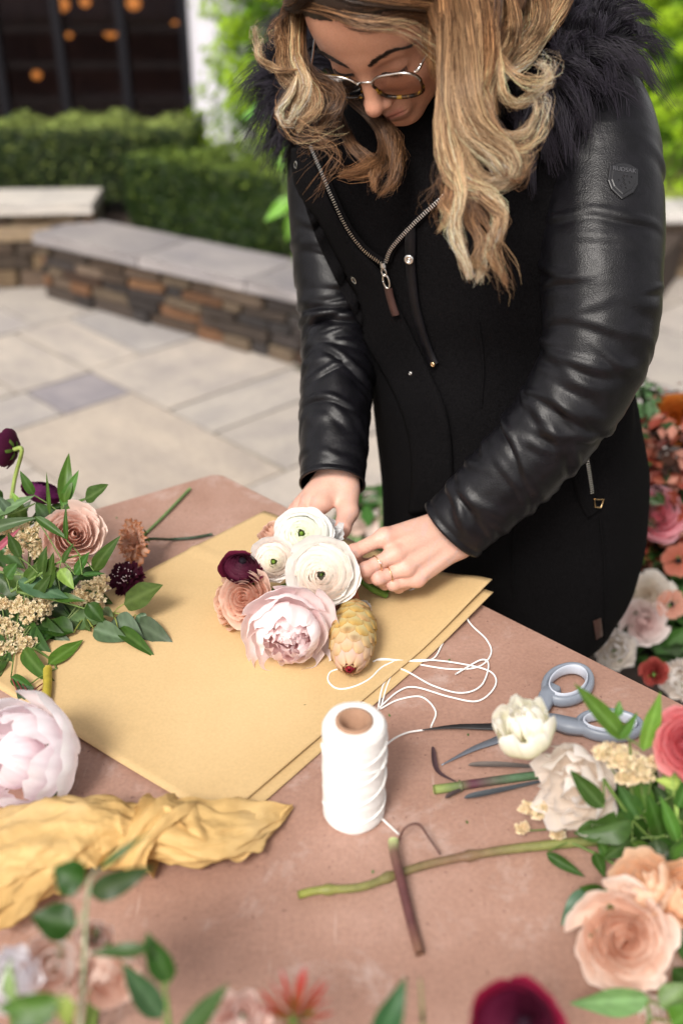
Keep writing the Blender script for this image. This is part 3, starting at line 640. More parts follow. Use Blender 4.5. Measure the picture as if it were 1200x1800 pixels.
# ---- leaves on sprigs
def leaf_obj(root, b, tip, w, col, seed, fold=.25, curl=.12, face=None, name='leaf', nu=11, nv=7, shape=1.0):
    r = np.random.default_rng(seed); b, tip = np.array(b), np.array(tip); d = tip - b; Ln = np.linalg.norm(d); d /= Ln
    f = cam_dir(*(face if face is not None else (r.uniform(-.35, .35), r.uniform(.0, .8), 1.0))); n = f - d * (f @ d); n /= np.linalg.norm(n); s = np.cross(d, n)
    x = np.linspace(0, 1, nu)[:, None] * np.ones((1, nv)); t = np.linspace(-1, 1, nv)[None, :] * np.ones((nu, 1))
    prof = np.sin(np.pi * np.clip(x, 0, 1) ** (.72 * shape)) ** .85 * (1 - .25 * x); W = w * .5 * prof / prof.max()
    fold = fold * r.uniform(.2, 2.2); curl = curl * r.uniform(-.6, 2.2); h = fold * np.abs(t) * W + curl * Ln * (x * (1 - x)) * 1.2 - curl * .6 * Ln * x ** 2 + .13 * W * np.sin(x * 11 + seed) * t * np.abs(t)
    V = b + x[..., None] * Ln * d + (t * W)[..., None] * s + (h + curl * .0)[..., None] * n
    c = np.array(col)[None, None] * (1 + .12 * np.sin(x * 40 + np.abs(t) * 9)[..., None] * (np.abs(t) > .1)[..., None])
    mid = (np.abs(t) < .08)[..., None]; c = np.where(mid, c * 1.3 + .02, c) * r.uniform(.62, 1.28) * np.array([r.uniform(.85, 1.25), 1, r.uniform(.7, 1.2)])
    me = mesh_np('leaf', V.reshape(-1, 3), grid_faces(nu, nv), np.clip(c, 0, 1).reshape(-1, 3)); return ob(name, me, M['leaf'], root)
RUS, RUS2, EUC, LIM = (.030, .078, .012), (.055, .135, .018), (.070, .115, .060), (.15, .24, .05)
def sprig(label, stem, zs, leaves, col=RUS, group=None, name='leafy_sprig', stem_col=(.11, .18, .04), sr=.0016, seed=0):
    """stem: list of (u,v); zs: depth(s) along it; leaves: (u0,v0,u1,v1,width_px[,dz])"""
    zz = np.interp(np.linspace(0, 1, len(stem)), np.linspace(0, 1, len(zs)), zs); sp = [PT(u, v, z) for (u, v), z in zip(stem, zz)]
    root = empty(name, sp[0], label=label, cat='foliage', group=group)
    ob('stem', tube('stem', sp, [sr * 1.2, sr * .6], 7, 20, np.array(stem_col)), M['stem'], root)
    for i, lf in enumerate(leaves):
        u0, v0, u1, v1, w = lf[:5]; j = int(np.argmin([(a - u0) ** 2 + (b - v0) ** 2 for a, b in stem])); z0 = zz[j]; dz = lf[5] if len(lf) > 5 else -.012
        b = PT(u0, v0, z0, .012); near = sp[j]
        if np.linalg.norm(b - near) > .004: ob('leaf_stalk', tube('leaf_stalk', [near, (near + b) / 2 + [0, 0, .002], b], sr * .5, 5, 6, np.array(stem_col)), M['stem'], root)
        leaf_obj(root, b, PT(u1, v1, z0 + dz, .010), px(w, z0), lf[6] if len(lf) > 6 else col, seed * 50 + i)
    return root
def statice(label, blobs, stem, zs, seed=0, cols=((.88, .70, .48), (.92, .80, .60)), group='cream statice sprays'):
    """blobs: (u,v,zc,radius_px) knots of tiny papery florets"""
    r = np.random.default_rng(seed); sp = [PT(u, v, z) for (u, v), z in zip(stem, np.interp(np.linspace(0, 1, len(stem)), np.linspace(0, 1, len(zs)), zs))]
    root = empty('statice_spray', sp[0], label=label, cat='flower', group=group); ob('stem', tube('stem', sp, .0016, 7, 16, np.array([.12, .17, .05])), M['stem'], root)
    for (u, v, z, rad) in blobs:
        c = PT(u, v, z, .012); R = px(rad, z); n = int(16 + rad * 2.6); V = []; F = []; C = []
        ob('stalk', tube('stalk', [sp[len(sp) // 2], (sp[len(sp) // 2] + c) / 2 - AU * .003, c - AU * R * .5], .0009, 5, 8, np.array([.12, .17, .05])), M['stem'], root)
        for k in range(n):
            d = r.normal(size=3); d /= np.linalg.norm(d)
            if d @ (-AF) < -.35: d = -d
            rr_ = R * r.uniform(.45, 1.0); q = c + d * rr_ * np.array([1.15, 1, .8]); m_ = basis(d + r.normal(size=3) * .4, r.uniform(0, 6)); fr = r.uniform(.0024, .0042); b0 = len(V)
            V.append(q - np.array(m_ @ Vector((0, 0, fr * .8)))); C.append((.62, .60, .34)); cc = np.array(cols[int(r.integers(len(cols)))]) * r.uniform(.85, 1.08)
            for a in range(10):
                th = a * .6283; ro = fr * (1.0 if a % 2 == 0 else .68); V.append(q + np.array(m_ @ Vector((ro * math.cos(th), ro * math.sin(th), fr * r.uniform(-.1, .55))))); C.append(cc)
            F += [(b0, b0 + 1 + a, b0 + 1 + (a + 1) % 10) for a in range(10)]
        ob('blossom', from_py('blossom', V, F, np.array(C), smooth=False), M['petal'], root, kind='stuff')
    return root

# ---------------------------------------------------------------- the bouquet in her hands
HOLD = P(612, 985, 1.275); HOLD2 = P(655, 1020, 1.268)
BG = 'flowers of the bouquet being tied'
WHT = ((.70, .74, .50), (.86, .83, .78), (.90, .89, .88))
flower('ranunculus', 'large creamy white ranunculus at the front of the bouquet, small green eye', P(567, 1008, 1.195), cam_dir(-.14, -.10, 1), px(66, 1.19), ranunculus((.90, .89, .78), (.94, .89, .83), (.96, .95, .93), inner=11, rimc=(.90, .76, .66)), BG, 3, centre=(.04, .08, .22, (.10, .17, .03)), stem=[HOLD, HOLD2])
flower('ranunculus', 'white ranunculus with bright green centre, nearest the hands', P(532, 940, 1.235), cam_dir(-.12, .22, 1), px(54, 1.23), ranunculus((.78, .84, .56), (.94, .94, .88), (.95, .95, .95), inner=8), BG, 4, centre=(.07, .12, .24, (.22, .36, .05)), stem=[HOLD, HOLD2])
flower('ranunculus', 'smaller blush white ranunculus left of the two larger ones', P(481, 985, 1.215), cam_dir(.05, -.15, 1), px(42, 1.21), ranunculus((.82, .82, .58), (.93, .82, .75), (.95, .93, .91), inner=9), BG, 5, centre=(.08, .14, .26, (.20, .34, .05)), stem=[HOLD, HOLD2])
flower('ranunculus', 'dark burgundy ranunculus at the upper left of the bouquet', P(425, 994, 1.205), cam_dir(.15, .75, .7), px(40, 1.2), ranunculus((.030, .005, .016), (.085, .008, .028), (.17, .016, .05), inner=9), BG, 6, centre=(.16, .14, .30, (.012, .006, .012)), stem=[HOLD, HOLD2])
PEACH = ((.80, .48, .36), (.84, .56, .45), (.87, .66, .56))
flower('rose', 'peach rose between the burgundy ranunculus and the pink peony', P(430, 1050, 1.190), cam_dir(-.30, .12, 1), px(50, 1.19), rose(*PEACH), BG, 7, stem=[HOLD, HOLD2])
flower('rose', 'peach rose seen from the side at the far left of the bouquet', P(402, 1066, 1.235), cam_dir(-1.0, -.05, .55), px(58, 1.23), rose((.80, .46, .32), (.82, .55, .42), (.84, .62, .50)), BG, 8, stem=[HOLD, HOLD2])
flower('rose', 'faded peach rose with browned petals at the top of the bouquet', P(484, 930, 1.27), cam_dir(-.2, .9, .45), px(32, 1.27), rose((.72, .42, .24), (.80, .54, .42), (.84, .62, .52)), BG, 9, stem=[HOLD, HOLD2])
flower('rose', 'salmon rose peeping out between large ranunculus and protea bud', P(590, 1066, 1.24), cam_dir(.2, -.25, 1), px(34, 1.24), rose((.74, .36, .28), (.80, .46, .38), (.84, .56, .48)), BG, 10, stem=[HOLD, HOLD2])
flower('peony', 'big ruffled pale pink peony at the bottom of the bouquet', P(507, 1116, 1.160), cam_dir(-.02, -.30, 1), px(82, 1.16), peony((.97, .82, .82), (.96, .76, .77), (.97, .90, .90), (.96, .68, .70)), BG, 11, stem=[HOLD, HOLD2])
flower('lisianthus', 'crumpled white blossom behind the green eyed ranunculus, touching her thumb', P(578, 934, 1.255), cam_dir(.3, .3, 1), px(26, 1.25), cup((.82, .82, .80), (.90, .91, .93), 5, .1), BG, 12, stem=[HOLD])
flower('lisianthus', 'small white blossom peeking out above the protea bud', P(640, 1076, 1.265), cam_dir(.7, .2, .7), px(20, 1.26), cup((.82, .80, .80), (.90, .90, .90), 5, .1), BG, 13, stem=[HOLD])
# protea bud: overlapping scales
def protea():
    b = P(625, 1064, 1.225); tip = P(614, 1176, 1.135); ax = tip - b; Ln = np.linalg.norm(ax); ax /= Ln; root = empty('protea_bud', b, label='yellow and pink scaly protea bud lying on the kraft paper', cat='flower', group=BG)
    m_ = basis(ax, .3); r = np.random.default_rng(2); Rm = px(38, 1.2)
    def rad(x): return Rm * np.interp(x, [0, .08, .3, .55, .8, .93, 1], [.30, .62, .96, 1.0, .82, .55, .22])
    V, F = lathe([(rad(x) * .93, x * Ln) for x in np.linspace(0, 1, 20)], 24); V = V @ np.array(m_).T + b
    ob('bud_core', mesh_np('bud_core', V, F, np.array([.62, .42, .20])), M['petal'], root)
    k = 0; x = -.02
    while x < .90:
        n = 9 if .1 < x < .75 else 7
        for i in range(n):
            th = (i + .5 * (k % 2)) * 6.2832 / n; nu, nv = 7, 7; s = np.linspace(0, 1, nu)[:, None] * np.ones((1, nv)); t = np.linspace(-1, 1, nv)[None] * np.ones((nu, 1))
            ln = .20; xx = x + s * ln; wd_ = (6.2832 / n) * .60 * np.sqrt(np.clip(1 - (np.clip(s - .35, 0, 1) / .66) ** 2.4, 0.02, 1)); a = th + t * wd_
            lift = (1.2e-3 + 2.2e-3 * s ** 1.2) * (1 - .45 * t ** 2); Rr = np.interp(np.clip(xx, 0, 1), np.linspace(0, 1, 30), [rad(q) for q in np.linspace(0, 1, 30)]) + lift
            W = np.stack([Rr * np.cos(a), Rr * np.sin(a), np.minimum(xx, 1.02) * Ln], -1)
            yel, grn, pnk, bro = np.array([.70, .46, .09]), np.array([.74, .66, .34]), np.array([.78, .42, .36]), np.array([.16, .07, .03])
            e = sm(s, .25, .95)[..., None]; base = grn * (1 - sm(x, .5, .9)) + np.array([.82, .55, .50]) * sm(x, .5, .9); tipc = yel * .6 + pnk * .4 if r.random() < .5 else yel * .75 + np.array([.6, .28, .12]) * .25
            if x > .55: tipc = tipc * .5 + np.array([.80, .62, .42]) * .5
            c = base * (1 - e * .85) + tipc * e * .85; spot = np.exp(-((s - .75) / .14) ** 2 - (t / .5) ** 2)[..., None] * (.75 if r.random() < .22 + .5 * (x < .12) else .08)
            edge_ = (np.maximum(sm(np.abs(t), .65, 1), sm(s, .85, 1)) * .42)[..., None]; c = c * (1 - spot) + bro * spot; c = c * (1 - edge_) + np.array([.40, .20, .08]) * edge_
            ob('scale', mesh_np('scale', W.reshape(-1, 3) @ np.array(m_).T + b, grid_faces(nu, nv), np.clip(c, 0, 1).reshape(-1, 3)), M['petal'], root)
        x += .105; k += 1
    nn = 10
    for i in range(nn):
        th = i * 6.283 / nn; q0 = tip + np.array(m_ @ Vector((math.cos(th), math.sin(th), 0))) * Rm * .20 - ax * .004; q1 = tip + ax * .003 + np.array(m_ @ Vector((math.cos(th), math.sin(th), 0))) * Rm * .10
        leaf_obj(root, q0, q1, .005, (.20, .012, .02), i, name='inner_bract', nu=5, nv=5)
    V, F = lathe([(0, -.002), (Rm * .32, -.001), (Rm * .28, .003), (0, .0045)], 12); V = V @ np.array(m_).T + tip - ax * .004
    ob('bud_heart', mesh_np('bud_heart', V, F, np.array([.12, .008, .015])), M['petal'], root)
    ob('stem', tube('stem', [b + ax * .004, P(622, 1046, 1.25), P(612, 1010, 1.27), HOLD], [.0062, .0058, .005], 12, 20, np.array([.42, .15, .08])), M['stem'], root)
    return root
protea()
# cut stem ends below her fingers
cs = [((612, 985), (640, 1008), (684, 1036), .0042), ((615, 1000), (650, 1032), (678, 1046), .0046), ((612, 992), (640, 1020), (700, 1030), .0034), ((610, 980), (640, 995), (706, 1012), .0032)]
for i, (a, b, c, rr_) in enumerate(cs):
    ends = ['thickest cut green stem end lying lowest on the kraft paper', 'cut green stem end just above the thickest one', 'thin dark stem passing under the ringed fingers', 'thin dark stem nearest the knuckles under her hand']
    pts = [P(*a, 1.272), P(*b, 1.272), PZ(*c, TZ + .012)]
    lo = {0: 1, 1: 0, 2: 2, 3: 3}[i]
    ob('cut_stem', tube('cut_stem', pts, rr_, 10, 16, np.array([.075, .16, .02] if i < 2 else [.045, .09, .02])), M['stem'], label=ends[lo], cat='stem', group='cut stems of the bouquet')
tag(leaf_obj(None, P(612, 990, 1.275), P(655, 1012, 1.262), .012, RUS, 5), 'narrow dark leaf tucked beside the stems under her fingers', 'leaf')

# ---------------------------------------------------------------- flowers heaped on the left of the table
LG = 'flowers heaped at the left of the table'; base_l = P(60, 1130, 1.30)
BUR = ((.030, .004, .014), (.075, .008, .035), (.12, .016, .06))
flower('ranunculus', 'dark burgundy ranunculus cut by the left edge, highest of the heap', P(8, 788, 1.30), cam_dir(-.75, .1, -.25), px(35, 1.3), ranunculus(*BUR, inner=5), LG, 20, stem=[P(25, 850, 1.32), P(10, 960, 1.32)], stem_col=(.25, .33, .08))
flower('ranunculus', 'purple burgundy ranunculus behind the pointed green leaves', P(78, 862, 1.32), cam_dir(.25, .65, .25), px(40, 1.3), ranunculus((.06, .01, .05), (.16, .02, .11), (.12, .014, .06), inner=5), LG, 21, stem=[P(60, 910, 1.33), P(10, 960, 1.33)], stem_col=(.25, .33, .08))
flower('rose', 'open blush rose in the heap, largest flower left of the carnation', P(130, 940, 1.225), cam_dir(.42, .18, 1), px(57, 1.22), rose((.84, .54, .44), (.86, .62, .53), (.89, .73, .66), 9, .025), LG, 22, stem=[P(80, 1040, 1.3), base_l])
flower('carnation', 'tan carnation with rusty petal edges lying by the kraft paper', P(234, 952, 1.345), cam_dir(-.75, -.1, .8), px(42, 1.34), carnation((.68, .38, .26), (.82, .58, .46), (.55, .20, .07)), None, 23, stem=[PZ(300, 948, TZ + .006), PZ(340, 945, TZ + .005), PZ(373, 939, TZ + .004)], stem_col=(.030, .055, .03), stem_r=.0022)
flower('scabiosa', 'nearly black burgundy scabiosa with pale specks, below the carnation', P(222, 1016, 1.30), cam_dir(-.05, .35, 1), px(33, 1.3), scabiosa((.018, .002, .008), (.05, .004, .016)), LG, 24, stem=[P(160, 1060, 1.33), base_l])
# pale anthers of the scabiosa
rs = np.random.default_rng(5); sc_c = P(222, 1012, 1.285); V = []; F = []
for k in range(26):
    q = sc_c + AX * rs.normal(0, .008) + AU * rs.normal(0, .007) - AF * rs.uniform(0, .006); b0 = len(V); e = .0009
    V += [q + AX * e, q - AX * e, q + AU * e, q - AU * e, q - AF * e, q + AF * e]; F += [(b0 + a, b0 + b, b0 + c) for a, b, c in [(0, 2, 4), (2, 1, 4), (1, 3, 4), (3, 0, 4), (2, 0, 5), (1, 2, 5), (3, 1, 5), (0, 3, 5)]]
an = from_py('anther', V, F, np.array([.75, .62, .66])); sr_ = [o for o in bpy.data.objects if o.name.startswith('scabiosa')][0]
ao = link(bpy.data.objects.new('anther', an)); an.materials.append(M['petal']); ao.parent = sr_; ao.matrix_parent_inverse = sr_.matrix_world.inverted(); ao['kind'] = 'stuff'
bpy.context.view_layer.update(); ao.matrix_parent_inverse = sr_.matrix_world.inverted()
statice('cream statice spray above the blush rose at the left', [(52, 935, 1.26, 30), (28, 960, 1.26, 18), (75, 965, 1.27, 22), (15, 930, 1.27, 16)], [(55, 960), (50, 1010), (40, 1080)], [1.27, 1.30], 1)
statice('cream statice spray between rose and eucalyptus, nearest the scabiosa', [(160, 1040, 1.255, 28), (178, 1025, 1.26, 18), (140, 1050, 1.25, 18), (170, 1062, 1.27, 14)], [(160, 1050), (110, 1100), (60, 1130)], [1.28, 1.30], 2)
statice('large cream statice spray at the lower left, two long knots', [(60, 1075, 1.23, 28), (35, 1062, 1.235, 20), (80, 1060, 1.24, 18), (30, 1115, 1.22, 26), (8, 1100, 1.22, 22), (45, 1130, 1.225, 18), (12, 1140, 1.22, 20), (4, 1060, 1.23, 14)], [(45, 1100), (20, 1150), (0, 1190)], [1.25, 1.28], 3)
sprig('upright pointed leaves standing at the top of the heap', [(110, 905), (112, 950), (90, 1010)], [1.27, 1.3], [(113, 886, 120, 795, 25, .0), (108, 890, 139, 826, 20, -.005), (150, 878, 193, 852, 30, -.02, (.035, .085, .018)), (112, 905, 148, 872, 10), (60, 870, 35, 828, 18), (88, 905, 82, 830, 7, -.02)], RUS2, LG, seed=1)
sprig('grey green drooping leaves at the left edge above the statice', [(0, 905), (30, 900), (62, 885)], [1.25, 1.25], [(-25, 905, 64, 872, 26, -.01, (.07, .13, .05)), (-30, 935, 66, 908, 22, -.01, (.06, .12, .045)), (20, 900, -5, 870, 18), (40, 890, 20, 865, 12, -.01, LIM)], EUC, LG, seed=2)
sprig('dark glossy ruscus twig lying across the blush rose', [(20, 1040), (70, 1010), (110, 985), (140, 975)], [1.22, 1.19], [(62, 908, 122, 950, 16, -.01), (118, 950, 115, 888, 9, -.01), (110, 990, 128, 955, 12, -.02), (165, 1003, 206, 945, 26, -.03), (132, 1010, 158, 970, 22, -.02), (75, 1010, 80, 960, 22), (35, 980, 15, 935, 24), (85, 1035, 95, 970, 26), (45, 1025, 78, 985, 24), (12, 1015, 30, 990, 26), (105, 1000, 130, 1035, 24, -.01, (.15, .24, .05)), (145, 1010, 185, 1008, 10)], RUS, LG, seed=3)
sprig('broad bluish green leaf blade and twig crossing the middle of the heap', [(30, 1040), (110, 1058), (150, 1070)], [1.215, 1.22], [(32, 1020, 122, 1052, 36, -.005, (.045, .105, .05)), (95, 1050, 150, 1055, 18), (155, 1060, 183, 1095, 30, .0), (60, 1050, 90, 1010, 22)], RUS, LG, seed=4)
EG = (.075, .125, .055)
sprig('eucalyptus twig reaching out over the kraft paper, the longest at the left', [(90, 1090), (150, 1085), (200, 1078), (235, 1085)], [1.25, 1.24], [(218, 1062, 287, 1028, 50, -.02, (.075, .14, .04)), (120, 1092, 188, 1088, 40, -.01, EG), (200, 1088, 252, 1122, 42, .0, (.10, .155, .09)), (235, 1092, 304, 1132, 40, .01, (.085, .14, .075)), (165, 1105, 226, 1126, 38, .01, EG), (208, 1105, 272, 1153, 26, .02, RUS), (130, 1112, 65, 1100, 40, .01, RUS), (240, 1082, 262, 1098, 22, .01), (180, 1070, 200, 1085, 18)], EG, LG, stem_col=(.22, .25, .05), seed=5)
sprig('low ruscus twig hanging off the heap onto the paper', [(30, 1130), (60, 1140), (90, 1160), (100, 1175)], [1.27, 1.28], [(85, 1168, 147, 1124, 26, -.02, RUS2), (42, 1140, 93, 1205, 28, .01), (55, 1125, 98, 1108, 30, -.02), (20, 1190, 65, 1215, 20, .0), (5, 1160, -10, 1190, 22), (50, 1205, 35, 1235, 26, .0, (.08, .14, .06)), (15, 1120, -20, 1090, 26), (70, 1130, 95, 1105, 24)], RUS, LG, seed=6)
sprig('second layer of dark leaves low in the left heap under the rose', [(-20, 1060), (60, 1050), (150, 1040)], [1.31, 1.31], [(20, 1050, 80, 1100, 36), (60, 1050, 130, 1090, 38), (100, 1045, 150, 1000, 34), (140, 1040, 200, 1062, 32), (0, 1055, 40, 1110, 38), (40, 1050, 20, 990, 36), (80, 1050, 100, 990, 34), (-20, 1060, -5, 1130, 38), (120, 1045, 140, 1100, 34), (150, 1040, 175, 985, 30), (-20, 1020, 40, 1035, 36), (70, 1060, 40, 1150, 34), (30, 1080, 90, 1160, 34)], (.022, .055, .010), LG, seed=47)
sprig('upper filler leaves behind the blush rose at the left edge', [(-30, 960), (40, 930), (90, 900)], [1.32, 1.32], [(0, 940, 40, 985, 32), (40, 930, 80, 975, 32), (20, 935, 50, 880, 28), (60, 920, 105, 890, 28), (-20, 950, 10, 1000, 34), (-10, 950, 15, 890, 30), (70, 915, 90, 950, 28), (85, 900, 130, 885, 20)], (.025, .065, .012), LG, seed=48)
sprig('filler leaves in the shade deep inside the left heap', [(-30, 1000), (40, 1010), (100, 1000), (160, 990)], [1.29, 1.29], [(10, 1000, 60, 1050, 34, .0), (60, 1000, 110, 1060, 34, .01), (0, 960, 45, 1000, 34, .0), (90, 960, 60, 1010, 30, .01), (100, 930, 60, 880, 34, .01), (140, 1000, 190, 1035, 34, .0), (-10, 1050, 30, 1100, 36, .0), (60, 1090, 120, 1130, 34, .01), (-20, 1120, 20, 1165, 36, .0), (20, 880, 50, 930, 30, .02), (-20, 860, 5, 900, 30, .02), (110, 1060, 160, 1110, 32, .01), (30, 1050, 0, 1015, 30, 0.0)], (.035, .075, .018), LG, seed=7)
tag(leaf_obj(None, P(-8, 970, 1.24), P(37, 928, 1.23), .009, (.28, .07, .09), 4, name='reddish_leaf'), 'narrow reddish purple leaf at the left edge of the heap', 'leaf', LG)
ob('thick_stem', tube('thick_stem', [PZ(84, 1175, TZ + .012), PZ(84, 1205, TZ + .012), PZ(80, 1238, TZ + .012)], .0052, 12, 12, np.array([.34, .27, .03])), M['stem'], label='short thick yellow and red stem at the bottom of the left heap', cat='stem')
for i in range(3):
    ob('thin_twig', tube('thin_twig', [PZ(20 + 10 * i, 1190 + 6 * i, TZ + .01), PZ(40 + 8 * i, 1222, TZ + .02), PZ(78, 1200 + 10 * i, TZ + .01)], .0008, 6, 14, np.array([.18, .03, .03])), M['stem'], label=['shortest thin dark red twig beside the yellow stem', 'middle thin dark red twig beside the yellow stem', 'lowest thin dark red twig beside the yellow stem'][i], cat='twig', group='thin red twigs')
ob('green_stalk', tube('green_stalk', [PZ(252, 942, TZ + .003), PZ(290, 905, TZ + .004), PZ(334, 859, TZ + .004)], [.0020, .0024], 8, 16, np.array([.13, .22, .07])), M['stem'], label='thin green stalk lying alone behind the carnation', cat='stem')

# ---------------------------------------------------------------- big white peony at the left edge, twisted golden tissue
flower('peony', 'large soft white peony with pink blush at the left edge above the golden tissue', P(28, 1338, .99), cam_dir(-.45, .30, 1), px(108, .99), [L(5, [(.06, -.6), (.95, -.72), (1.14, -.15), (1.04, .22)], .80, (.94, .82, .85), (.95, .94, .95), edge=.2, ruf=.06, rf=1.9, tilt=.16, nu=14, nv=17, jit=1.6), L(5, [(.06, -.6), (.85, -.68), (1.02, -.05), (.82, .36)], .75, (.94, .80, .84), (.95, .93, .95), edge=.2, ruf=.06, rf=2.1, tilt=.22, nu=14, nv=17, jit=1.8), L(5, [(.06, -.6), (.7, -.62), (.86, .02), (.55, .46)], .72, (.94, .78, .82), (.95, .92, .94), edge=.2, ruf=.06, rf=2.2, tilt=.24, nu=12, nv=15, jit=2), L(5, [(.05, -.5), (.45, -.4), (.6, .1), (.25, .5)], .72, (.92, .70, .76), (.95, .90, .92), edge=.2, ruf=.07, rf=2.4, tilt=.3, nu=11, nv=13, jit=2), L(4, [(.03, -.4), (.2, -.3), (.34, .15), (.08, .5)], .9, (.90, .66, .72), (.95, .88, .90), edge=.2, ruf=.06, rf=2.4, tilt=.3)], None, 30, stem=[P(-80, 1420, 1.02)])
sprig('small leaves and bud stuck out under the white peony', [(60, 1430), (95, 1370), (115, 1330)], [1.03, 1.06], [(95, 1400, 118, 1345, 22), (85, 1430, 100, 1390, 26), (60, 1470, 90, 1430, 26, 0, LIM), (120, 1305, 132, 1318, 10)], RUS2, seed=8)
def tissue():
    path = [PZ(-60, 1560, TZ + .030), PZ(60, 1490, TZ + .032), PZ(150, 1462, TZ + .030), PZ(215, 1460, TZ + .026), PZ(285, 1462, TZ + .030), PZ(370, 1462, TZ + .024), PZ(445, 1440, TZ + .014), PZ(514, 1418, TZ + .004)]
    n, ns = 150, 72; p = catmull(path, n); x = np.linspace(0, 1, n); T, Nn, B = frames(p)
    hw = np.interp(x, [0, .15, .3, .42, .50, .56, .68, .82, .93, 1], [.062, .056, .043, .034, .024, .028, .040, .036, .018, .002]); hh = np.interp(x, [0, .2, .4, .5, .6, .8, 1], [.026, .028, .027, .020, .026, .016, .0015])
    up = np.array([0, 0, 1.]); V = []
    side = np.cross(T, up); side /= np.linalg.norm(side, axis=1)[:, None]; th = np.linspace(0, 2 * np.pi, ns, endpoint=False)
    X, A = np.meshgrid(x, th, indexing='ij'); tw = A * 1 + X * 9.0
    def rg(m_, k_, ph_): return 1 - 2 * np.abs(np.sin(.5 * (m_ * A + k_ * X + ph_ + .9 * np.sin(X * 11 + m_)))) ** .8
    f = 1 + .085 * rg(4, 16, .3) + .06 * rg(7, -22, 1.1) + .05 * rg(11, 30, 2.0) + .03 * rg(17, -45, .7) + .02 * rg(26, 60, .2)
    f = f - .05 + .12 * np.exp(-((X - .47) / .05) ** 2) * rg(3, 60, .4)
    pt = p[:, None] + side[:, None] * (np.cos(A) * hw[:, None] * f)[..., None] + up * (np.sin(A) * hh[:, None] * f)[..., None]
    pt[..., 2] = np.maximum(pt[..., 2], TZ + .0012 + .0006 * np.abs(np.sin(A * 7)))
    me = mesh_np('twisted_tissue', pt.reshape(-1, 3), grid_faces(n, ns, wrap_v=True)[:, ::-1]); r = empty('tissue_wrap', path[2], label='twisted crumpled golden tissue paper lying across the lower left of the table', cat='wrapping paper')
    o = ob('twisted_tissue', me, M['tissue'], r)
    # knotted band across the middle and a loose pointed flap
    c = PZ(262, 1468, TZ + .026); k = 70; q = np.linspace(0, 6.283, k); 
    dirx = (PZ(300, 1400, TZ) - PZ(232, 1530, TZ)); dirx /= np.linalg.norm(dirx)
    ring = [c + dirx * math.cos(a) * .036 + up * (math.sin(a) * .028) + np.cross(dirx, up) * .012 * math.sin(a * 1.0 + .6) for a in q]
    nr = 14; V = []; 
    T2, N2, B2 = frames(np.array(ring)); ax = np.cross(dirx, up)
    for i, a in enumerate(q):
        for j in range(nr):
            t = j / (nr - 1) - .5; rad = (np.array(ring[i]) - c); rad /= np.linalg.norm(rad) + 1e-9
            w = .026 + .008 * math.sin(a * 2); V.append(ring[i] + ax * t * w * 1.6 + rad * (.0035 * math.cos(t * 6.28 * 2.2 + a * 1.3) + .002 * math.sin(t * 25 + a * 5) + .004 * (1 - 4 * t * t)))
    V = np.array(V); V[:, 2] = np.maximum(V[:, 2], TZ + .001)
    ob('knot', mesh_np('knot', V, grid_faces(k, nr)), M['tissue'], r)
    fl = [PZ(235, 1425, TZ + .038), PZ(300, 1402, TZ + .042), PZ(400, 1404, TZ + .034), PZ(514, 1415, TZ + .010), PZ(430, 1510, TZ + .016), PZ(360, 1480, TZ + .040), PZ(300, 1440, TZ + .050)]
    top = catmull([fl[0], fl[1], fl[2], fl[3]], 40); bot = catmull([fl[6], fl[5], fl[4], fl[3]], 40); t = np.linspace(0, 1, 16)[None, :, None]
    G = top[:, None] * (1 - t) + bot[:, None] * t; xx = np.linspace(0, 1, 40)[:, None]; tt = np.linspace(0, 1, 16)[None, :]
    G[..., 2] += .012 * np.sin(np.pi * tt) * (1 - xx) + .0035 * np.sin(tt * 13 + xx * 9) * (1 - xx) + .002 * np.sin(xx * 30 + tt * 5)
    ob('loose_flap', mesh_np('loose_flap', G.reshape(-1, 3), grid_faces(40, 16)), M['tissue'], r)
    return r
tissue()

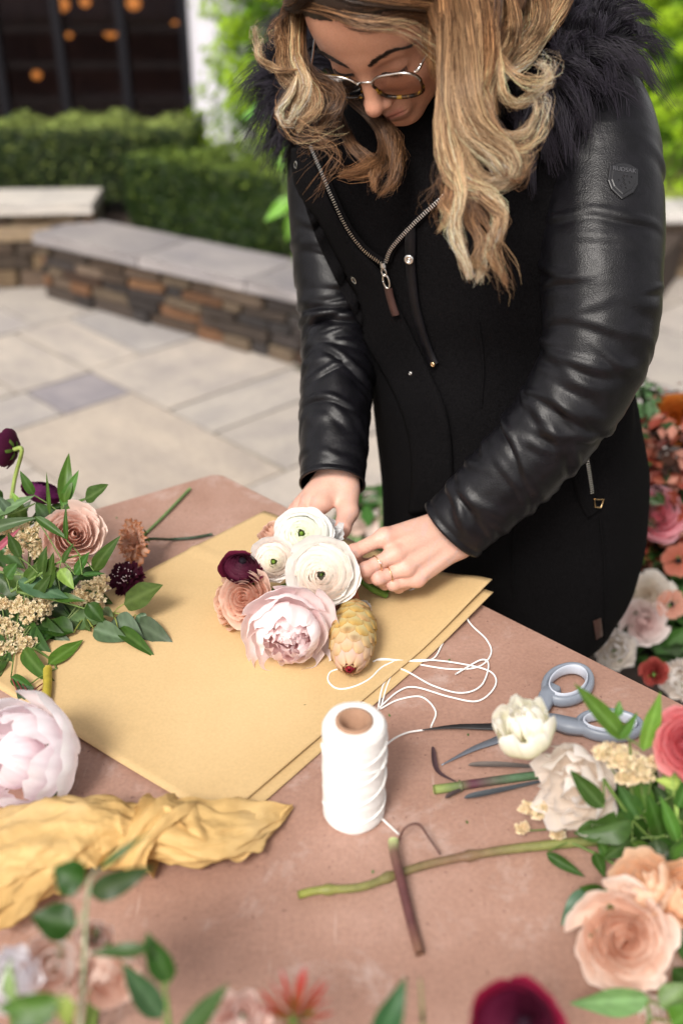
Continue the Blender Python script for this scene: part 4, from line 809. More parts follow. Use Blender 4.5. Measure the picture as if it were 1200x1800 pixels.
# ---------------------------------------------------------------- twine spool, cord, scissors, stems
def spool():
    c = PZ(621, 1428, TZ)[:2]; R, H = .0300, .118
    root = empty('twine_spool', (c[0], c[1], TZ), label='upright spool of white cotton twine on a cardboard core', cat='twine')
    nz, ns = 170, 120; z = np.linspace(0, 1, nz)[:, None] * np.ones((1, ns)); th = np.linspace(0, 2 * np.pi, ns, endpoint=False)[None, :] * np.ones((nz, 1))
    endr = np.minimum(sm(z, 0, .035), sm(1 - z, 0, .045)); rad = R * (.93 + .07 * endr)
    band = .5 + .5 * np.sin((z * H * 1000) / 22 * 6.283 + th); lay = np.floor(z * H * 1000 / 22 + th / 6.283)
    sgn = np.where(lay % 2 == 0, 1, -1)
    rad = rad + .00045 * np.abs(np.sin((z * H * 1000 / 1.5 * 3.1416) + sgn * th * 3)) + .0004 * (np.abs(band) ** 3) - .0002 + .0002 * np.sin(th * 3 + z * 9)
    V = np.stack([rad * np.cos(th), rad * np.sin(th), z * H], -1).reshape(-1, 3); ob('twine_winding', mesh_np('twine_winding', V, grid_faces(nz, ns, wrap_v=True)), M['core'], root, world=False)
    V, F = lathe([(.0175, H - .0002), (.021, H + .0006), (.024, H + .0006), (.027, H + .0001), (.0283, H - .0015)], 60); ob('twine_end', mesh_np('twine_end', V, F), M['core'], root, world=False)
    V, F = lathe([(.0135, .001), (.0175, .001), (.0175, H + .0022), (.0155, H + .0030), (.0135, H + .0026), (.0130, .004), (0, .0035)], 48); ob('cardboard_core', mesh_np('cardboard_core', V, F), M['card'], root, world=False)
    # loose strands wound over the winding
    for k, (h0, h1, a0) in enumerate([(.022, .058, -2.9), (.052, .086, -2.6), (.080, .106, -2.3), (.012, .030, -2.0), (.095, .070, -3.0)]):
        t = np.linspace(0, 1, 60); a = a0 + t * 3.0; zz = h0 + (h1 - h0) * t; rr_ = R + .0009
        ob('strand', tube('strand', np.column_stack([rr_ * np.cos(a), rr_ * np.sin(a), zz]), .0009, 6, 60), M['core'], root, world=False)
    return c, R, H
sp_c, sp_R, sp_H = spool()
def cord(label, pts, hs=None, group='loose white twine', n=120):
    hs = hs or [0] * len(pts); q = [PZ(u, v, TZ + .0018 + h) for (u, v), h in zip(pts, hs)]
    return ob('cord', tube('cord', q, .00105, 7, n), M['core'], label=label, cat='twine', group=group)
pz = .0055
cord('white twine loop curling left from under the protea bud', [(655, 1163), (672, 1158), (720, 1162), (760, 1158), (778, 1130)], [pz, pz, .003, 0, .001])
cord('long outer loop of white twine running from the protea bud to the raised loose end', [(660, 1160), (690, 1160), (720, 1165), (790, 1176), (840, 1172), (862, 1150), (855, 1125), (822, 1090), (816, 1050)], [pz, pz, 0, 0, 0, 0, .002, .004, .006], n=160)
cord('white twine loop lying lowest left on the kraft paper', [(700, 1160), (672, 1172), (648, 1194), (618, 1208), (592, 1210), (577, 1197), (580, 1182), (597, 1176), (620, 1177)], [.003] + [pz] * 8)
cord('white twine sweeping from spool top round the far right bend', [(664, 1246), (700, 1215), (730, 1208), (790, 1225), (840, 1232), (870, 1205), (860, 1180), (800, 1165), (740, 1160), (700, 1168), (682, 1200), (670, 1240)], [.001] * 12, n=200)
cord('white twine crossing the middle of the tangle', [(664, 1246), (675, 1200), (700, 1175), (760, 1205), (810, 1218), (845, 1205), (858, 1170), (845, 1160), (800, 1185)], [.002] * 9, n=160)
cord('white twine looping right of the spool towards the dark blade tip', [(668, 1246), (700, 1230), (740, 1225), (765, 1250), (757, 1278)], [.001, 0, 0, 0, 0])
cord('white twine from the spool to the tip of the dark scissor blade', [(668, 1320), (690, 1300), (715, 1288), (745, 1283)], [.03, .012, .002, .002])
cord('white twine tail from the spool foot to the brown stick', [(664, 1432), (672, 1440), (685, 1452), (700, 1466)], [.006, .001, .0, .004])
ob('held_cord', tube('held_cord', [P(625, 1015, 1.262), P(650, 1018, 1.262), PZ(690, 1038, TZ + .008), PZ(725, 1036, TZ + .008), PZ(736, 1018, TZ + .01), P(722, 1012, 1.262)], .0010, 7, 60), M['core'], label='white twine loop hanging from her fingers onto the paper', cat='twine', group='loose white twine')
def ribbon_solid(name, pts, w, h, m, root, up=(0, 0, 1), n=30, taper=None):
    p = catmull(pts, n); T = np.gradient(p, axis=0); T /= np.linalg.norm(T, axis=1)[:, None]; S = np.cross(T, up); S /= np.linalg.norm(S, axis=1)[:, None]; U = np.cross(S, T)
    W = np.interp(np.linspace(0, 1, n), np.linspace(0, 1, len(w)), w)[:, None] / 2; H = np.interp(np.linspace(0, 1, n), np.linspace(0, 1, len(h)), h)[:, None] / 2
    k = .72; ring = [S * W + U * H * 0, S * W * k + U * H, -S * W * k + U * H, -S * W, -S * W * k - U * H, S * W * k - U * H]
    V = np.stack([p + q for q in ring], 1).reshape(-1, 3); F = [tuple(f) for f in grid_faces(n, 6, wrap_v=True)]; V = np.vstack([V, p[0], p[-1]])
    for j in range(6): F += [(n * 6, (j + 1) % 6, j), (n * 6 + 1, (n - 1) * 6 + j, (n - 1) * 6 + (j + 1) % 6)]
    me = from_py(name, V, F); bm = bmesh.new(); bm.from_mesh(me); bmesh.ops.recalc_face_normals(bm, faces=bm.faces); bm.to_mesh(me); bm.free(); return ob(name, me, m, root)
def scissors():
    piv = PZ(925, 1272, TZ + .007); root = empty('scissors', piv, label='open pair of grey handled scissors with one dark blade and one grey blade', cat='scissors')
    z = TZ + .006
    ribbon_solid('blade', [PZ(742, 1283, z), PZ(800, 1277, z), PZ(870, 1277, z), piv, PZ(950, 1268, z)], [.001, .007, .0115, .015, .015], [.001, .002, .0025, .003], M['blade_dark'], root)
    ribbon_solid('blade', [PZ(775, 1345, z - .003), PZ(830, 1317, z - .003), PZ(880, 1298, z - .003), piv - [0, 0, .003], PZ(945, 1262, z - .003)], [.001, .007, .0115, .015, .015], [.001, .002, .0025, .003], M['blade'], root)
    def loop(cu, cv, ru, rv, rot, hz, wide):
        q = []; 
        for a in np.linspace(0, 6.283, 40, endpoint=False):
            x, y = ru * math.cos(a), rv * math.sin(a); q.append(PZ(cu + x * math.cos(rot) - y * math.sin(rot), cv + x * math.sin(rot) + y * math.cos(rot), TZ + hz))
        q = np.array(q); c = q.mean(0); 
        def ringtube(off, h0, h1, w, m, nm):
            ns = 12; V = []
            for i in range(40):
                o_ = q[i] - c; o_[2] = 0; d = o_ / np.linalg.norm(o_)
                for j in range(ns):
                    b = j * 6.283 / ns; V.append(q[i] + d * (off + w * .5 * math.cos(b)) + np.array([0, 0, (h1 - h0) / 2 * math.sin(b) + (h0 + h1) / 2]))
            V = np.array(V); V[:, 2] = np.maximum(V[:, 2], TZ + .0005); ob(nm, mesh_np(nm, V, grid_faces(40, ns, wrap_u=True, wrap_v=True)), m, root)
        ringtube(wide * .42, -.007, .007, wide * .84, M['handle'], 'handle_loop'); ringtube(-.0012, -.006, .0082, .0034, M['handle_pad'], 'grip_liner')
    loop(997, 1203, 36, 25, -.35, .011, .010); loop(1070, 1275, 48, 17, .06, .011, .010)
    ribbon_solid('handle', [piv - [0, 0, .001], PZ(950, 1248, TZ + .009), PZ(962, 1222, TZ + .011), PZ(975, 1210, TZ + .011)], [.016, .017, .02, .016], [.010, .013, .014, .012], M['handle'], root)
    ribbon_solid('handle', [piv + [0, 0, .001], PZ(965, 1268, TZ + .009), PZ(1000, 1276, TZ + .011), PZ(1030, 1280, TZ + .011)], [.016, .017, .02, .018], [.010, .013, .014, .012], M['handle'], root)
    V, F = lathe([(0, 0), (.0045, 0), (.0045, .0035), (.0035, .0045), (0, .0045)], 16, piv); ob('pivot_screw', mesh_np('pivot_screw', V, F), M['metal'], root)
scissors()
# loose cut stems right of the spool
def stick(name, label, pts, rad, col, h=.003, cat='stem', n=50, knots=(), group=None):
    p = catmull([PZ(x[0], x[1], TZ + (x[2] if len(x) > 2 else h)) for x in pts], n); x = np.linspace(0, 1, n)
    r = np.interp(x, np.linspace(0, 1, len(rad)), rad)
    for k in knots: r = r * (1 + .45 * np.exp(-((x - k) / .012) ** 2))
    V, F = tube_vf(p, r, 10); c = np.array(col) if np.ndim(col) == 1 else np.array([np.interp(x, np.linspace(0, 1, len(col)), [q[i] for q in col]) for i in range(3)]).T
    C = np.tile(c, (len(V), 1)) if c.ndim == 1 else np.vstack([np.repeat(c, 10, 0), c[:1], c[-1:]])
    return ob(name, from_py(name, V, F, C), M['stem'], label=label, cat=cat, group=group)
g_, g2 = (.11, .17, .05), (.20, .24, .05)
stick('cut_stem', 'thick green cut stem with a purple node, right of the spool', [(762, 1388), (800, 1383), (830, 1378), (900, 1368), (965, 1360)], [.0048, .0046, .0042], [(.22, .27, .08), (.12, .16, .06), (.10, .03, .05), (.07, .13, .07), (.08, .16, .07)], .0045, knots=(.33,))
def bladeleaf(label, a, b, c, w, col):
    r = empty('dry_leaf', PZ(*a, TZ), label=label, cat='leaf'); p = catmull([PZ(*a, TZ + .004), PZ(*b, TZ + .005), PZ(*c, TZ + .004)], 24); n = 24
    T = np.gradient(p, axis=0); T /= np.linalg.norm(T, axis=1)[:, None]; S = np.cross(T, (0, 0, 1)); x = np.linspace(0, 1, n); W = w * np.sin(np.pi * x ** .6) ** .8 + .0004
    t = np.linspace(-1, 1, 5); V = (p[:, None] + S[:, None] * (W[:, None] * t)[..., None] + np.array([0, 0, 1.]) * (np.abs(t) * W[:, None] * .5)[..., None]).reshape(-1, 3)
    C = np.array(col) * (1 + .2 * np.sin(np.arange(len(V)) * 1.3))[:, None]; ob('blade', mesh_np('blade', V, grid_faces(n, 5), C), M['leaf'], r)
bladeleaf('long narrow grey brown leaf above the thick cut stem', (822, 1345), (890, 1346), (985, 1352), .0036, (.13, .11, .10))
bladeleaf('narrow dark grey leaf below the thick cut stem', (815, 1403), (870, 1392), (985, 1366), .0034, (.07, .08, .09))
bladeleaf('small curved dark purple leaf standing off the node of the cut stem', (760, 1312), (768, 1355), (803, 1376), .0024, (.07, .04, .045))
bladeleaf('tiny dark leaf stub under the node of the cut stem', (782, 1403), (800, 1393), (826, 1382), .0022, (.07, .05, .05))
stick('branch', 'long olive green branch lying across the lower right of the table', [(524, 1573), (560, 1565), (635, 1559), (700, 1535), (770, 1515), (850, 1500), (910, 1491), (1000, 1482), (1120, 1470), (1260, 1440)], [.0036, .0038, .0040, .0046, .0052], [(.24, .26, .05), (.16, .15, .05), (.17, .10, .06), (.18, .20, .06), (.15, .19, .06)], .0055, 'branch', 90, (.14, .30, .52))
stick('stick', 'dark brown stick with a green cut top crossing the long branch', [(691, 1478, .016), (693, 1500, .016), (705, 1550, .014), (722, 1620, .008), (738, 1677, .005)], [.0050, .0046, .0044, .0042], [(.42, .50, .22), (.13, .07, .05), (.10, .035, .035), (.10, .035, .035), (.16, .08, .05)], .006, 'stick', 50)
stick('thin_twig', 'hair thin bent brown twig standing beside the brown stick', [(700, 1478, .004), (712, 1455, .02), (735, 1449, .022), (755, 1475, .012), (773, 1502, .005)], [.0011, .0013, .0010], (.10, .045, .035), .01, 'twig', 40)
#PART4
# ---------------------------------------------------------------- flowers nearest the camera, right and bottom edge
RG = 'flowers heaped at the right of the table'
LW = ((.62, .60, .38), (.86, .80, .70), (.90, .86, .80))
flower('lisianthus', 'creamy white lisianthus bud in front of the scissors pivot', P(918, 1278, .93), cam_dir(-.45, .80, .55), px(56, .93), [L(5, [(.06, -.8), (.85, -.9), (1.0, -.05), (.86, .40)], .78, (.80, .80, .46), (.96, .94, .90), edge=.2, ruf=.10, rf=2.2, tilt=.2, nu=13, nv=15, jit=1.8), L(5, [(.06, -.8), (.7, -.8), (.86, .05), (.6, .52)], .74, (.86, .84, .56), (.96, .94, .90), edge=.2, ruf=.11, rf=2.4, tilt=.26, nu=12, nv=15, jit=2), L(5, [(.05, -.6), (.45, -.5), (.6, .15), (.28, .58)], .72, (.88, .84, .6), (.96, .93, .88), edge=.2, ruf=.10, rf=2.4, tilt=.3, nu=11, nv=13, jit=2), L(4, [(.03, -.4), (.2, -.3), (.3, .2), (.06, .56)], .9, (.88, .84, .62), (.95, .92, .86), edge=.2, ruf=.08, rf=2.4, tilt=.3)], RG, 50, stem=[P(960, 1345, .97), P(1060, 1440, .985), P(1200, 1520, .97)], stem_col=(.16, .24, .06), stem_r=.002)
flower('lisianthus', 'wide crumpled white blossom hanging below the lisianthus bud', P(1012, 1385, .93), cam_dir(-.55, .1, .8), px(78, .93), cup((.88, .76, .64), (.95, .92, .89), 6, .12), RG, 51, calyx=False, stem=[P(1090, 1430, .95), P(1210, 1560, .97)], stem_r=.002)
statice('cream statice spray right of the white bud, over the scissor handles', [(1090, 1330, .90, 28), (1125, 1352, .90, 24), (1060, 1322, .90, 18), (1150, 1338, .89, 12), (1100, 1365, .90, 16)], [(1100, 1350), (1130, 1430), (1160, 1520)], [.90, .94], 11)
statice('small cream statice sprig hanging lowest over the long branch', [(950, 1425, .95, 18), (975, 1440, .95, 16), (916, 1455, .96, 11), (925, 1418, .95, 12), (980, 1465, .95, 10)], [(960, 1445), (1000, 1450), (1060, 1460)], [.96, .97], 12)
flower('rose', 'coral pink rose cut by the right edge beside the pointed leaves', P(1212, 1305, .86), cam_dir(-.45, .35, 1), px(70, .86), rose((.62, .12, .15), (.82, .24, .28), (.88, .40, .40)), RG, 52, stem=[P(1220, 1500, .9)])
flower('rose', 'full peach garden rose, largest bloom at the lower right', P(1097, 1652, .80), cam_dir(-.12, .20, 1), px(93, .80), rose((.86, .50, .34), (.91, .68, .55), (.94, .82, .74), 9, .03), RG, 53, stem=[P(1180, 1800, .84)])
flower('rose', 'half open apricot rose above the full peach rose', P(1128, 1553, .83), cam_dir(-.5, .75, .5), px(62, .83), cup((.78, .40, .16), (.88, .68, .52), 6, .05), RG, 54, calyx=False, stem=[P(1180, 1650, .88)])
flower('rose', 'apricot rose cut by the right edge above the full peach rose', P(1200, 1572, .83), cam_dir(.2, .75, .6), px(62, .83), cup((.76, .36, .14), (.88, .62, .44), 6, .05), RG, 55, stem=[P(1220, 1650, .88)])
flower('lisianthus', 'small white blossom at the very bottom right corner', P(1150, 1782, .80), cam_dir(-.2, .3, 1), px(36, .80), cup((.80, .66, .52), (.86, .80, .76), 5, .1), RG, 56, stem=[P(1180, 1850, .85)])
FOL = 'leafy stems at the right of the table'
sprig('two tall pointed bright leaves rising over the scissor handle', [(1120, 1420), (1110, 1350), (1105, 1300)], [.92, .88], [(1098, 1300, 1006, 1200, 34, -.01, (.075, .18, .02)), (1130, 1320, 1160, 1215, 34, -.01, (.10, .22, .03)), (1085, 1260, 1088, 1232, 16, -.0, RUS2), (1085, 1300, 1120, 1250, 20)], RUS2, FOL, seed=21)
sprig('glossy dark leaves between crumpled white blossom and cream statice', [(1060, 1370), (1110, 1440), (1170, 1500)], [.90, .92], [(1060, 1420, 1000, 1352, 34, .0), (1110, 1440, 1010, 1470, 56, .0), (1120, 1440, 1085, 1380, 40, .0), (1140, 1440, 1115, 1340, 34, .0), (1150, 1480, 1200, 1430, 40), (1140, 1500, 1070, 1490, 40, .01), (1170, 1450, 1190, 1370, 34), (1180, 1400, 1165, 1300, 30, 0, (.12, .24, .05)), (1200, 1500, 1150, 1420, 44, .01), (1195, 1450, 1150, 1380, 40, .01), (1110, 1480, 1160, 1530, 34, .02), (1060, 1462, 1010, 1462, 40, .01)], (.04, .095, .018), FOL, seed=22)
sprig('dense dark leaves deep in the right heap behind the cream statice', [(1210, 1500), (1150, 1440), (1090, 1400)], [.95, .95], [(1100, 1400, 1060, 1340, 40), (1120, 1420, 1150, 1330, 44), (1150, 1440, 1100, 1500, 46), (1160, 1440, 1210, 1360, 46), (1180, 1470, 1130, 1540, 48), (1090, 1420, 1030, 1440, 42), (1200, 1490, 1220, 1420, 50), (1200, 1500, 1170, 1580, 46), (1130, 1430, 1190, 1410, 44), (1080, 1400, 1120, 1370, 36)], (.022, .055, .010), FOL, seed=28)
sprig('dark leaves between the coral rose and the apricot roses', [(1230, 1480), (1170, 1470), (1110, 1475)], [.90, .92], [(1110, 1475, 1060, 1510, 34), (1130, 1472, 1100, 1430, 36), (1160, 1470, 1140, 1400, 40), (1180, 1472, 1210, 1400, 40), (1150, 1475, 1165, 1530, 36), (1200, 1475, 1180, 1440, 40)], (.030, .075, .012), FOL, seed=29)
sprig('leaves and bright stalks at the right edge under the coral rose', [(1215, 1540), (1190, 1440), (1180, 1360)], [.88, .88], [(1190, 1420, 1215, 1350, 30), (1190, 1480, 1160, 1400, 28), (1200, 1380, 1150, 1370, 22, 0, (.30, .42, .12)), (1215, 1470, 1230, 1400, 40), (1190, 1520, 1230, 1460, 40)], RUS2, FOL, stem_col=(.24, .36, .08), seed=23)
sprig('narrow leaf pair under the long branch at the right', [(1100, 1530), (1045, 1500), (1000, 1480)], [.92, .95], [(960, 1500, 1028, 1542, 20, .0), (1045, 1500, 1062, 1542, 22, .0), (1070, 1510, 1048, 1470, 20)], RUS, FOL, seed=24)
sprig('greyish green leaves left of the full peach rose', [(1080, 1560), (1050, 1570), (1025, 1580)], [.86, .87], [(1035, 1565, 985, 1628, 38, .0, (.06, .13, .07)), (1060, 1572, 1018, 1560, 26)], RUS, FOL, seed=25)
sprig('broad light green leaves below the full peach rose', [(1130, 1830), (1140, 1790), (1135, 1760)], [.76, .78], [(1140, 1755, 998, 1762, 50, .0, (.12, .24, .07)), (1160, 1770, 1215, 1730, 50, .0, (.12, .25, .06)), (1180, 1800, 1230, 1770, 50)], RUS2, FOL, seed=26)
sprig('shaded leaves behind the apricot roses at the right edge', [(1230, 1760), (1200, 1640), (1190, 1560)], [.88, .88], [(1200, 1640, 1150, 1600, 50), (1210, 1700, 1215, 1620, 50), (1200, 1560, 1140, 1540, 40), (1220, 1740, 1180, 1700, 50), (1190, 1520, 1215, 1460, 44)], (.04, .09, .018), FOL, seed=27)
BT = 'flowers along the bottom edge of the table'
flower('ranunculus', 'crimson and burgundy ranunculus cut by the bottom edge, right of centre', P(912, 1806, .63), cam_dir(.1, .65, .8), px(88, .63), ranunculus((.03, .004, .014), (.11, .006, .030), (.30, .012, .05), inner=9), BT, 60, centre=(.14, .14, .32, (.03, .008, .02)), stem=[P(940, 1960, .82)])
flower('astrantia', 'spiky red star flower at the bottom edge, pink blossom on its left', P(520, 1772, .63), cam_dir(.1, .8, .5), px(62, .63), star((.26, .10, .02), (.48, .02, .045)), BT, 61, stem=[P(520, 1960, .82)])
flower('rose', 'pale pink blossom cut by the bottom edge left of the red star flower', P(425, 1792, .67), cam_dir(0, .6, .8), px(50, .67), cup((.90, .64, .58), (.93, .80, .75), 6, .1), BT, 62, stem=[P(430, 1960, .84)])
flower('rose', 'soft peach pink rose left of the other one at the lower left', P(98, 1702, .68), cam_dir(.1, .3, 1), px(66, .68), cup((.92, .70, .62), (.94, .84, .79), 5, .03), BT, 63, stem=[P(140, 1960, .84)])
flower('rose', 'rounded blush rose below the crossing dark leaves at the lower left', P(186, 1716, .69), cam_dir(.25, -.1, 1), px(58, .69), cup((.90, .64, .54), (.93, .78, .70), 5, .03), BT, 64, stem=[P(140, 1960, .84)])
flower('rose', 'small blush rose above the pair of roses, half hidden by a leaf stalk', P(165, 1655, .72), cam_dir(.1, .5, .8), px(36, .72), cup((.90, .66, .58), (.93, .80, .75), 6, .06), BT, 65, stem=[P(140, 1960, .84)])
flower('lisianthus', 'white blossom with lilac tinge in the bottom left corner', P(15, 1722, .66), cam_dir(.3, .4, 1), px(58, .66), cup((.90, .86, .90), (.94, .92, .95), 6, .10), BT, 66, stem=[P(40, 1960, .82)])
FB = 'leafy stems along the bottom edge'
DK = (.020, .062, .009)
sprig('tall twig with round dark leaves at the lower left, crossing the golden tissue', [(140, 1830), (148, 1700), (152, 1600), (158, 1545)], [.68, .66], [(150, 1550, 92, 1526, 66, .0, DK), (158, 1572, 268, 1526, 46, .0, DK), (175, 1528, 262, 1462, 15, .0, DK), (135, 1628, 55, 1610, 66, .0, DK)], DK, FB, stem_col=(.28, .33, .2), seed=31)
sprig('twig with two pairs of pointed dark leaves right of the blush rose', [(300, 1830), (290, 1740), (262, 1665)], [.66, .66], [(262, 1668, 155, 1676, 26, .0, (.03, .08, .025)), (300, 1725, 258, 1640, 46, .0, DK), (285, 1790, 213, 1690, 46, .0, (.035, .095, .035)), (270, 1690, 250, 1650, 12)], DK, FB, seed=32)
sprig('broad leaves in the bottom left corner', [(60, 1840), (70, 1790), (80, 1760)], [.62, .62], [(110, 1760, -10, 1775, 50, .0, (.06, .15, .03)), (30, 1760, 12, 1690, 30, .0, (.16, .26, .10)), (120, 1750, 118, 1810, 40, 0, LIM), (20, 1800, 100, 1790, 40, 0, DK)], DK, FB, seed=33)
sprig('dark pointed leaf left of the pale pink blossom at the bottom edge', [(300, 1850), (330, 1820)], [.63, .63], [(318, 1832, 402, 1728, 42, .0, (.045, .12, .035))], DK, FB, seed=34)
sprig('bluish green upright leaf at the bottom edge right of the red star flower', [(660, 1860), (668, 1830)], [.63, .63], [(664, 1835, 712, 1722, 50, .0, (.04, .11, .05))], DK, FB, seed=35)
sprig('thin faint stalk standing right of the bluish green leaf at the bottom edge', [(742, 1850), (742, 1790), (738, 1720)], [.66, .66], [(742, 1800, 744, 1770, 8)], DK, FB, stem_col=(.22, .22, .10), seed=36)
# ---------------------------------------------------------------- arrangements standing on the paving beyond the table
def pot(loc, r, h, label, grp=None):
    V, F = lathe([(0, 0), (r * .7, 0), (r * .72, .01), (r * .95, h * .85), (r, h * .86), (r * 1.02, h), (r * .93, h), (r * .9, h - .03), (0, h - .03)], 36, loc)
    return ob('flower_pot', mesh_np('flower_pot', V, F), mat_plain('dark_pot', (.05, .035, .03), .7, nscale=20, namt=.3), label=label, cat='pot')
pot((.72, 1.86, 0), .20, .26, 'dark pot on the paving holding the red and pink flowers right of the coat')
def ell_leaves(name, label, c, rad, n, size, pal, seed, group=None):
    r = np.random.default_rng(seed); d = r.normal(size=(n, 3)); d /= np.linalg.norm(d, axis=1)[:, None]; q = d * (r.uniform(.35, 1, n) ** .5)[:, None] * np.array(rad); q[:, :] *= (1 + .18 * vnoise(d, 1.3, seed))[:, None]
    root = empty('leafy_plant', c, label=label, cat='plant', group=group); pal = np.array(pal); col = pal[(r.integers(0, len(pal), n) + (vnoise(d, .9, seed + 1) * 2).astype(int)) % len(pal)] * r.uniform(.7, 1.25, n)[:, None]
    leaf_cloud('foliage', q + np.array(c), d, size, col, seed=seed, aspect=.6, parent=root, kind='stuff')
    for i in range(5):
        a = i * 1.25; ob('stem', tube('stem', [np.array([c[0] + .03 * math.cos(a), c[1] + .03 * math.sin(a), .12]), np.array(c) + np.array(rad) * [.5 * math.cos(a), .5 * math.sin(a), .4]], .003, 6, 8, np.array([.08, .06, .03])), M['stem'], root)
RED = [(.22, .035, .02), (.36, .10, .06), (.12, .02, .012), (.42, .19, .14), (.05, .02, .012), (.26, .05, .03), (.04, .08, .02), (.03, .014, .01)]
ell_leaves('x', 'mass of salmon and rusty red leaves right of the coat', (.72, 1.86, .50), (.25, .20, .26), 4200, .030, RED, 70)
ell_leaves('x', 'dark green leaves low under the white roses right of the coat', (.70, 1.72, .32), (.24, .16, .13), 900, .055, [(.035, .09, .02), (.06, .15, .03), (.02, .04, .012)], 71)
ell_leaves('x', 'green leaves and pale berries at the top of the right floor arrangement', (.60, 1.88, .69), (.07, .07, .09), 200, .035, [(.06, .16, .04), (.20, .30, .16), (.10, .2, .08)], 72)
FG = 'flowers standing on the paving right of the coat'
flower('rose', 'bright pink rose right of the coat pocket', P(1158, 905, 1.95), cam_dir(-.15, .1, 1), px(50, 1.95), rose((.80, .26, .30), (.90, .40, .47), (.93, .56, .62), 7), FG, 80, stem=[(.7, 1.85, .2)])
flower('dahlia', 'orange flower at the right edge beside the coat elbow', P(1192, 735, 2.0), cam_dir(-.2, .2, 1), px(44, 2.0), rose((.50, .13, .02), (.66, .20, .03), (.72, .26, .05), 7), FG, 81, stem=[(.7, 1.85, .2)])
flower('rose', 'creamy white rose behind the coat hem', P(1140, 1048, 1.92), cam_dir(-.2, .2, 1), px(46, 1.92), rose((.82, .70, .58), (.86, .80, .72), (.88, .86, .82), 7), FG, 82, stem=[(.7, 1.85, .2)])
flower('rose', 'pale pink rose just under the creamy white one', P(1133, 1096, 1.90), cam_dir(-.1, -.1, 1), px(40, 1.9), rose((.84, .62, .60), (.86, .72, .70), (.88, .80, .78), 7), FG, 83, stem=[(.7, 1.85, .2)])
flower('lisianthus', 'white blossom low beside the trouser leg', P(1080, 1142, 1.80), cam_dir(-.3, .2, 1), px(38, 1.8), cup((.84, .76, .66), (.88, .86, .86), 6, .08), FG, 84, stem=[(.68, 1.8, .15)])
flower('lisianthus', 'white blossom at the right edge just above the table edge', P(1196, 1195, 1.75), cam_dir(-.2, .3, 1), px(38, 1.75), cup((.84, .74, .66), (.88, .86, .84), 6, .12), FG, 85, stem=[(.7, 1.8, .15)])
flower('rose', 'dusty red rose beside the table edge at the right', P(1150, 1180, 1.72), cam_dir(-.2, .3, 1), px(24, 1.72), rose((.28, .03, .03), (.42, .07, .06), (.48, .12, .10), 6), FG, 86, stem=[(.7, 1.8, .15)])
flower('lisianthus', 'small cream blossom right of the pink rose', P(1196, 905, 1.98), cam_dir(-.2, .3, 1), px(22, 1.98), cup((.8, .66, .5), (.84, .76, .62), 5, .1), FG, 87, stem=[(.75, 1.9, .2)])
flower('anemone', 'salmon flower with a dark eye right of the creamy white rose', P(1192, 985, 1.93), cam_dir(-.2, .1, 1), px(30, 1.93), [L(7, [(.05, -.3), (.4, -.3), (.8, -.1), (1.0, .0)], .5, (.42, .10, .06), (.55, .2, .14), edge=.2, ruf=.04)], FG, 88, centre=(.18, .12, -.1, (.02, .012, .012)), stem=[(.75, 1.9, .2)])
flower('anemone', 'lower salmon flower with a dark eye, by the right edge', P(1180, 1062, 1.9), cam_dir(-.1, .2, 1), px(27, 1.9), [L(7, [(.05, -.3), (.4, -.3), (.8, -.1), (1.0, .0)], .5, (.5, .2, .14), (.62, .33, .25), edge=.2, ruf=.04)], FG, 89, centre=(.18, .12, -.1, (.02, .012, .012)), stem=[(.75, 1.9, .2)])
pot((.10, 2.12, 0), .12, .20, 'small dark pot on the paving seen between the hands')
ell_leaves('x', 'leaves and pale pink petals seen between the two hands', (.09, 2.10, .30), (.13, .08, .10), 260, .055, [(.04, .12, .02), (.5, .36, .30), (.16, .24, .10), (.6, .48, .42)], 75)
# broad-leaved plant in the planter close behind her sleeve
sprig('bright green broad leaved plant in the planter beside the dark sleeve', [(520, 470), (515, 420), (505, 380), (500, 330)], [4.2, 4.2], [(515, 345, 465, 390, 26, .0, (.12, .30, .03)), (515, 375, 503, 425, 20, .0, (.12, .30, .03)), (505, 270, 500, 245, 22, 0, (.10, .24, .03)), (470, 200, 425, 205, 34, 0, (.06, .20, .03)), (500, 300, 480, 270, 20, .0, (.10, .24, .03)), (520, 400, 530, 360, 24, 0, (.1, .24, .03))], RUS2, name='broadleaf_plant', stem_col=(.1, .16, .04), sr=.006, seed=90)

# ================================================================== THE WOMAN
TILT = np.array([[0.8856811006, -0.3856771963, -0.2584996873], [-0.4578039026, -0.6326620549, -0.6246233353], [0.07736003334, 0.6715592488, -0.7369013507]])
HEADC = np.array([0.04971436975, 1.23388474, 1.486534200])
def H(x, y, z): return HEADC + TILT @ np.array([x, y, z])
def tl(X): return (X - HEADC) @ TILT
def smin(a, b, k): h = np.maximum(k - np.abs(a - b), 0) / k; return np.minimum(a, b) - h * h * k / 4
def smax(a, b, k): return -smin(-a, -b, k)
def caps(X, a, b, ra, rb):
    a, b = np.array(a), np.array(b); ba = b - a; t = np.clip((X - a) @ ba / (ba @ ba), 0, 1); return np.linalg.norm(X - a - t[:, None] * ba, axis=1) - (ra + (rb - ra) * t)
def elli(X, c, r): r = np.array(r); q = (X - np.array(c)) / r; k = np.linalg.norm(q, axis=1); return (k - 1) * k / (np.linalg.norm(q / r, axis=1) + 1e-9)
def sph(X, c, r): return np.linalg.norm(X - np.array(c), axis=1) - r
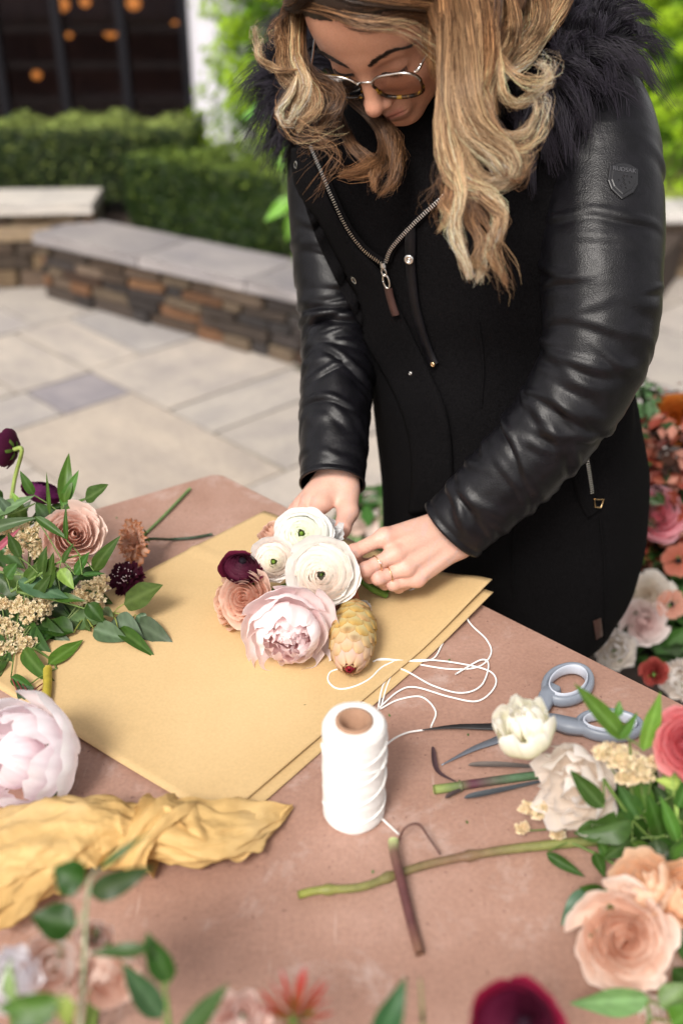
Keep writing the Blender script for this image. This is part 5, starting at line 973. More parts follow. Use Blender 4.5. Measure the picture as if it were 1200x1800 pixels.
def surface_nets(f, lo, hi, h):
    lo, hi = np.array(lo, float), np.array(hi, float); n = np.ceil((hi - lo) / h).astype(int) + 1; ax = [lo[i] + np.arange(n[i]) * h for i in range(3)]
    v = np.empty(n, np.float32)
    for i in range(0, n[0], 16):
        g = np.stack(np.meshgrid(ax[0][i:i + 16], ax[1], ax[2], indexing='ij'), -1); v[i:i + 16] = f(g.reshape(-1, 3)).reshape(g.shape[:3])
    ins = v < 0; c = np.zeros(tuple(n - 1), np.int8)
    for d in np.ndindex(2, 2, 2): c += ins[d[0]:n[0] - 1 + d[0], d[1]:n[1] - 1 + d[1], d[2]:n[2] - 1 + d[2]]
    act = (c > 0) & (c < 8); ci = np.argwhere(act); idx = -np.ones(act.shape, np.int64); idx[tuple(ci.T)] = np.arange(len(ci))
    S = np.zeros((len(ci), 3)); W = np.zeros(len(ci))
    for a in range(3):
        for o1 in (0, 1):
            for o2 in (0, 1):
                d0 = np.array([0, 0, 0]); oth = [k for k in range(3) if k != a]; d0[oth[0]], d0[oth[1]] = o1, o2; d1 = d0.copy(); d1[a] = 1
                p0, p1 = ci + d0, ci + d1; v0, v1 = v[tuple(p0.T)], v[tuple(p1.T)]; m = (v0 < 0) != (v1 < 0); t = np.where(m, v0 / np.where(m, v0 - v1, 1), 0)
                S += np.where(m[:, None], p0 + t[:, None] * (d1 - d0), 0); W += m
    V = lo + (S / W[:, None]) * h; F = []
    for a in range(3):
        o = [k for k in range(3) if k != a]; sl0 = [slice(1, n[k] - 1) for k in range(3)]; sl0[a] = slice(0, n[a] - 1); sl1 = list(sl0); sl1[a] = slice(1, n[a])
        x = ins[tuple(sl0)] != ins[tuple(sl1)]; e = np.argwhere(x); off = np.array([1, 1, 1]); off[a] = 0; e = e + off
        def cell(da, db): q = e.copy(); q[:, o[0]] -= da; q[:, o[1]] -= db; return idx[tuple(q.T)]
        q = np.stack([cell(1, 1), cell(0, 1), cell(0, 0), cell(1, 0)], 1); flip = ins[tuple(e.T)] ^ (a == 1); q = np.where(flip[:, None], q, q[:, ::-1]); F.append(q)
    return V, np.concatenate(F)
# ---- head, in head space: x to her left, y up, z forward
def head_sdf(X):
    A = np.column_stack([np.abs(X[:, 0]), X[:, 1], X[:, 2]])
    d = elli(X, (0, .030, -.012), (.074, .088, .094)); d = smin(d, elli(X, (0, -.022, .030), (.060, .078, .060)), .03)
    d = smin(d, elli(X, (0, .045, .045), (.058, .050, .042)), .03)                 # forehead
    d = smin(d, elli(A, (.036, -.030, .054), (.021, .019, .021)), .022)            # cheek bones
    d = smin(d, caps(A, (.052, -.045, .01), (.012, -.092, .062), .018, .016), .03)   # jaw
    d = smin(d, elli(X, (0, -.094, .066), (.017, .014, .017)), .020)              # chin
    d = smin(d, caps(A, (.004, .020, .083), (.040, .021, .068), .0075, .006), .014)  # brow
    d = smax(d, -elli(A, (.031, .000, .104), (.019, .0135, .020)), .014)           # sockets
    d = smin(d, elli(A, (.0305, -.001, .0725), (.0145, .0115, .0118)), .005)         # lidded eyes
    d = smin(d, caps(X, (0, .008, .084), (0, -.034, .103), .0068, .0085), .014)    # nose
    d = smin(d, sph(X, (0, -.037, .1055), .0094), .008); d = smin(d, elli(A, (.0115, -.041, .094), (.0066, .0062, .0088)), .006)
    d = smax(d, -elli(A, (.0062, -.0475, .098), (.0032, .0028, .0050)), .002)
    d = smin(d, elli(X, (0, -.067, .082), (.026, .017, .014)), .012)              # muzzle
    d = smin(d, caps(A, (.003, -.0615, .0955), (.021, -.0655, .083), .0040, .0018), .004); d = smin(d, caps(A, (0, -.0715, .0935), (.018, -.0685, .083), .0052, .0022), .004)
    d = smax(d, -caps(A, (0, -.0662, .1010), (.024, -.0668, .0875), .0012, .0010), .0018)
    d = smin(d, elli(A, (.074, -.005, -.005), (.006, .028, .016)), .008)
    d = smin(d, caps(X, (0, -.05, -.018), (0, -.19, -.055), .050, .054), .03)
    return d
hV, hF = surface_nets(head_sdf, (-.095, -.19, -.12), (.095, .13, .125), .0016)
HV = HEADC + hV @ TILT.T
def blend(c, c2, w): return c * (1 - w[:, None]) + np.array(c2) * w[:, None]
ax_, ay, az = np.abs(hV[:, 0]), hV[:, 1], hV[:, 2]
hc = np.tile(np.array([.60, .305, .20]), (len(hV), 1)); hc = blend(hc, (.60, .25, .17), .45 * np.exp(-((ax_ - .042) / .018) ** 2 - ((ay + .035) / .02) ** 2)); hc = blend(hc, (.62, .27, .19), .4 * np.exp(-(ax_ / .014) ** 2 - ((ay + .038) / .012) ** 2) * (az > .09))
lip = np.exp(-((ay + .0665 - .002 * (ax_ > .004)) / .0062) ** 4) * (1 - sm(ax_, .019, .024)) * (az > .07); hc = blend(hc, (.50, .17, .13), .75 * lip)
hc = blend(hc, (.42, .20, .14), .5 * np.exp(-((ax_ - .031) / .016) ** 2 - ((ay - .006) / .006) ** 2)); hc *= (1 + .03 * vnoise(hV, 12, 3))[:, None]
# ---- hands
def chainsdf(X, pts, rad, k=.004):
    d = None
    for i in range(len(pts) - 1):
        e = caps(X, pts[i], pts[i + 1], rad[i], rad[i + 1]); d = e if d is None else smin(d, e, k)
    return d
W1, W2 = P(782, 915, 1.290), P(808, 957, 1.285); EL = P(1050, 650, 1.20)
Lm = [P(676, 944, 1.248), P(694, 974, 1.242), P(713, 999, 1.245), P(733, 1018, 1.254)]
Lp = [P(621, 970, 1.236), P(642, 1001, 1.230), P(664, 1016, 1.236), P(690, 1027, 1.245)]
Ld = [P(626, 986, 1.255), P(650, 1014, 1.252), P(676, 1026, 1.258), P(700, 1033, 1.266)]
Lt = [P(640, 992, 1.273), P(668, 1012, 1.270), P(694, 1022, 1.274), P(716, 1028, 1.280)]
Th = [P(772, 962, 1.290), P(712, 985, 1.288), P(668, 990, 1.282), P(640, 992, 1.278)]
def hand_l(X):
    d = caps(X, W1 + (W1 - Lm[0]) * .45, W1, .021, .0165); d = smin(d, caps(X, W2 + (W2 - Lm[3]) * .45, W2, .021, .0155), .02)
    for i in range(4):
        w = W1 * (1 - i / 3) + W2 * (i / 3); d = smin(d, caps(X, w, Lm[i], .0150, [.0112, .0108, .0102, .0094][i]), .014)
    for i in range(4):
        d = smin(d, sph(X, Lm[i] - AF * .0026, .0100 - .0006 * i), .007); w = W1 * (1 - i / 3) + W2 * (i / 3); d = smin(d, caps(X, Lm[i] * .85 + w * .15 - AF * .0094, w - AF * .0128, .0030, .0018), .006)
    d = smin(d, caps(X, Th[0], Th[1], .016, .012), .014)
    fg = None
    for i in range(4):
        r = [.0090, .0089, .0085, .0077][i]; e = chainsdf(X, [Lm[i], Lp[i], Ld[i], Lt[i]], [r * 1.06, r, r * .9, r * .74]); e = smin(e, sph(X, Lp[i] - AF * .0006, r * 1.03), .003); fg = e if fg is None else smin(fg, e, .0016)
    d = smin(d, fg, .007); return smin(d, chainsdf(X, Th[1:], [.012, .0098, .0075]), .006)
ER_ = P(590, 600, 1.44); RW = P(590, 836, 1.350); RW2 = P(606, 840, 1.350)
Rm_ = [P(565, 886, 1.312), P(546, 884, 1.326), P(531, 889, 1.340), P(521, 897, 1.354)]
Rp = [P(540, 915, 1.285), P(520, 913, 1.300), P(508, 916, 1.318), P(508, 920, 1.338)]
Rd = [P(560, 935, 1.272), P(540, 938, 1.285), P(525, 938, 1.305), P(522, 938, 1.322)]
Rt = [P(583, 948, 1.270), P(562, 956, 1.280), P(545, 955, 1.298), P(540, 950, 1.312)]
RTh = [P(610, 866, 1.335), P(612, 900, 1.312), P(600, 930, 1.290), P(584, 952, 1.276)]
def hand_r(X):
    d = caps(X, RW + (ER_ - RW) * .22, RW, .020, .0175); d = smin(d, caps(X, RW2 + (ER_ - RW2) * .22, RW2, .020, .0165), .02)
    for i in range(4): d = smin(d, caps(X, RW * (1 - .1 * i) + RW2 * .1 * i, Rm_[i], .0175, [.0125, .0118, .011, .010][i]), .016)
    d = smin(d, chainsdf(X, RTh[:2], [.0165, .0128]), .018)
    fg = None
    for i in range(4):
        r = [.0096, .0094, .0090, .0082][i]; e = chainsdf(X, [Rm_[i], Rp[i], Rd[i], Rt[i]], [r * 1.12, r, r * .9, r * .74]); fg = e if fg is None else smin(fg, e, .0016)
    d = smin(d, fg, .007); return smin(d, chainsdf(X, RTh[1:], [.0132, .0112, .0082], .006), .006)
def bb(ps, m): ps = np.array(ps); return ps.min(0) - m, ps.max(0) + m
lo, hi = bb([W1, W2] + Lm + Lp + Ld + Lt + Th, .03); aV, aF = surface_nets(hand_l, lo, hi, .0013)
lo, hi = bb([RW, RW2, RW + (ER_ - RW) * .2] + Rm_ + Rp + Rd + Rt + RTh, .026); bV, bF = surface_nets(hand_r, lo, hi, .0013)
def hand_col(V, knuckles, tips):
    c = np.tile(np.array([.61, .365, .28]), (len(V), 1))
    for k in knuckles: c = blend(c, (.72, .35, .27), .55 * np.exp(-(np.linalg.norm(V - k, axis=1) / .013) ** 2))
    for k in tips: c = blend(c, (.74, .36, .30), .5 * np.exp(-(np.linalg.norm(V - k, axis=1) / .012) ** 2))
    c = blend(c, (.58, .30, .25), .35 * sm(vnoise(V, 22, 9, 2), .1, .7)); c = blend(c, (.52, .36, .33), .5 * np.exp(-(vnoise(V, 14, 31, 2) / .07) ** 2))
    return c * (1 + .035 * vnoise(V, 30, 5))[:, None]
# under the clothes: trunk and arms
SL, SR = P(1050, 250, 1.25), P(620, 260, 1.40); ER = P(578, 590, 1.45); NB = H(0, -.185, -.05)
PEL = np.array([.27, 1.34, .86])
def trunk(X):
    d = caps(X, NB, (SL + SR) / 2 * .5 + PEL * .5, .06, .09); d = smin(d, caps(X, (SL + SR) / 2 * .5 + PEL * .5, PEL, .09, .12), .05); d = smin(d, caps(X, SL, SR, .035, .030), .05)
    d = smin(d, caps(X, SL, EL, .042, .034), .03); d = smin(d, caps(X, EL, (W1 + W2) / 2 + (EL - W1) * .12, .034, .022), .02)
    d = smin(d, caps(X, SR, P(592, 450, 1.42), .030, .034), .03); d = smin(d, caps(X, P(592, 450, 1.42), ER_, .034, .030), .02); return smin(d, caps(X, ER_, RW * .85 + ER_ * .15, .030, .020), .02)
lo, hi = bb([SL, SR, EL, ER, NB, PEL, W1, RW], .15); tV, tF = surface_nets(trunk, lo, hi, .011)
allV = np.vstack([HV, aV, bV, tV]); n1, n2, n3 = len(HV), len(HV) + len(aV), len(HV) + len(aV) + len(bV)
allF = np.vstack([hF, aF + n1, bF + n2, tF + n3]); allC = np.vstack([hc, hand_col(aV, Lm + Lp, Lt), hand_col(bV, Rm_ + Rp, Rt + [RTh[2]]), np.tile([.7, .45, .36], (len(tV), 1))])
person = empty('person', (.27, 1.36, 0), label='woman in black leather sleeved coat and glasses leaning over the table, tying the bouquet', cat='person')
ob('body', mesh_np('body', allV, allF, np.clip(allC, 0, 1)), M['skin'], person)

# ---- coat: lofted trunk with folds
E1 = np.array([.917, -.397, 0]); E2 = np.array([-.397, -.917, 0])
def loft(name, secs, m, nz=150, ns=160, disp=None, parent=None, power=2.3):
    zz = np.array([s[0] for s in secs]); z = np.linspace(zz[0], zz[-1], nz); S = np.array([np.interp(z, zz, [s[k] for s in secs]) for k in range(1, 6)])
    for k in range(5): S[k] = np.convolve(np.pad(S[k], 8, mode='edge'), np.hanning(17) / np.hanning(17).sum(), 'valid')
    cx, cy, a, b, yw = S[:, :, None]; th = np.linspace(0, 2 * np.pi, ns, endpoint=False)[None]; yr = np.radians(yw)
    ct, st = np.cos(th), np.sin(th); k = (np.abs(ct) ** power + np.abs(st) ** power) ** (-1 / power); x, y = a * k * ct, b * k * st     # x across, y to the front
    e1 = np.stack([np.cos(yr), -np.sin(yr)], -1); e2 = np.stack([-np.sin(yr), -np.cos(yr)], -1)
    X = cx + x * e1[..., 0] + y * e2[..., 0]; Y = cy + x * e1[..., 1] + y * e2[..., 1]; Z = z[:, None] + 0 * X
    V = np.stack([X, Y, Z], -1)
    if disp is not None:
        nn = np.stack([ct / a * e1[..., 0] + st / b * e2[..., 0], ct / a * e1[..., 1] + st / b * e2[..., 1], 0 * X], -1); nn /= np.linalg.norm(nn, axis=-1)[..., None]; V = V + nn * disp(th + 0 * X, Z)[..., None]
    F = grid_faces(nz, ns, wrap_v=True); V = V.reshape(-1, 3)
    return V, F
secs = [(.600, .262, 1.335, .172, .130, 23), (.66, .262, 1.33, .190, .140, 23), (.76, .256, 1.32, .199, .145, 23), (.88, .246, 1.31, .200, .140, 23), (1.0, .228, 1.315, .188, .128, 23), (1.10, .212, 1.32, .176, .122, 23),
        (1.20, .180, 1.325, .195, .125, 23), (1.27, .142, 1.33, .212, .118, 23), (1.34, .132, 1.335, .205, .10, 23), (1.38, .130, 1.34, .16, .085, 23), (1.405, .13, 1.345, .08, .06, 23)]
def coat_disp(th, z):
    d = .006 * np.sin(th * 3 + z * 11) + .005 * np.sin(z * 38 + th * 5 + 2 * np.sin(th * 2)) * sm(-np.abs(z - 1.06), -.12, -.02) + .0035 * np.sin(th * 7 + z * 4) * sm(-z, -.95, -.65)
    return d
cV, cF = loft('coat', secs, None, disp=coat_disp)
top = cV[-160:].mean(0); bot = cV[:160].mean(0)
coat_me = mesh_np('coat', cV, cF); coat = ob('coat', coat_me, M['wool'], person); cs_ = coat.modifiers.new('thickness', 'SOLIDIFY'); cs_.thickness = .004; cs_.offset = -1
bvh = BVHTree.FromPolygons([Vector(v) for v in cV], [tuple(map(int, f)) for f in cF])
LASTZ = [1.3]
def onto(u, v, off=.0, tree=None):
    d = AF + (u - 600) / FPX * AX - (v - 900) / FPX * AU; h = (tree or bvh).ray_cast(Vector(C0), Vector(d).normalized())
    if h[0] is None: return P(u, v, LASTZ[0]), -AF
    LASTZ[0] = float(proj(list(h[0]))[2])
    n = np.array(h[1]); n = n if n @ (-AF) > 0 else -n; return np.array(h[0]) + n * off, n
# storm flap over the front, its edge along the zipper
zipL = [(558, 258), (575, 300), (597, 350), (622, 398), (650, 434), (680, 457)]; zipR = [(683, 457), (690, 436), (706, 415), (735, 385), (775, 350), (815, 317)]
fa = catmull(np.array([(512, 262), (530, 340), (556, 420), (600, 512), (648, 600), (692, 680), (720, 760), (728, 840), (724, 900)], float), 70)
fb = catmull(np.array([(544, 260), (563, 306), (586, 358), (626, 424), (672, 476), (712, 560), (756, 650), (788, 730), (796, 820), (790, 890)], float), 70)
G = []
for i in range(70):
    for j in range(13, -1, -1):
        t = j / 13; u, v = fa[i] * (1 - t) + fb[i] * t; e = min(t, 1 - t) * 6; G.append(onto(u, v, .0055 * min(1, e + .45) + .0012 * math.sin(i * .21 + t * 3))[0])
ob('storm_flap', mesh_np('storm_flap', np.array(G), grid_faces(70, 14)[:, ::-1]), M['wool'], person).modifiers.new('thickness', 'SOLIDIFY').thickness = -.003
# dark jumper and scarf inside the open neck
V, F = tube_vf(catmull([H(0, -.10, -.03), H(0, -.16, -.02), NB + [-.02, -.05, -.03], onto(690, 430, -.01)[0] * .5 + NB * .5], 30), np.linspace(.056, .050, 30), 30)
V += (np.array(V) - V.mean(0)) * 0 ; ob('jumper', mesh_np('jumper', V, [f for f in F if len(set(f)) == 4]), M['wool'], person)
# zipper teeth, pull, snaps, strap, pocket zipper, hem tag
def strip(name, uvs, w_m, m, off, n=40, thick=.0015):
    q = catmull(np.array(uvs, float), n); pts = []; nr = []
    for u, v in q: p_, n_ = onto(u, v, off); pts.append(p_); nr.append(n_)
    pts, nr = np.array(pts), np.array(nr); k = np.hanning(9); k /= k.sum()
    nr = np.stack([np.convolve(np.pad(nr[:, i], 4, mode='edge'), k, 'valid') for i in range(3)], 1); pts = np.stack([np.convolve(np.pad(pts[:, i], 4, mode='edge'), k, 'valid') for i in range(3)], 1) if n > 20 else pts
    T = np.gradient(pts, axis=0); T /= np.linalg.norm(T, axis=1)[:, None]; S = np.cross(T, nr); S /= np.linalg.norm(S, axis=1)[:, None]
    V = np.stack([pts - S * w_m / 2, pts - S * w_m * .42 + nr * thick, pts + S * w_m * .42 + nr * thick, pts + S * w_m / 2], 1).reshape(-1, 3)
    ob(name, mesh_np(name, V, grid_faces(n, 4)), m, person); return pts, T, S, nr
tooth_bm = box_me('zipper_tooth', (-.00065, -.0025, -.0008), (.00065, .0025, .0012), .0003); tooth_bm.materials.append(M['metal'])
tooth_n = 0
def teeth(uvs, off, spacing=.0031):
    global tooth_n
    tp_, n_ = [], 300; q = catmull(np.array(uvs, float), n_); pts = np.array([onto(u, v, off)[0] for u, v in q]); nr = np.array([onto(u, v, off)[1] for u, v in q])
    k = np.hanning(21); k /= k.sum(); pts = np.stack([np.convolve(np.pad(pts[:, i], 10, mode='reflect', reflect_type='odd'), k, 'valid') for i in range(3)], 1)
    s = np.concatenate([[0], np.cumsum(np.linalg.norm(np.diff(pts, axis=0), axis=1))]); m_ = int(s[-1] / spacing)
    for i in range(m_):
        x = (i + .5) * spacing; p_ = np.array([np.interp(x, s, pts[:, c]) for c in range(3)]); j = min(n_ - 2, int(np.searchsorted(s, x))); t = pts[min(j + 2, n_ - 1)] - pts[max(j - 2, 0)]; t /= np.linalg.norm(t); nn = nr[j] - t * (nr[j] @ t); nn /= np.linalg.norm(nn); sd_ = np.cross(nn, t)
        o = link(bpy.data.objects.new('zipper_tooth', tooth_bm)); o.parent = person; mt = Matrix(((t[0], sd_[0], nn[0], p_[0]), (t[1], sd_[1], nn[1], p_[1]), (t[2], sd_[2], nn[2], p_[2]), (0, 0, 0, 1)))
        o.matrix_local = Matrix.Translation(-wloc(person)) @ mt; tooth_n += 1
tape = [(a + 0, b) for a, b in zipL]; strip('zipper_tape', zipL, .011, M['wool'], .0085); strip('zipper_tape', zipR, .011, M['wool'], .0035)
teeth(zipL, .0115); teeth(zipR, .0080)
def ring_on(name, u, v, r, hole, off, m=None, mat2=None, squash=1):
    p_, n_ = onto(u, v, off); b = np.array(basis(n_, 0)); k = empty(name, p_ ); k.parent = person; k.location = Vector(p_) - wloc(person)
    V, F = lathe([(hole, 0), (hole, .0016), (hole * 1.15, .0022), (r * .8, .0020), (r, .0012), (r, -.001)], 24); V = V @ b.T; o = link(bpy.data.objects.new('rim', mesh_np('rim', V, F))); o.data.materials.append(m or M['metal']); o.parent = k
    V, F = lathe([(0, .0012), (hole * .55, .0011), (hole * .6, .0004), (hole, .0002)], 16); V = V @ b.T; o = link(bpy.data.objects.new('stud', mesh_np('stud', V, F))); o.data.materials.append(mat2 or M['metal']); o.parent = k
ring_on('snap_fastener', 531, 290, .0064, .0028, .0075, mat2=M['wool']); ring_on('snap_fastener', 631, 487, .0066, .0030, .0075, mat2=M['gold'])
strip('leather_strap', [(722, 396), (723, 420), (723, 446)], .0145, M['leather'], .0045, 24, .003); strip('leather_strap', [(723, 440), (724, 470), (731, 530), (744, 580), (758, 620), (767, 640)], .0135, M['leather'], .0050, 40, .003)
ring_on('snap_fastener', 723, 451, .0064, .0030, .0095); ring_on('snap_fastener', 766, 637, .0034, .001, .009, M['gold']); ring_on('snap_fastener', 727, 654, .0028, .001, .007)
def pull():
    pa, na = onto(681, 462, .011); pb, _ = onto(690, 500, .011); pc, nb = onto(700, 545, .011); r = empty('zip_pull', pa); r.parent = person; r.location = Vector(pa) - wloc(person)
    sx = np.cross(pb - pa, na); sx /= np.linalg.norm(sx); d = pb - pa; Ld_ = np.linalg.norm(d); d = d / Ld_
    def tb(nm, pts, rad, m): me = tube(nm, pts, rad, 8, 40); o = ob(nm, me, m, r); return o
    tb('slider', [pa - d * .006, pa, pa + d * .004], [.0035, .0045, .003], M['metal'])
    tb('link_ring', [pa + sx * .0032 * math.cos(a) + d * (.0065 + .0055 * math.sin(a)) + na * .002 for a in np.linspace(0, 6.283, 14)], .0010, M['metal'])
    tb('link_ring', [pa + sx * .0044 * math.cos(a) + d * (.0195 + .0095 * math.sin(a)) + na * .0015 for a in np.linspace(0, 6.283, 14)], .0013, M['metal'])
    strip('leather_tab', [(689, 497), (693, 515), (698, 533), (703, 548)], .0105, M['brown_leather'], .010, 24, .0035)
pull()
strip('pocket_zipper_tape', [(1030, 800), (1036, 835), (1040, 872)], .012, M['wool'], .003, 24); teeth([(1027, 803), (1032, 835), (1036, 868)], .006)
pa, na = onto(1046, 881, .008); sq = [onto(u, v, .008)[0] for u, v in [(1039, 874), (1054, 874), (1050, 888), (1040, 887), (1039, 874)]]
ob('pocket_pull', from_py('pocket_pull', *tube_vf(np.array(sq)[[0, 1, 2, 3, 4]], .0010, 6)), M['gold'], person)
strip('pocket_flap', [(1010, 800), (1018, 840), (1030, 880), (1040, 900)], .022, M['wool'], .002, 24, .004)
for sv in ([(1052, 905), (1060, 980), (1062, 1060), (1060, 1125)], [(905, 905), (900, 980), (905, 1060)], [(560, 420), (600, 520), (640, 600)], [(840, 560), (850, 640), (845, 720)]):
    strip('seam', sv, .0035, M['wool'], .0012, 24, .0012)
strip('hem_tag', [(1046, 1084), (1048, 1101), (1050, 1118)], .0125, M['brown_leather'], .004, 22, .001)
# ---- sleeves: creased leather
def sleeve(name, path, rad, seed, elbow, nfold, squash=.92, fold_amp=1.0):
    n, ns = 240, 170; p = catmull(path, n); s = np.concatenate([[0], np.cumsum(np.linalg.norm(np.diff(p, axis=0), axis=1))]); L_ = s[-1]; sx = np.linspace(0, L_, n)
    p = np.stack([np.interp(sx, s, p[:, i]) for i in range(3)], 1); k = np.hanning(31); k /= k.sum(); p = np.stack([np.convolve(np.pad(p[:, i], 15, mode='reflect', reflect_type='odd'), k, 'valid') for i in range(3)], 1)
    T, Nn, B = frames(p); kn = np.linspace(0, 1, len(rad)); rr_ = np.interp(sx / L_, kn, rad); th = np.linspace(0, 2 * np.pi, ns, endpoint=False); S, A = np.meshgrid(sx, th, indexing='ij')
    r = np.random.default_rng(seed); D = np.zeros_like(S); se = elbow * L_
    for i in range(nfold):
        q = r.random()
        s0 = r.normal(se, .06) if q < .45 else (r.uniform(se, L_ * .97) if q < .85 else r.uniform(.05, se))
        a0 = r.uniform(0, 6.283); sl = r.normal(0, .012) + .010 * np.sin(a0); amp = r.uniform(.0010, .0032) * fold_amp; w = r.uniform(.0035, .0085); Lh = r.uniform(.35, 1.05)
        da = (A - a0 + np.pi) % (2 * np.pi) - np.pi; x = (S - s0 - sl * da - .004 * np.sin(da * 3 + i)) / w; env = np.exp(-(da / Lh) ** 2)
        D += amp * env * (np.exp(-x * x) - .75 * np.exp(-((x - 1.7) / 1.2) ** 2))
    Vn = np.column_stack([np.cos(A).ravel(), np.sin(A).ravel(), S.ravel() * 8]); D += .0022 * vnoise(Vn, .35, seed, 3).reshape(A.shape)
    D *= sm(S, .0, .05) * (.35 + .65 * sm(L_ - S, .006, .03)); D += .0016 * sm(S, L_ - .006, L_ - .002) - .0012 * np.exp(-((S - (L_ - .009)) / .0016) ** 2)
    R = rr_[:, None] + D; V = p[:, None] + (R * np.cos(A))[..., None] * Nn[:, None] + (R * np.sin(A) * squash)[..., None] * B[:, None]
    V = V.reshape(-1, 3); F = grid_faces(n, ns, wrap_v=True)
    o = ob(name, mesh_np(name, V, F), M['leather'], person); m_ = o.modifiers.new('thickness', 'SOLIDIFY'); m_.thickness = .0025; m_.offset = -1
    return BVHTree.FromPolygons([Vector(v) for v in V], [tuple(map(int, f)) for f in F])
slL = sleeve('sleeve', [P(1030, 160, 1.235), P(1052, 250, 1.215), P(1056, 450, 1.195), P(1042, 630, 1.20), P(938, 792, 1.235), P(795, 930, 1.285)], [.060, .072, .072, .070, .063, .056, .051, .0455], 3, .60, 105, fold_amp=1.1)
slR = sleeve('sleeve', [P(572, 190, 1.41), P(568, 300, 1.42), P(584, 450, 1.44), P(597, 590, 1.44), P(590, 720, 1.39), P(584, 852, 1.343)], [.048, .054, .058, .061, .058, .054, .050, .0445], 9, .52, 105, fold_amp=1.25)
# embossed shield badge on the upper sleeve
def badge():
    p0, n0 = onto(1092, 318, .0035, slL); x = AX - n0 * (AX @ n0); x /= np.linalg.norm(x); y = np.cross(n0, x); y = y if y @ AU > 0 else -y
    tl_ = math.radians(-6); x, y = x * math.cos(tl_) + y * math.sin(tl_), y * math.cos(tl_) - x * math.sin(tl_)
    r = empty('sleeve_badge', p0); r.parent = person; r.location = Vector(p0) - wloc(person)
    out_ = [(-.0165, .014), (-.008, .0185), (0, .020), (.008, .0185), (.0165, .014), (.0175, -.004), (.013, -.014), (0, -.0245), (-.013, -.014), (-.0175, -.004)]
    def plate(nm, sc, z0, z1, m, bev):
        V = [p0 + x * a * sc + y * b * sc + n0 * z0 for a, b in out_] + [p0 + x * a * sc + y * b * sc + n0 * (z1 - bev) for a, b in out_] + [p0 + x * a * (sc - .06) + y * b * (sc - .06) + n0 * z1 for a, b in out_]
        F = [];
        for k in range(2):
            for i in range(10): F.append((k * 10 + i, k * 10 + (i + 1) % 10, (k + 1) * 10 + (i + 1) % 10, (k + 1) * 10 + i))
        F.append(tuple(range(20, 30))); me = bpy.data.meshes.new(nm); me.from_pydata([tuple(v) for v in V], [], F); me.update(); ob(nm, me, m, r)
    bk = mat_plain('black_badge_rubber', (.010, .010, .012), .32)
    plate('badge_border', 1.0, -.004, .0016, bk, .0006); plate('badge_plate', .80, .0012, .0026, bk, .0006)
    rotm = Matrix(((x[0], y[0], n0[0]), (x[1], y[1], n0[1]), (x[2], y[2], n0[2])))
    cu = bpy.data.curves.new('badge_text', 'FONT'); cu.body = 'RUDSAK'; cu.size = .0072; cu.extrude = .0004; cu.align_x = 'CENTER'; o = link(bpy.data.objects.new('badge_text', cu))
    bpy.context.view_layer.update(); me = bpy.data.meshes.new_from_object(o.evaluated_get(bpy.context.evaluated_depsgraph_get())); bpy.data.objects.remove(o)
    o = link(bpy.data.objects.new('badge_lettering', me)); o.parent = r; q = p0 + y * .0080 + n0 * .0030; o.matrix_local = Matrix.Translation(Vector(q) - wloc(r)) @ rotm.to_4x4(); me.materials.append(mat_plain('badge_silver', (.10, .10, .11), .35, .5))
    rs_ = np.random.default_rng(4); V = []; F = []
    for k in range(16):      # crest relief: small raised facets
        a, b = rs_.uniform(-.009, .009), rs_.uniform(-.014, .004); 
        if abs(a) > .010 * (1 + b / .018): continue
        c_ = p0 + x * a + y * b + n0 * .0026; e = .0014; b0 = len(V); V += [c_ + x * e, c_ + y * e * 1.4, c_ - x * e, c_ - y * e * 1.4, c_ + n0 * .0011]; F += [(b0, b0 + 1, b0 + 4), (b0 + 1, b0 + 2, b0 + 4), (b0 + 2, b0 + 3, b0 + 4), (b0 + 3, b0, b0 + 4)]
    ob('crest_relief', from_py('crest_relief', V, F, smooth=False), bk, r, kind='stuff')
badge()
# ---- trousers and boots
for (x, y, dx) in ((.335, 1.335, 0), (.175, 1.385, 0)):
    V, F = tube_vf(catmull([(x, y, .80), (x, y, .5), (x - .005, y + .01, .30), (x - .01, y + .02, .10)], 30), np.interp(np.linspace(0, 1, 30), [0, .4, .7, 1], [.088, .066, .055, .048]), 24); ob('trouser_leg', from_py('trouser_leg', V, F), M['trousers'], person)
    q = np.array([(x - .01, y + .03, .16), (x - .01, y + .03, .06), (x - .04, y - .04, .05), (x - .07, y - .13, .035)]); V, F = tube_vf(catmull(q, 24), np.interp(np.linspace(0, 1, 24), [0, .4, .7, 1], [.052, .052, .046, .036]), 18); V = np.array(V); V[:, 2] = np.maximum(V[:, 2], .004)
    ob('boot', from_py('boot', V, F), M['boot'], person)

# ---- strands
def strands_mesh(name, pts, rad, col, m, parent, ns=3):
    """pts (N,K,3), rad (N,K), col (N,K,3): every hair is a thin three sided tube"""
    Nn, K_ = pts.shape[:2]; T = np.gradient(pts, axis=1); T /= np.linalg.norm(T, axis=2, keepdims=True) + 1e-12
    a = np.array([.31, .77, .55]); n = np.cross(T, a); n /= np.linalg.norm(n, axis=2, keepdims=True) + 1e-9; b = np.cross(T, n); th = np.arange(ns) * 2 * np.pi / ns
    V = pts[:, :, None] + rad[:, :, None, None] * (np.cos(th)[:, None] * n[:, :, None] + np.sin(th)[:, None] * b[:, :, None])
    base = grid_faces(K_, ns, wrap_v=True); F = (base[None] + (np.arange(Nn) * K_ * ns)[:, None, None]).reshape(-1, 4); C = np.repeat(col[:, :, None], ns, 2)
    return ob(name, mesh_np(name, V.reshape(-1, 3), F, C.reshape(-1, 3)), m, parent)
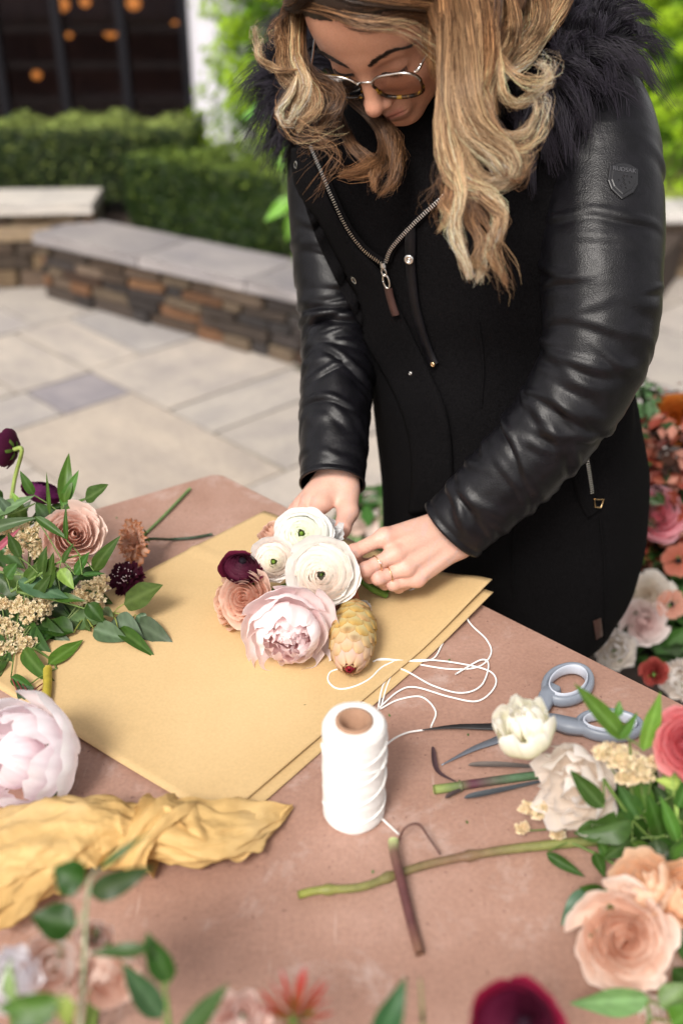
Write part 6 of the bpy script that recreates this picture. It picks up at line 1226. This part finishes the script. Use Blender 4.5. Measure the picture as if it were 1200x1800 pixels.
# fur ruff
def fur_ruff(path, rad, n, seed, ln):
    p = catmull(path, 120); T, Nn, B = frames(p); R = np.interp(np.linspace(0, 1, 120), np.linspace(0, 1, len(rad)), rad); r = np.random.default_rng(seed)
    V, F = tube_vf(p, R * .9, 24); ob('fur_collar_base', from_py('fur_collar_base', V, F, np.array([.006, .005, .007])), M['fur'], person)
    nc = 700; ci = r.uniform(0, 119, nc); ca = r.uniform(0, 6.283, nc); 
    i = r.uniform(0, 118.9, n); a = r.uniform(0, 6.283, n); dd = ((i[:, None] - ci) / 2.6) ** 2 + (((a[:, None] - ca + np.pi) % (2 * np.pi) - np.pi) / .28) ** 2; c = dd.argmin(1)
    def surf(i, a): j = i.astype(int); nn = np.cos(a)[:, None] * Nn[j] + np.sin(a)[:, None] * B[j]; return p[j] + (p[np.minimum(j + 1, 119)] - p[j]) * (i - j)[:, None] + nn * R[j][:, None] * .88, nn, T[j]
    s0, n0, t0 = surf(i, a); sc_, nc_, tc_ = surf(ci, ca); dc = nc_ * .75 + tc_ * r.normal(.15, .35, nc)[:, None] + np.array([0, 0, -.35]) + r.normal(0, .22, (nc, 3)); dc /= np.linalg.norm(dc, axis=1)[:, None]
    Lc = ln * r.uniform(.75, 1.3, nc); K_ = 6; x = np.linspace(0, 1, K_)[None, :, None]; L_ = (Lc[c] * r.uniform(.55, 1.1, n))[:, None, None]
    d0 = n0 * .8 + dc[c] * .6; d0 /= np.linalg.norm(d0, axis=1)[:, None]; d1 = dc[c]; g = np.array([0, 0, -1.0])
    pts = s0[:, None] + L_ * (d0[:, None] * (x - .35 * x * x) + d1[:, None] * (.35 * x * x) + g * .42 * x * x); tip = sc_[c][:, None] + L_ * (d1[:, None] * (x * .95) + g * .42 * x * x); w = .62 * x ** 1.5; pts = pts * (1 - w) + tip * w
    pts += r.normal(0, .0016, (n, 1, 3)) * x + .0012 * np.sin(x * 7 + r.uniform(0, 6, (n, 1, 1)))
    rd = (.00050 * (1 - .8 * x[..., 0])) * r.uniform(.7, 1.2, (n, 1)); cc = np.array([.008, .0065, .010]) * r.uniform(.6, 2.6, (n, 1, 1)) * (1 + .9 * x); strands_mesh('fur_collar', pts, rd * np.ones((n, K_)), cc, M['fur'], person)
fur_ruff([P(545, 225, 1.345), P(505, 165, 1.36), P(525, 80, 1.40), P(620, -20, 1.45), P(790, -70, 1.45), P(920, -30, 1.38), P(1010, 45, 1.285), P(1035, 95, 1.215), P(985, 125, 1.155), P(915, 150, 1.13), P(865, 215, 1.14)], [.016, .025, .031, .038, .045, .052, .056, .056, .046, .034, .018], 19000, 5, .056)

# hair
HP, HR, HC = [], [], []
ROOT, BROWN, GOLD, BLOND, ASH = np.array([.026, .015, .010]), np.array([.085, .044, .024]), np.array([.30, .150, .065]), np.array([.66, .43, .235]), np.array([.88, .66, .44])
hr = np.random.default_rng(12)
def lock(g, r0, r1, n, c0=BROWN, c1=GOLD, c2=BLOND, K_=22, wav=.004, flat=.6, loose=.0, wid=.00030, spread_tip=1.0):
    n = int(n * 1.35); wid = wid * .74
    """one lock: a bundle of single hairs round a guide curve"""
    g0 = g[0][1] if isinstance(g[0], tuple) else 0; g = np.array(g) if not isinstance(g[0], tuple) else np.array([P(*q) for q in g]); p = catmull(g, K_); T, Nn, B = frames(p); x = np.linspace(0, 1, K_); wf, wp = hr.uniform(1.6, 2.8), hr.uniform(0, 6.28); p = p + (.0042 * np.sin(x * 6.28 * wf + wp) * sm(x, .15, .5) * (wav > .0024))[:, None] * Nn
    R = (r0 * (1 - x) + r1 * x) * (1 + .25 * np.sin(x * 7 + hr.uniform(0, 6))) * (1 - .72 * sm(x, .70, 1.0)); tone = math.exp(hr.normal(0, .26)); R = R * (sm(x, -.02, .14) if g0 > 100 else 1); rho = np.sqrt(hr.random(n)); ph = hr.uniform(0, 6.283, n); tw = hr.normal(1.2, .5) * np.sign(hr.normal())
    A = ph[:, None] + tw * x[None] * 2 + hr.normal(0, .5, (n, 1)) * x; rr_ = rho[:, None] * R[None] * (1 + hr.normal(0, .25 + loose, (n, 1)) * x)
    off = (rr_ * np.cos(A))[..., None] * Nn + (rr_ * np.sin(A) * flat)[..., None] * B
    q = p[None] + off; f = hr.uniform(3, 7, (n, 1)); pf = hr.uniform(0, 6.28, (n, 3)); am = wav * (.25 + hr.random((n, 1)) ** 3 * 1.6) * x[None]
    for k in range(3): q[..., k] += am * np.sin(f * x[None] * 3 + pf[:, k:k + 1])
    end = 1 - hr.random(n) ** 2.2 * .45; idx = x[None] * end[:, None] * (K_ - 1); i0 = np.minimum(idx.astype(int), K_ - 2); w = (idx - i0)[..., None]; ar = np.arange(n)[:, None]; q = q[ar, i0] * (1 - w) + q[ar, i0 + 1] * w
    sh = hr.normal(0, 1, (n, 1, 1)); cc = np.where(x[None, :, None] < .45, c0 + (c1 - c0) * (x[None, :, None] / .45), c1 + (c2 - c1) * ((x[None, :, None] - .45) / .55)) * np.exp(sh * .38)
    lowl = (hr.random((n, 1, 1)) < .34); cc = np.where(lowl, cc * np.array([.34, .27, .22]), cc) * tone
    HP.append(q); HR.append(wid * (1 - .65 * x[None] ** 3) * hr.uniform(.75, 1.25, (n, 1))); HC.append(np.clip(cc, 0.004, .85) * np.ones((n, K_, 1)))
def flyaways(g, n, spread, **k):
    for i in range(n):
        gg = np.array([P(*q) for q in g]); t = np.linspace(.2, 1, len(gg))[:, None]; gg = gg + hr.normal(0, spread, (1, 3)) * t + hr.normal(0, spread * .35, gg.shape) * t; lock(gg, .001, .0015, 2, wav=.003, wid=.00022, **k)
B2 = dict(c0=GOLD, c1=BLOND, c2=ASH); B1 = dict(c0=BROWN, c1=GOLD, c2=BLOND); BD = dict(c0=BROWN, c1=GOLD * .7, c2=GOLD)
# scalp: from the parting down both sides, laid on the skull
def skull(v, off): v = np.array(v, float); c = np.array([0, .028, -.012]); R = np.array([.076, .090, .097]) + off; d = v - c; return c + d / np.sqrt(((d / R) ** 2).sum())
def sweep(side, n, seed):
    for k in range(n):
        t = hr.random(); z0 = .082 - .15 * t; part = np.array([-.020 + .006 * hr.normal(), .11, z0]); x = side
        e = [part, (x * .030 - .012, .105, z0 + .012 * (1 - t)), (x * .060, .078 - .01 * t, z0 - .005), (x * .080, .035, (.040 if x > 0 else .022) - .10 * t), (x * .088, -.01, (.022 if x > 0 else -.012) - .06 * t)]
        o_ = .004 + .010 * hr.random(); g = [H(*(skull(q, o_ + .004 * i))) for i, q in enumerate(e)]; dn = np.array([0, 0, -1.]); l = g[-1]
        g += [l + dn * (.04 if x > 0 else .015) + TILT @ np.array([x * .010, 0, 0]), l + dn * (.08 if x > 0 else .03) + TILT @ np.array([x * .010, 0, -.008])]
        lock(g, .0045, .010, 26, c0=ROOT, c1=BROWN * 1.1 if hr.random() < .55 else GOLD, c2=GOLD if hr.random() < .4 else BLOND, K_=20, wav=.002, flat=.5, wid=.00034)
sweep(1, 120, 1); sweep(-1, 90, 2)
# front swathe across the forehead towards her left temple, and the back of the head
for k in range(40):
    o_ = .003 + .008 * hr.random(); dy = hr.uniform(0, .022); g = [H(*skull(q, o_)) for q in [(-.022, .09 + dy, .085 - dy), (-.002, .074 + dy, .10 - dy), (.024, .060 + dy, .092 - dy), (.050, .046 + dy, .072 - dy), (.072, .022 + dy, .045)]]
    lock(g + [g[-1] + [.004, 0, -.03], g[-1] + [.010, 0, -.06]], .003, .008, 22, c0=ROOT * 1.3, c1=BROWN * 1.5, c2=GOLD * 1.2, K_=20, wav=.0025, flat=.5)
for k in range(90):
    a = hr.uniform(-1.4, 1.4); g = [H(*skull((.09 * math.sin(a * .3) - .015, .11, -.02), .006)), H(*skull((.09 * math.sin(a), .08, -.08), .010)), H(*skull((.1 * math.sin(a), .02, -.11), .012)), H(*skull((.1 * math.sin(a), -.05, -.09), .02))]
    lock(g + [g[-1] + [0, .01, -.04]], .006, .012, 26, c0=ROOT, c1=GOLD, c2=BLOND, K_=16, flat=.5, wid=.00034)
# long waves on her left (image right)
n_ = 230
lock([(775, -25, 1.03), (790, 60, .985), (788, 150, .975), (795, 225, .975), (820, 285, .98), (862, 318, .985), (903, 316, .99), (922, 288, 1.0), (908, 262, 1.005), (893, 258, 1.01)], .011, .008, n_ + 60, **B2)
lock([(800, -35, 1.04), (815, 60, .985), (818, 150, .972), (838, 225, .972), (872, 262, .975), (900, 292, .98), (892, 322, .985), (855, 328, .985), (835, 312, .985)], .012, .008, n_ + 60, **B2)
lock([(780, 0, 1.0), (783, 120, .978), (778, 220, .978), (792, 295, .978), (822, 335, .978), (860, 352, .98), (884, 388, .98), (866, 430, .98), (848, 465, .985), (832, 492, .985)], .009, .006, n_, **B2)
lock([(812, 150, .985), (800, 240, .980), (806, 320, .974), (798, 380, .975), (812, 430, .975), (818, 492, .98)], .008, .007, n_, **B2)
lock([(815, 290, .98), (845, 345, .978), (884, 378, .98), (872, 412, .98), (858, 440, .98), (880, 472, .985), (886, 500, .985)], .007, .005, n_, c0=GOLD, c1=BLOND, c2=GOLD)
lock([(795, 290, .985), (792, 345, .985), (785, 380, .985), (778, 408, .985)], .006, .007, 140, **B1)
lock([(830, 320, .985), (826, 370, .982), (836, 420, .982), (842, 460, .982), (846, 478, .982)], .007, .006, 180, **B1)
lock([(840, -40, 1.06), (862, 30, 1.02), (868, 100, 1.0), (882, 155, 1.0), (915, 185, 1.01), (950, 160, 1.02), (963, 125, 1.02), (945, 106, 1.02)], .008, .003, 130, loose=.5, **B2)
lock([(880, -40, 1.08), (905, 20, 1.06), (898, 85, 1.03), (862, 130, 1.0), (845, 195, .99), (868, 238, .985), (912, 236, .99), (940, 200, 1.0), (945, 178, 1.0)], .009, .004, 170, loose=.4, **B2)
lock([(945, -30, 1.12), (955, 20, 1.10), (930, 75, 1.06), (878, 115, 1.03), (842, 165, 1.0), (842, 225, .99), (868, 262, .985)], .011, .006, n_, **B2)
lock([(990, -40, 1.14), (984, 5, 1.12), (958, 60, 1.09), (920, 100, 1.06), (882, 135, 1.03), (852, 165, 1.02)], .013, .006, n_ + 60, **B2)
lock([(915, -40, 1.10), (895, 40, 1.06), (852, 95, 1.02), (832, 155, .99), (848, 218, .985), (880, 250, .985), (900, 275, .99)], .014, .008, n_ + 40, **B1)
lock([(820, -40, 1.04), (832, 40, 1.0), (826, 130, .98), (818, 200, .975), (838, 258, .975), (878, 296, .98), (895, 310, .985)], .013, .007, n_ + 40, **B2)
lock([(860, -40, 1.07), (850, 40, 1.02), (845, 120, .995), (835, 190, .985), (812, 250, .98), (805, 300, .98)], .015, .010, n_ + 40, **B1)
lock([(760, -40, 1.05), (778, 30, 1.0), (792, 90, .99), (798, 170, .985), (795, 250, .985), (800, 330, .985)], .012, .010, n_, **BD)
lock([(930, -40, 1.16), (925, 30, 1.13), (900, 90, 1.10), (868, 150, 1.07), (845, 200, 1.05)], .016, .008, n_, **BD)
for k in range(10): lock([(800 + 18 * k, -40, 1.06 + .01 * k), (795 + 19 * k, 15 + hr.normal(0, 8), 1.02 + .012 * k), (790 + 15 * k, 75, 1.0 + .012 * k), (800 + 9 * k, 140, .99 + .008 * k), (812 + 6 * k, 200, .98 + .006 * k)], .009, .006, 110, **(B2 if k % 3 else B1))
flyaways([(850, 60, 1.02), (900, 130, 1.0), (950, 150, 1.0), (965, 120, 1.0), (940, 100, 1.0)], 26, .006, **B2)
flyaways([(850, 180, .98), (900, 260, .98), (945, 240, .98), (955, 180, 1.0), (935, 150, 1.0)], 24, .007, **B2)
flyaways([(840, 260, .98), (905, 320, .98), (930, 280, .99), (915, 240, 1.0)], 20, .005, **B1)
flyaways([(800, 300, .98), (845, 380, .98), (880, 450, .98), (895, 510, .98)], 22, .008, **B1)
flyaways([(790, 200, .98), (780, 300, .98), (770, 350, .98), (760, 400, .985)], 14, .008, **BD)
# her right side (image left)
lock([(535, -30, 1.10), (518, 30, 1.08), (520, 90, 1.06), (530, 140, 1.05), (530, 185, 1.055), (512, 212, 1.06), (498, 200, 1.06)], .007, .004, 130, loose=.5, **B2)
lock([(555, -20, 1.10), (524, 40, 1.08), (528, 110, 1.07), (548, 165, 1.06), (545, 205, 1.06), (522, 232, 1.06)], .009, .006, 170, loose=.2, **B1)
lock([(540, -30, 1.10), (525, 60, 1.08), (545, 130, 1.08), (590, 170, 1.09), (578, 210, 1.09), (548, 240, 1.08)], .011, .006, n_, c0=ROOT * 2, c1=BROWN * 1.4, c2=GOLD)
lock([(520, -30, 1.12), (498, 40, 1.10), (500, 100, 1.07), (516, 150, 1.06), (520, 200, 1.06)], .008, .010, 200, c0=ROOT * 1.5, c1=GOLD, c2=BLOND)
lock([(572, 120, 1.13), (620, 175, 1.14), (668, 225, 1.14), (672, 285, 1.13), (640, 305, 1.12), (596, 300, 1.11)], .014, .010, n_, c0=ROOT * 1.5, c1=BROWN * 1.2, c2=GOLD * 1.1)  # browner colours of the locks here paint in the shadow behind the chin
lock([(590, 140, 1.13), (652, 195, 1.14), (696, 250, 1.14), (694, 300, 1.13), (668, 345, 1.13)], .014, .008, n_, c0=ROOT * 1.5, c1=BROWN * 1.2, c2=GOLD)
lock([(640, 180, 1.14), (690, 230, 1.15), (702, 285, 1.14), (688, 330, 1.13)], .010, .006, 150, c0=ROOT, c1=BROWN, c2=GOLD * .8)
lock([(570, 150, 1.13), (600, 220, 1.14), (625, 260, 1.13), (660, 300, 1.12), (655, 335, 1.12)], .012, .009, 180, c0=ROOT, c1=BROWN, c2=GOLD)
lock([(525, 122, 1.05), (492, 124, 1.05), (462, 108, 1.05), (449, 72, 1.05), (453, 48, 1.05)], .004, .003, 90, wav=.006, loose=.4, **B2)
lock([(524, 128, 1.05), (510, 165, 1.05), (490, 200, 1.05), (494, 214, 1.05), (515, 205, 1.05), (532, 180, 1.06)], .004, .003, 110, wav=.004, loose=.3, c0=BLOND, c1=ASH, c2=ASH)
flyaways([(520, 140, 1.06), (490, 200, 1.06), (540, 240, 1.06), (600, 235, 1.06)], 26, .010, **B1)
flyaways([(505, 20, 1.08), (480, 40, 1.08), (475, 70, 1.08), (495, 60, 1.08)], 14, .006, **B1)
flyaways([(540, 180, 1.08), (560, 240, 1.08), (590, 270, 1.08), (545, 330, 1.09)], 16, .010, **BD)
flyaways([(600, 180, 1.12), (580, 240, 1.12), (540, 262, 1.10), (530, 275, 1.10)], 12, .006, **BD)
flyaways([(500, 10, 1.06), (560, 20, 1.02), (640, 45, 1.0), (720, 60, 1.0), (790, 110, .99)], 20, .006, c0=BROWN, c1=GOLD, c2=BLOND)
K0 = 22
def resamp(a, K_):
    k = a.shape[1]; x = np.linspace(0, k - 1, K_); i = np.minimum(x.astype(int), k - 2); w = x - i; w = w.reshape((1, -1) + (1,) * (a.ndim - 2)); return a[:, i] * (1 - w) + a[:, i + 1] * w
print('hairs', sum(len(a) for a in HP))
strands_mesh('hair', np.concatenate([resamp(a, 12) for a in HP]), np.concatenate([resamp(a, 12) for a in HR]), np.concatenate([resamp(a, 12) for a in HC]), M['hair'], person)
# scalp layer under the hairs
q = hV; hl = np.interp(q[:, 2], [-.12, 0, .03, .05, .07, .085], [-.12, -.055, .012, .045, .068, .076]) - .0 * ax_; mk = q[:, 1] > hl
g_n = np.zeros_like(q); e = 1e-3
for k in range(3):
    d = np.zeros(3); d[k] = e; g_n[:, k] = head_sdf(q + d) - head_sdf(q - d)
g_n /= np.linalg.norm(g_n, axis=1)[:, None]; cap = q + g_n * (.0008 + .0050 * sm(q[:, 1] - hl, 0, .03))[:, None]
fm = mk[hF].all(1); used = np.unique(hF[fm]); rem = -np.ones(len(q), int); rem[used] = np.arange(len(used))
ob('scalp_hair', mesh_np('scalp_hair', HEADC + cap[used] @ TILT.T, rem[hF[fm]], ROOT * 1.1), M['hair'], person)
# brows and lashes
def little(name, roots, dirs, ln, wid, col):
    roots, dirs = np.array(roots), np.array(dirs); n = len(roots); x = np.linspace(0, 1, 5)[None, :, None]; dirs = dirs / np.linalg.norm(dirs, axis=1)[:, None]; ln = np.array(ln)[:, None, None]
    p = roots[:, None] + dirs[:, None] * ln * x; p = p + np.array([0, .35, 0]) * ln * x * x * (name == 'eyelash'); p = HEADC + p @ TILT.T
    strands_mesh(name, p, wid * (1 - .8 * x[..., 0]) * np.ones((n, 5)), np.tile(np.array(col), (n, 5, 1)), M['hair'], person)
def on_face(x, y):
    z = np.linspace(.12, .03, 91); s = head_sdf(np.column_stack([np.full(91, x), np.full(91, y), z])); i = int(np.argmax(s < 0)); return np.array([x, y, z[i] + .0004])
for sd_ in (1, -1):
    ro, di, ll = [], [], []
    for k in range(520):
        t = hr.random() ** .9; x = .0115 + .044 * t; y = .0185 + .0095 * math.sin(math.pi * min(1, t * .85)) ** 1 - .006 * max(0, t - .7) * 3 + hr.normal(0, .0014 * (1.25 - t)); ro.append(on_face(sd_ * x, y)); di.append((sd_ * (1 - .2 * (1 - t)), .55 * (1 - t) - .25 * t, .05)); ll.append(hr.uniform(.005, .008) * (1 - .3 * t))
    little('eyebrow', ro, di, ll, .00030, (.022, .012, .008))
    ro, di, ll = [], [], []
    for k in range(90):
        a = k / 89; x = .0305 - .0135 + .027 * a; y = -.0065 + .0035 * abs(a - .5) * 2; ro.append(on_face(sd_ * x, y)); di.append((sd_ * (a - .4) * .9, -.55, 1.0)); ll.append(hr.uniform(.006, .009) * (.7 + .5 * a))
    little('eyelash', ro, di, ll, .00022, (.008, .006, .005))
# ---- glasses
gl = empty('glasses', H(0, -.012, .108), label='thin metal and tortoiseshell glasses on the woman\'s nose', cat='glasses')
def rim_pts(s, n=48):
    o_ = []
    for a in np.linspace(0, 6.2832, n, endpoint=False):
        c, s_ = math.cos(a), math.sin(a); kx = .0265; ky = .0215; k = (abs(c) ** 2.5 + abs(s_) ** 2.5) ** (-1 / 2.5); x = kx * c * k; y = ky * s_ * k; y += .0035 * (c > 0) * c * (s_ > 0); x *= (1 + .05 * (s_ > 0))
        X = .0355 + x; o_.append((s * X, -.013 + y, .0975 - .10 * max(0, X - .008) * .9 - .09 * (-y)))
    return o_
def hd_tube(name, pts, r, m, n=60, ns=8, closed=False, parent=None):
    pts = [tuple(H(*q)) for q in pts]
    if closed: pts = pts + [pts[0]]
    return ob(name, tube(name, pts, r, ns, n), m, parent)
for s in (1, -1):
    rp = rim_pts(s); hd_tube('rim', rp, .0016, M['tortoise'], 97, 8, True, gl)
    low = rp[26:47]
    hd_tube('lower_rim', low, .0023, M['tortoise'], 60, 8, False, gl)
    topp = [(x, y + .0012, z + .0012) for (x, y, z) in rp[1:22]]; hd_tube('brow_bar', topp, .00125, M['gold' if 0 else 'metal'], 40, 8, False, gl)
    c = np.mean([H(*q) for q in rp], axis=0); V = [c + (TILT @ np.array([0, 0, .0012]))] + [H(*q) for q in rp]; F = [(0, i + 1, (i + 1) % 48 + 1) for i in range(48)]
    ob('lens', from_py('lens', V, F), M['lens'], gl)
    hx, hy, hz = s * .0635, .0075, .0915
    hd_tube('hinge', [(s * .0615, .0055, .0925), (hx + s * .002, hy, hz - .001), (hx + s * .003, hy, hz - .006)], .0018, M['metal'], 12, 8, False, gl)
    hd_tube('temple_arm', [(hx + s * .003, hy, hz - .004), (s * .0715, .006, .060), (s * .078, .010, .015), (s * .080, .006, -.010), (s * .079, -.012, -.022)], .00105, M['metal'], 40, 8, False, gl)
    hd_tube('nose_pad', [(s * .0095, -.014, .093), (s * .0115, -.020, .0895)], .0016, M['lens'], 8, 8, False, gl)
hd_tube('bridge', [(-.0100, -.004, .0965), (-.004, -.0015, .0985), (.004, -.0015, .0985), (.0100, -.004, .0965)], .0012, M['metal'], 24, 8, False, gl)
# ---- rings on her fingers
def finger_ring(u, v, zc, a, b, r, label, stone=False):
    c = a * (1 - b[1]) + b[0] * b[1]; ax2 = b[0] - a; ax2 /= np.linalg.norm(ax2); m_ = np.array(basis(ax2, 0)); rt = empty('finger_ring', c, label=label, cat='ring')
    t = np.linspace(0, 2 * np.pi, 33); pts = [c + m_ @ np.array([r * math.cos(q), r * math.sin(q), 0]) for q in t]; ob('band', tube('band', pts, .0007, 8, 64), M['gold'], rt)
    if stone:
        n = -AF - ax2 * (-AF @ ax2); n /= np.linalg.norm(n); q = c + n * (r + .0014); V, F = lathe([(0, -.0022), (.0021, 0), (.0015, .0009), (0, .0011)], 8); V = V @ np.array(basis(n, 0)).T + q
        g = nodes('clear_gem'); g[2].inputs['Transmission Weight'].default_value = .8; g[2].inputs['Roughness'].default_value = .02; g[2].inputs['IOR'].default_value = 2.0; ob('gem', mesh_np('gem', V, F, smooth=False), g[0], rt)
finger_ring(0, 0, 0, Lm[1], (Lp[1], .60), .0106, 'thin gold ring with a small clear stone, on the upper ringed finger', True)
finger_ring(0, 0, 0, Lm[2], (Lp[2], .60), .0100, 'plain thin gold ring on the lower ringed finger')
# ---- leaf scraps on the table top
for i, (u, v) in enumerate([(684, 1257), (822, 1291), (789, 1160), (536, 1240), (742, 1225), (905, 1230), (655, 1532), (820, 1445), (360, 980), (205, 910)]):
    p = PZ(u, v, TZ + (.007 if i == 3 else .0012)); r = np.random.default_rng(i); a = r.uniform(0, 3.1); d = np.array([math.cos(a), math.sin(a), .15]) * .0022
    tag(leaf_obj(None, p - d, p + d, .0022, (.05, .12, .03), i, name='leaf_scrap', nu=5, nv=3), 'tiny green leaf scrap ' + ['right of the spool top', 'between dark scissor blade and twine', 'inside the tangle of white twine', 'on the kraft paper below the peony', 'beside the lowest twine loop', 'just above the dark scissor blade', 'against the long branch', 'below the thick cut stem', 'behind the paper near the carnation', 'left of the carnation'][i], 'leaf scrap', 'leaf scraps on the table')
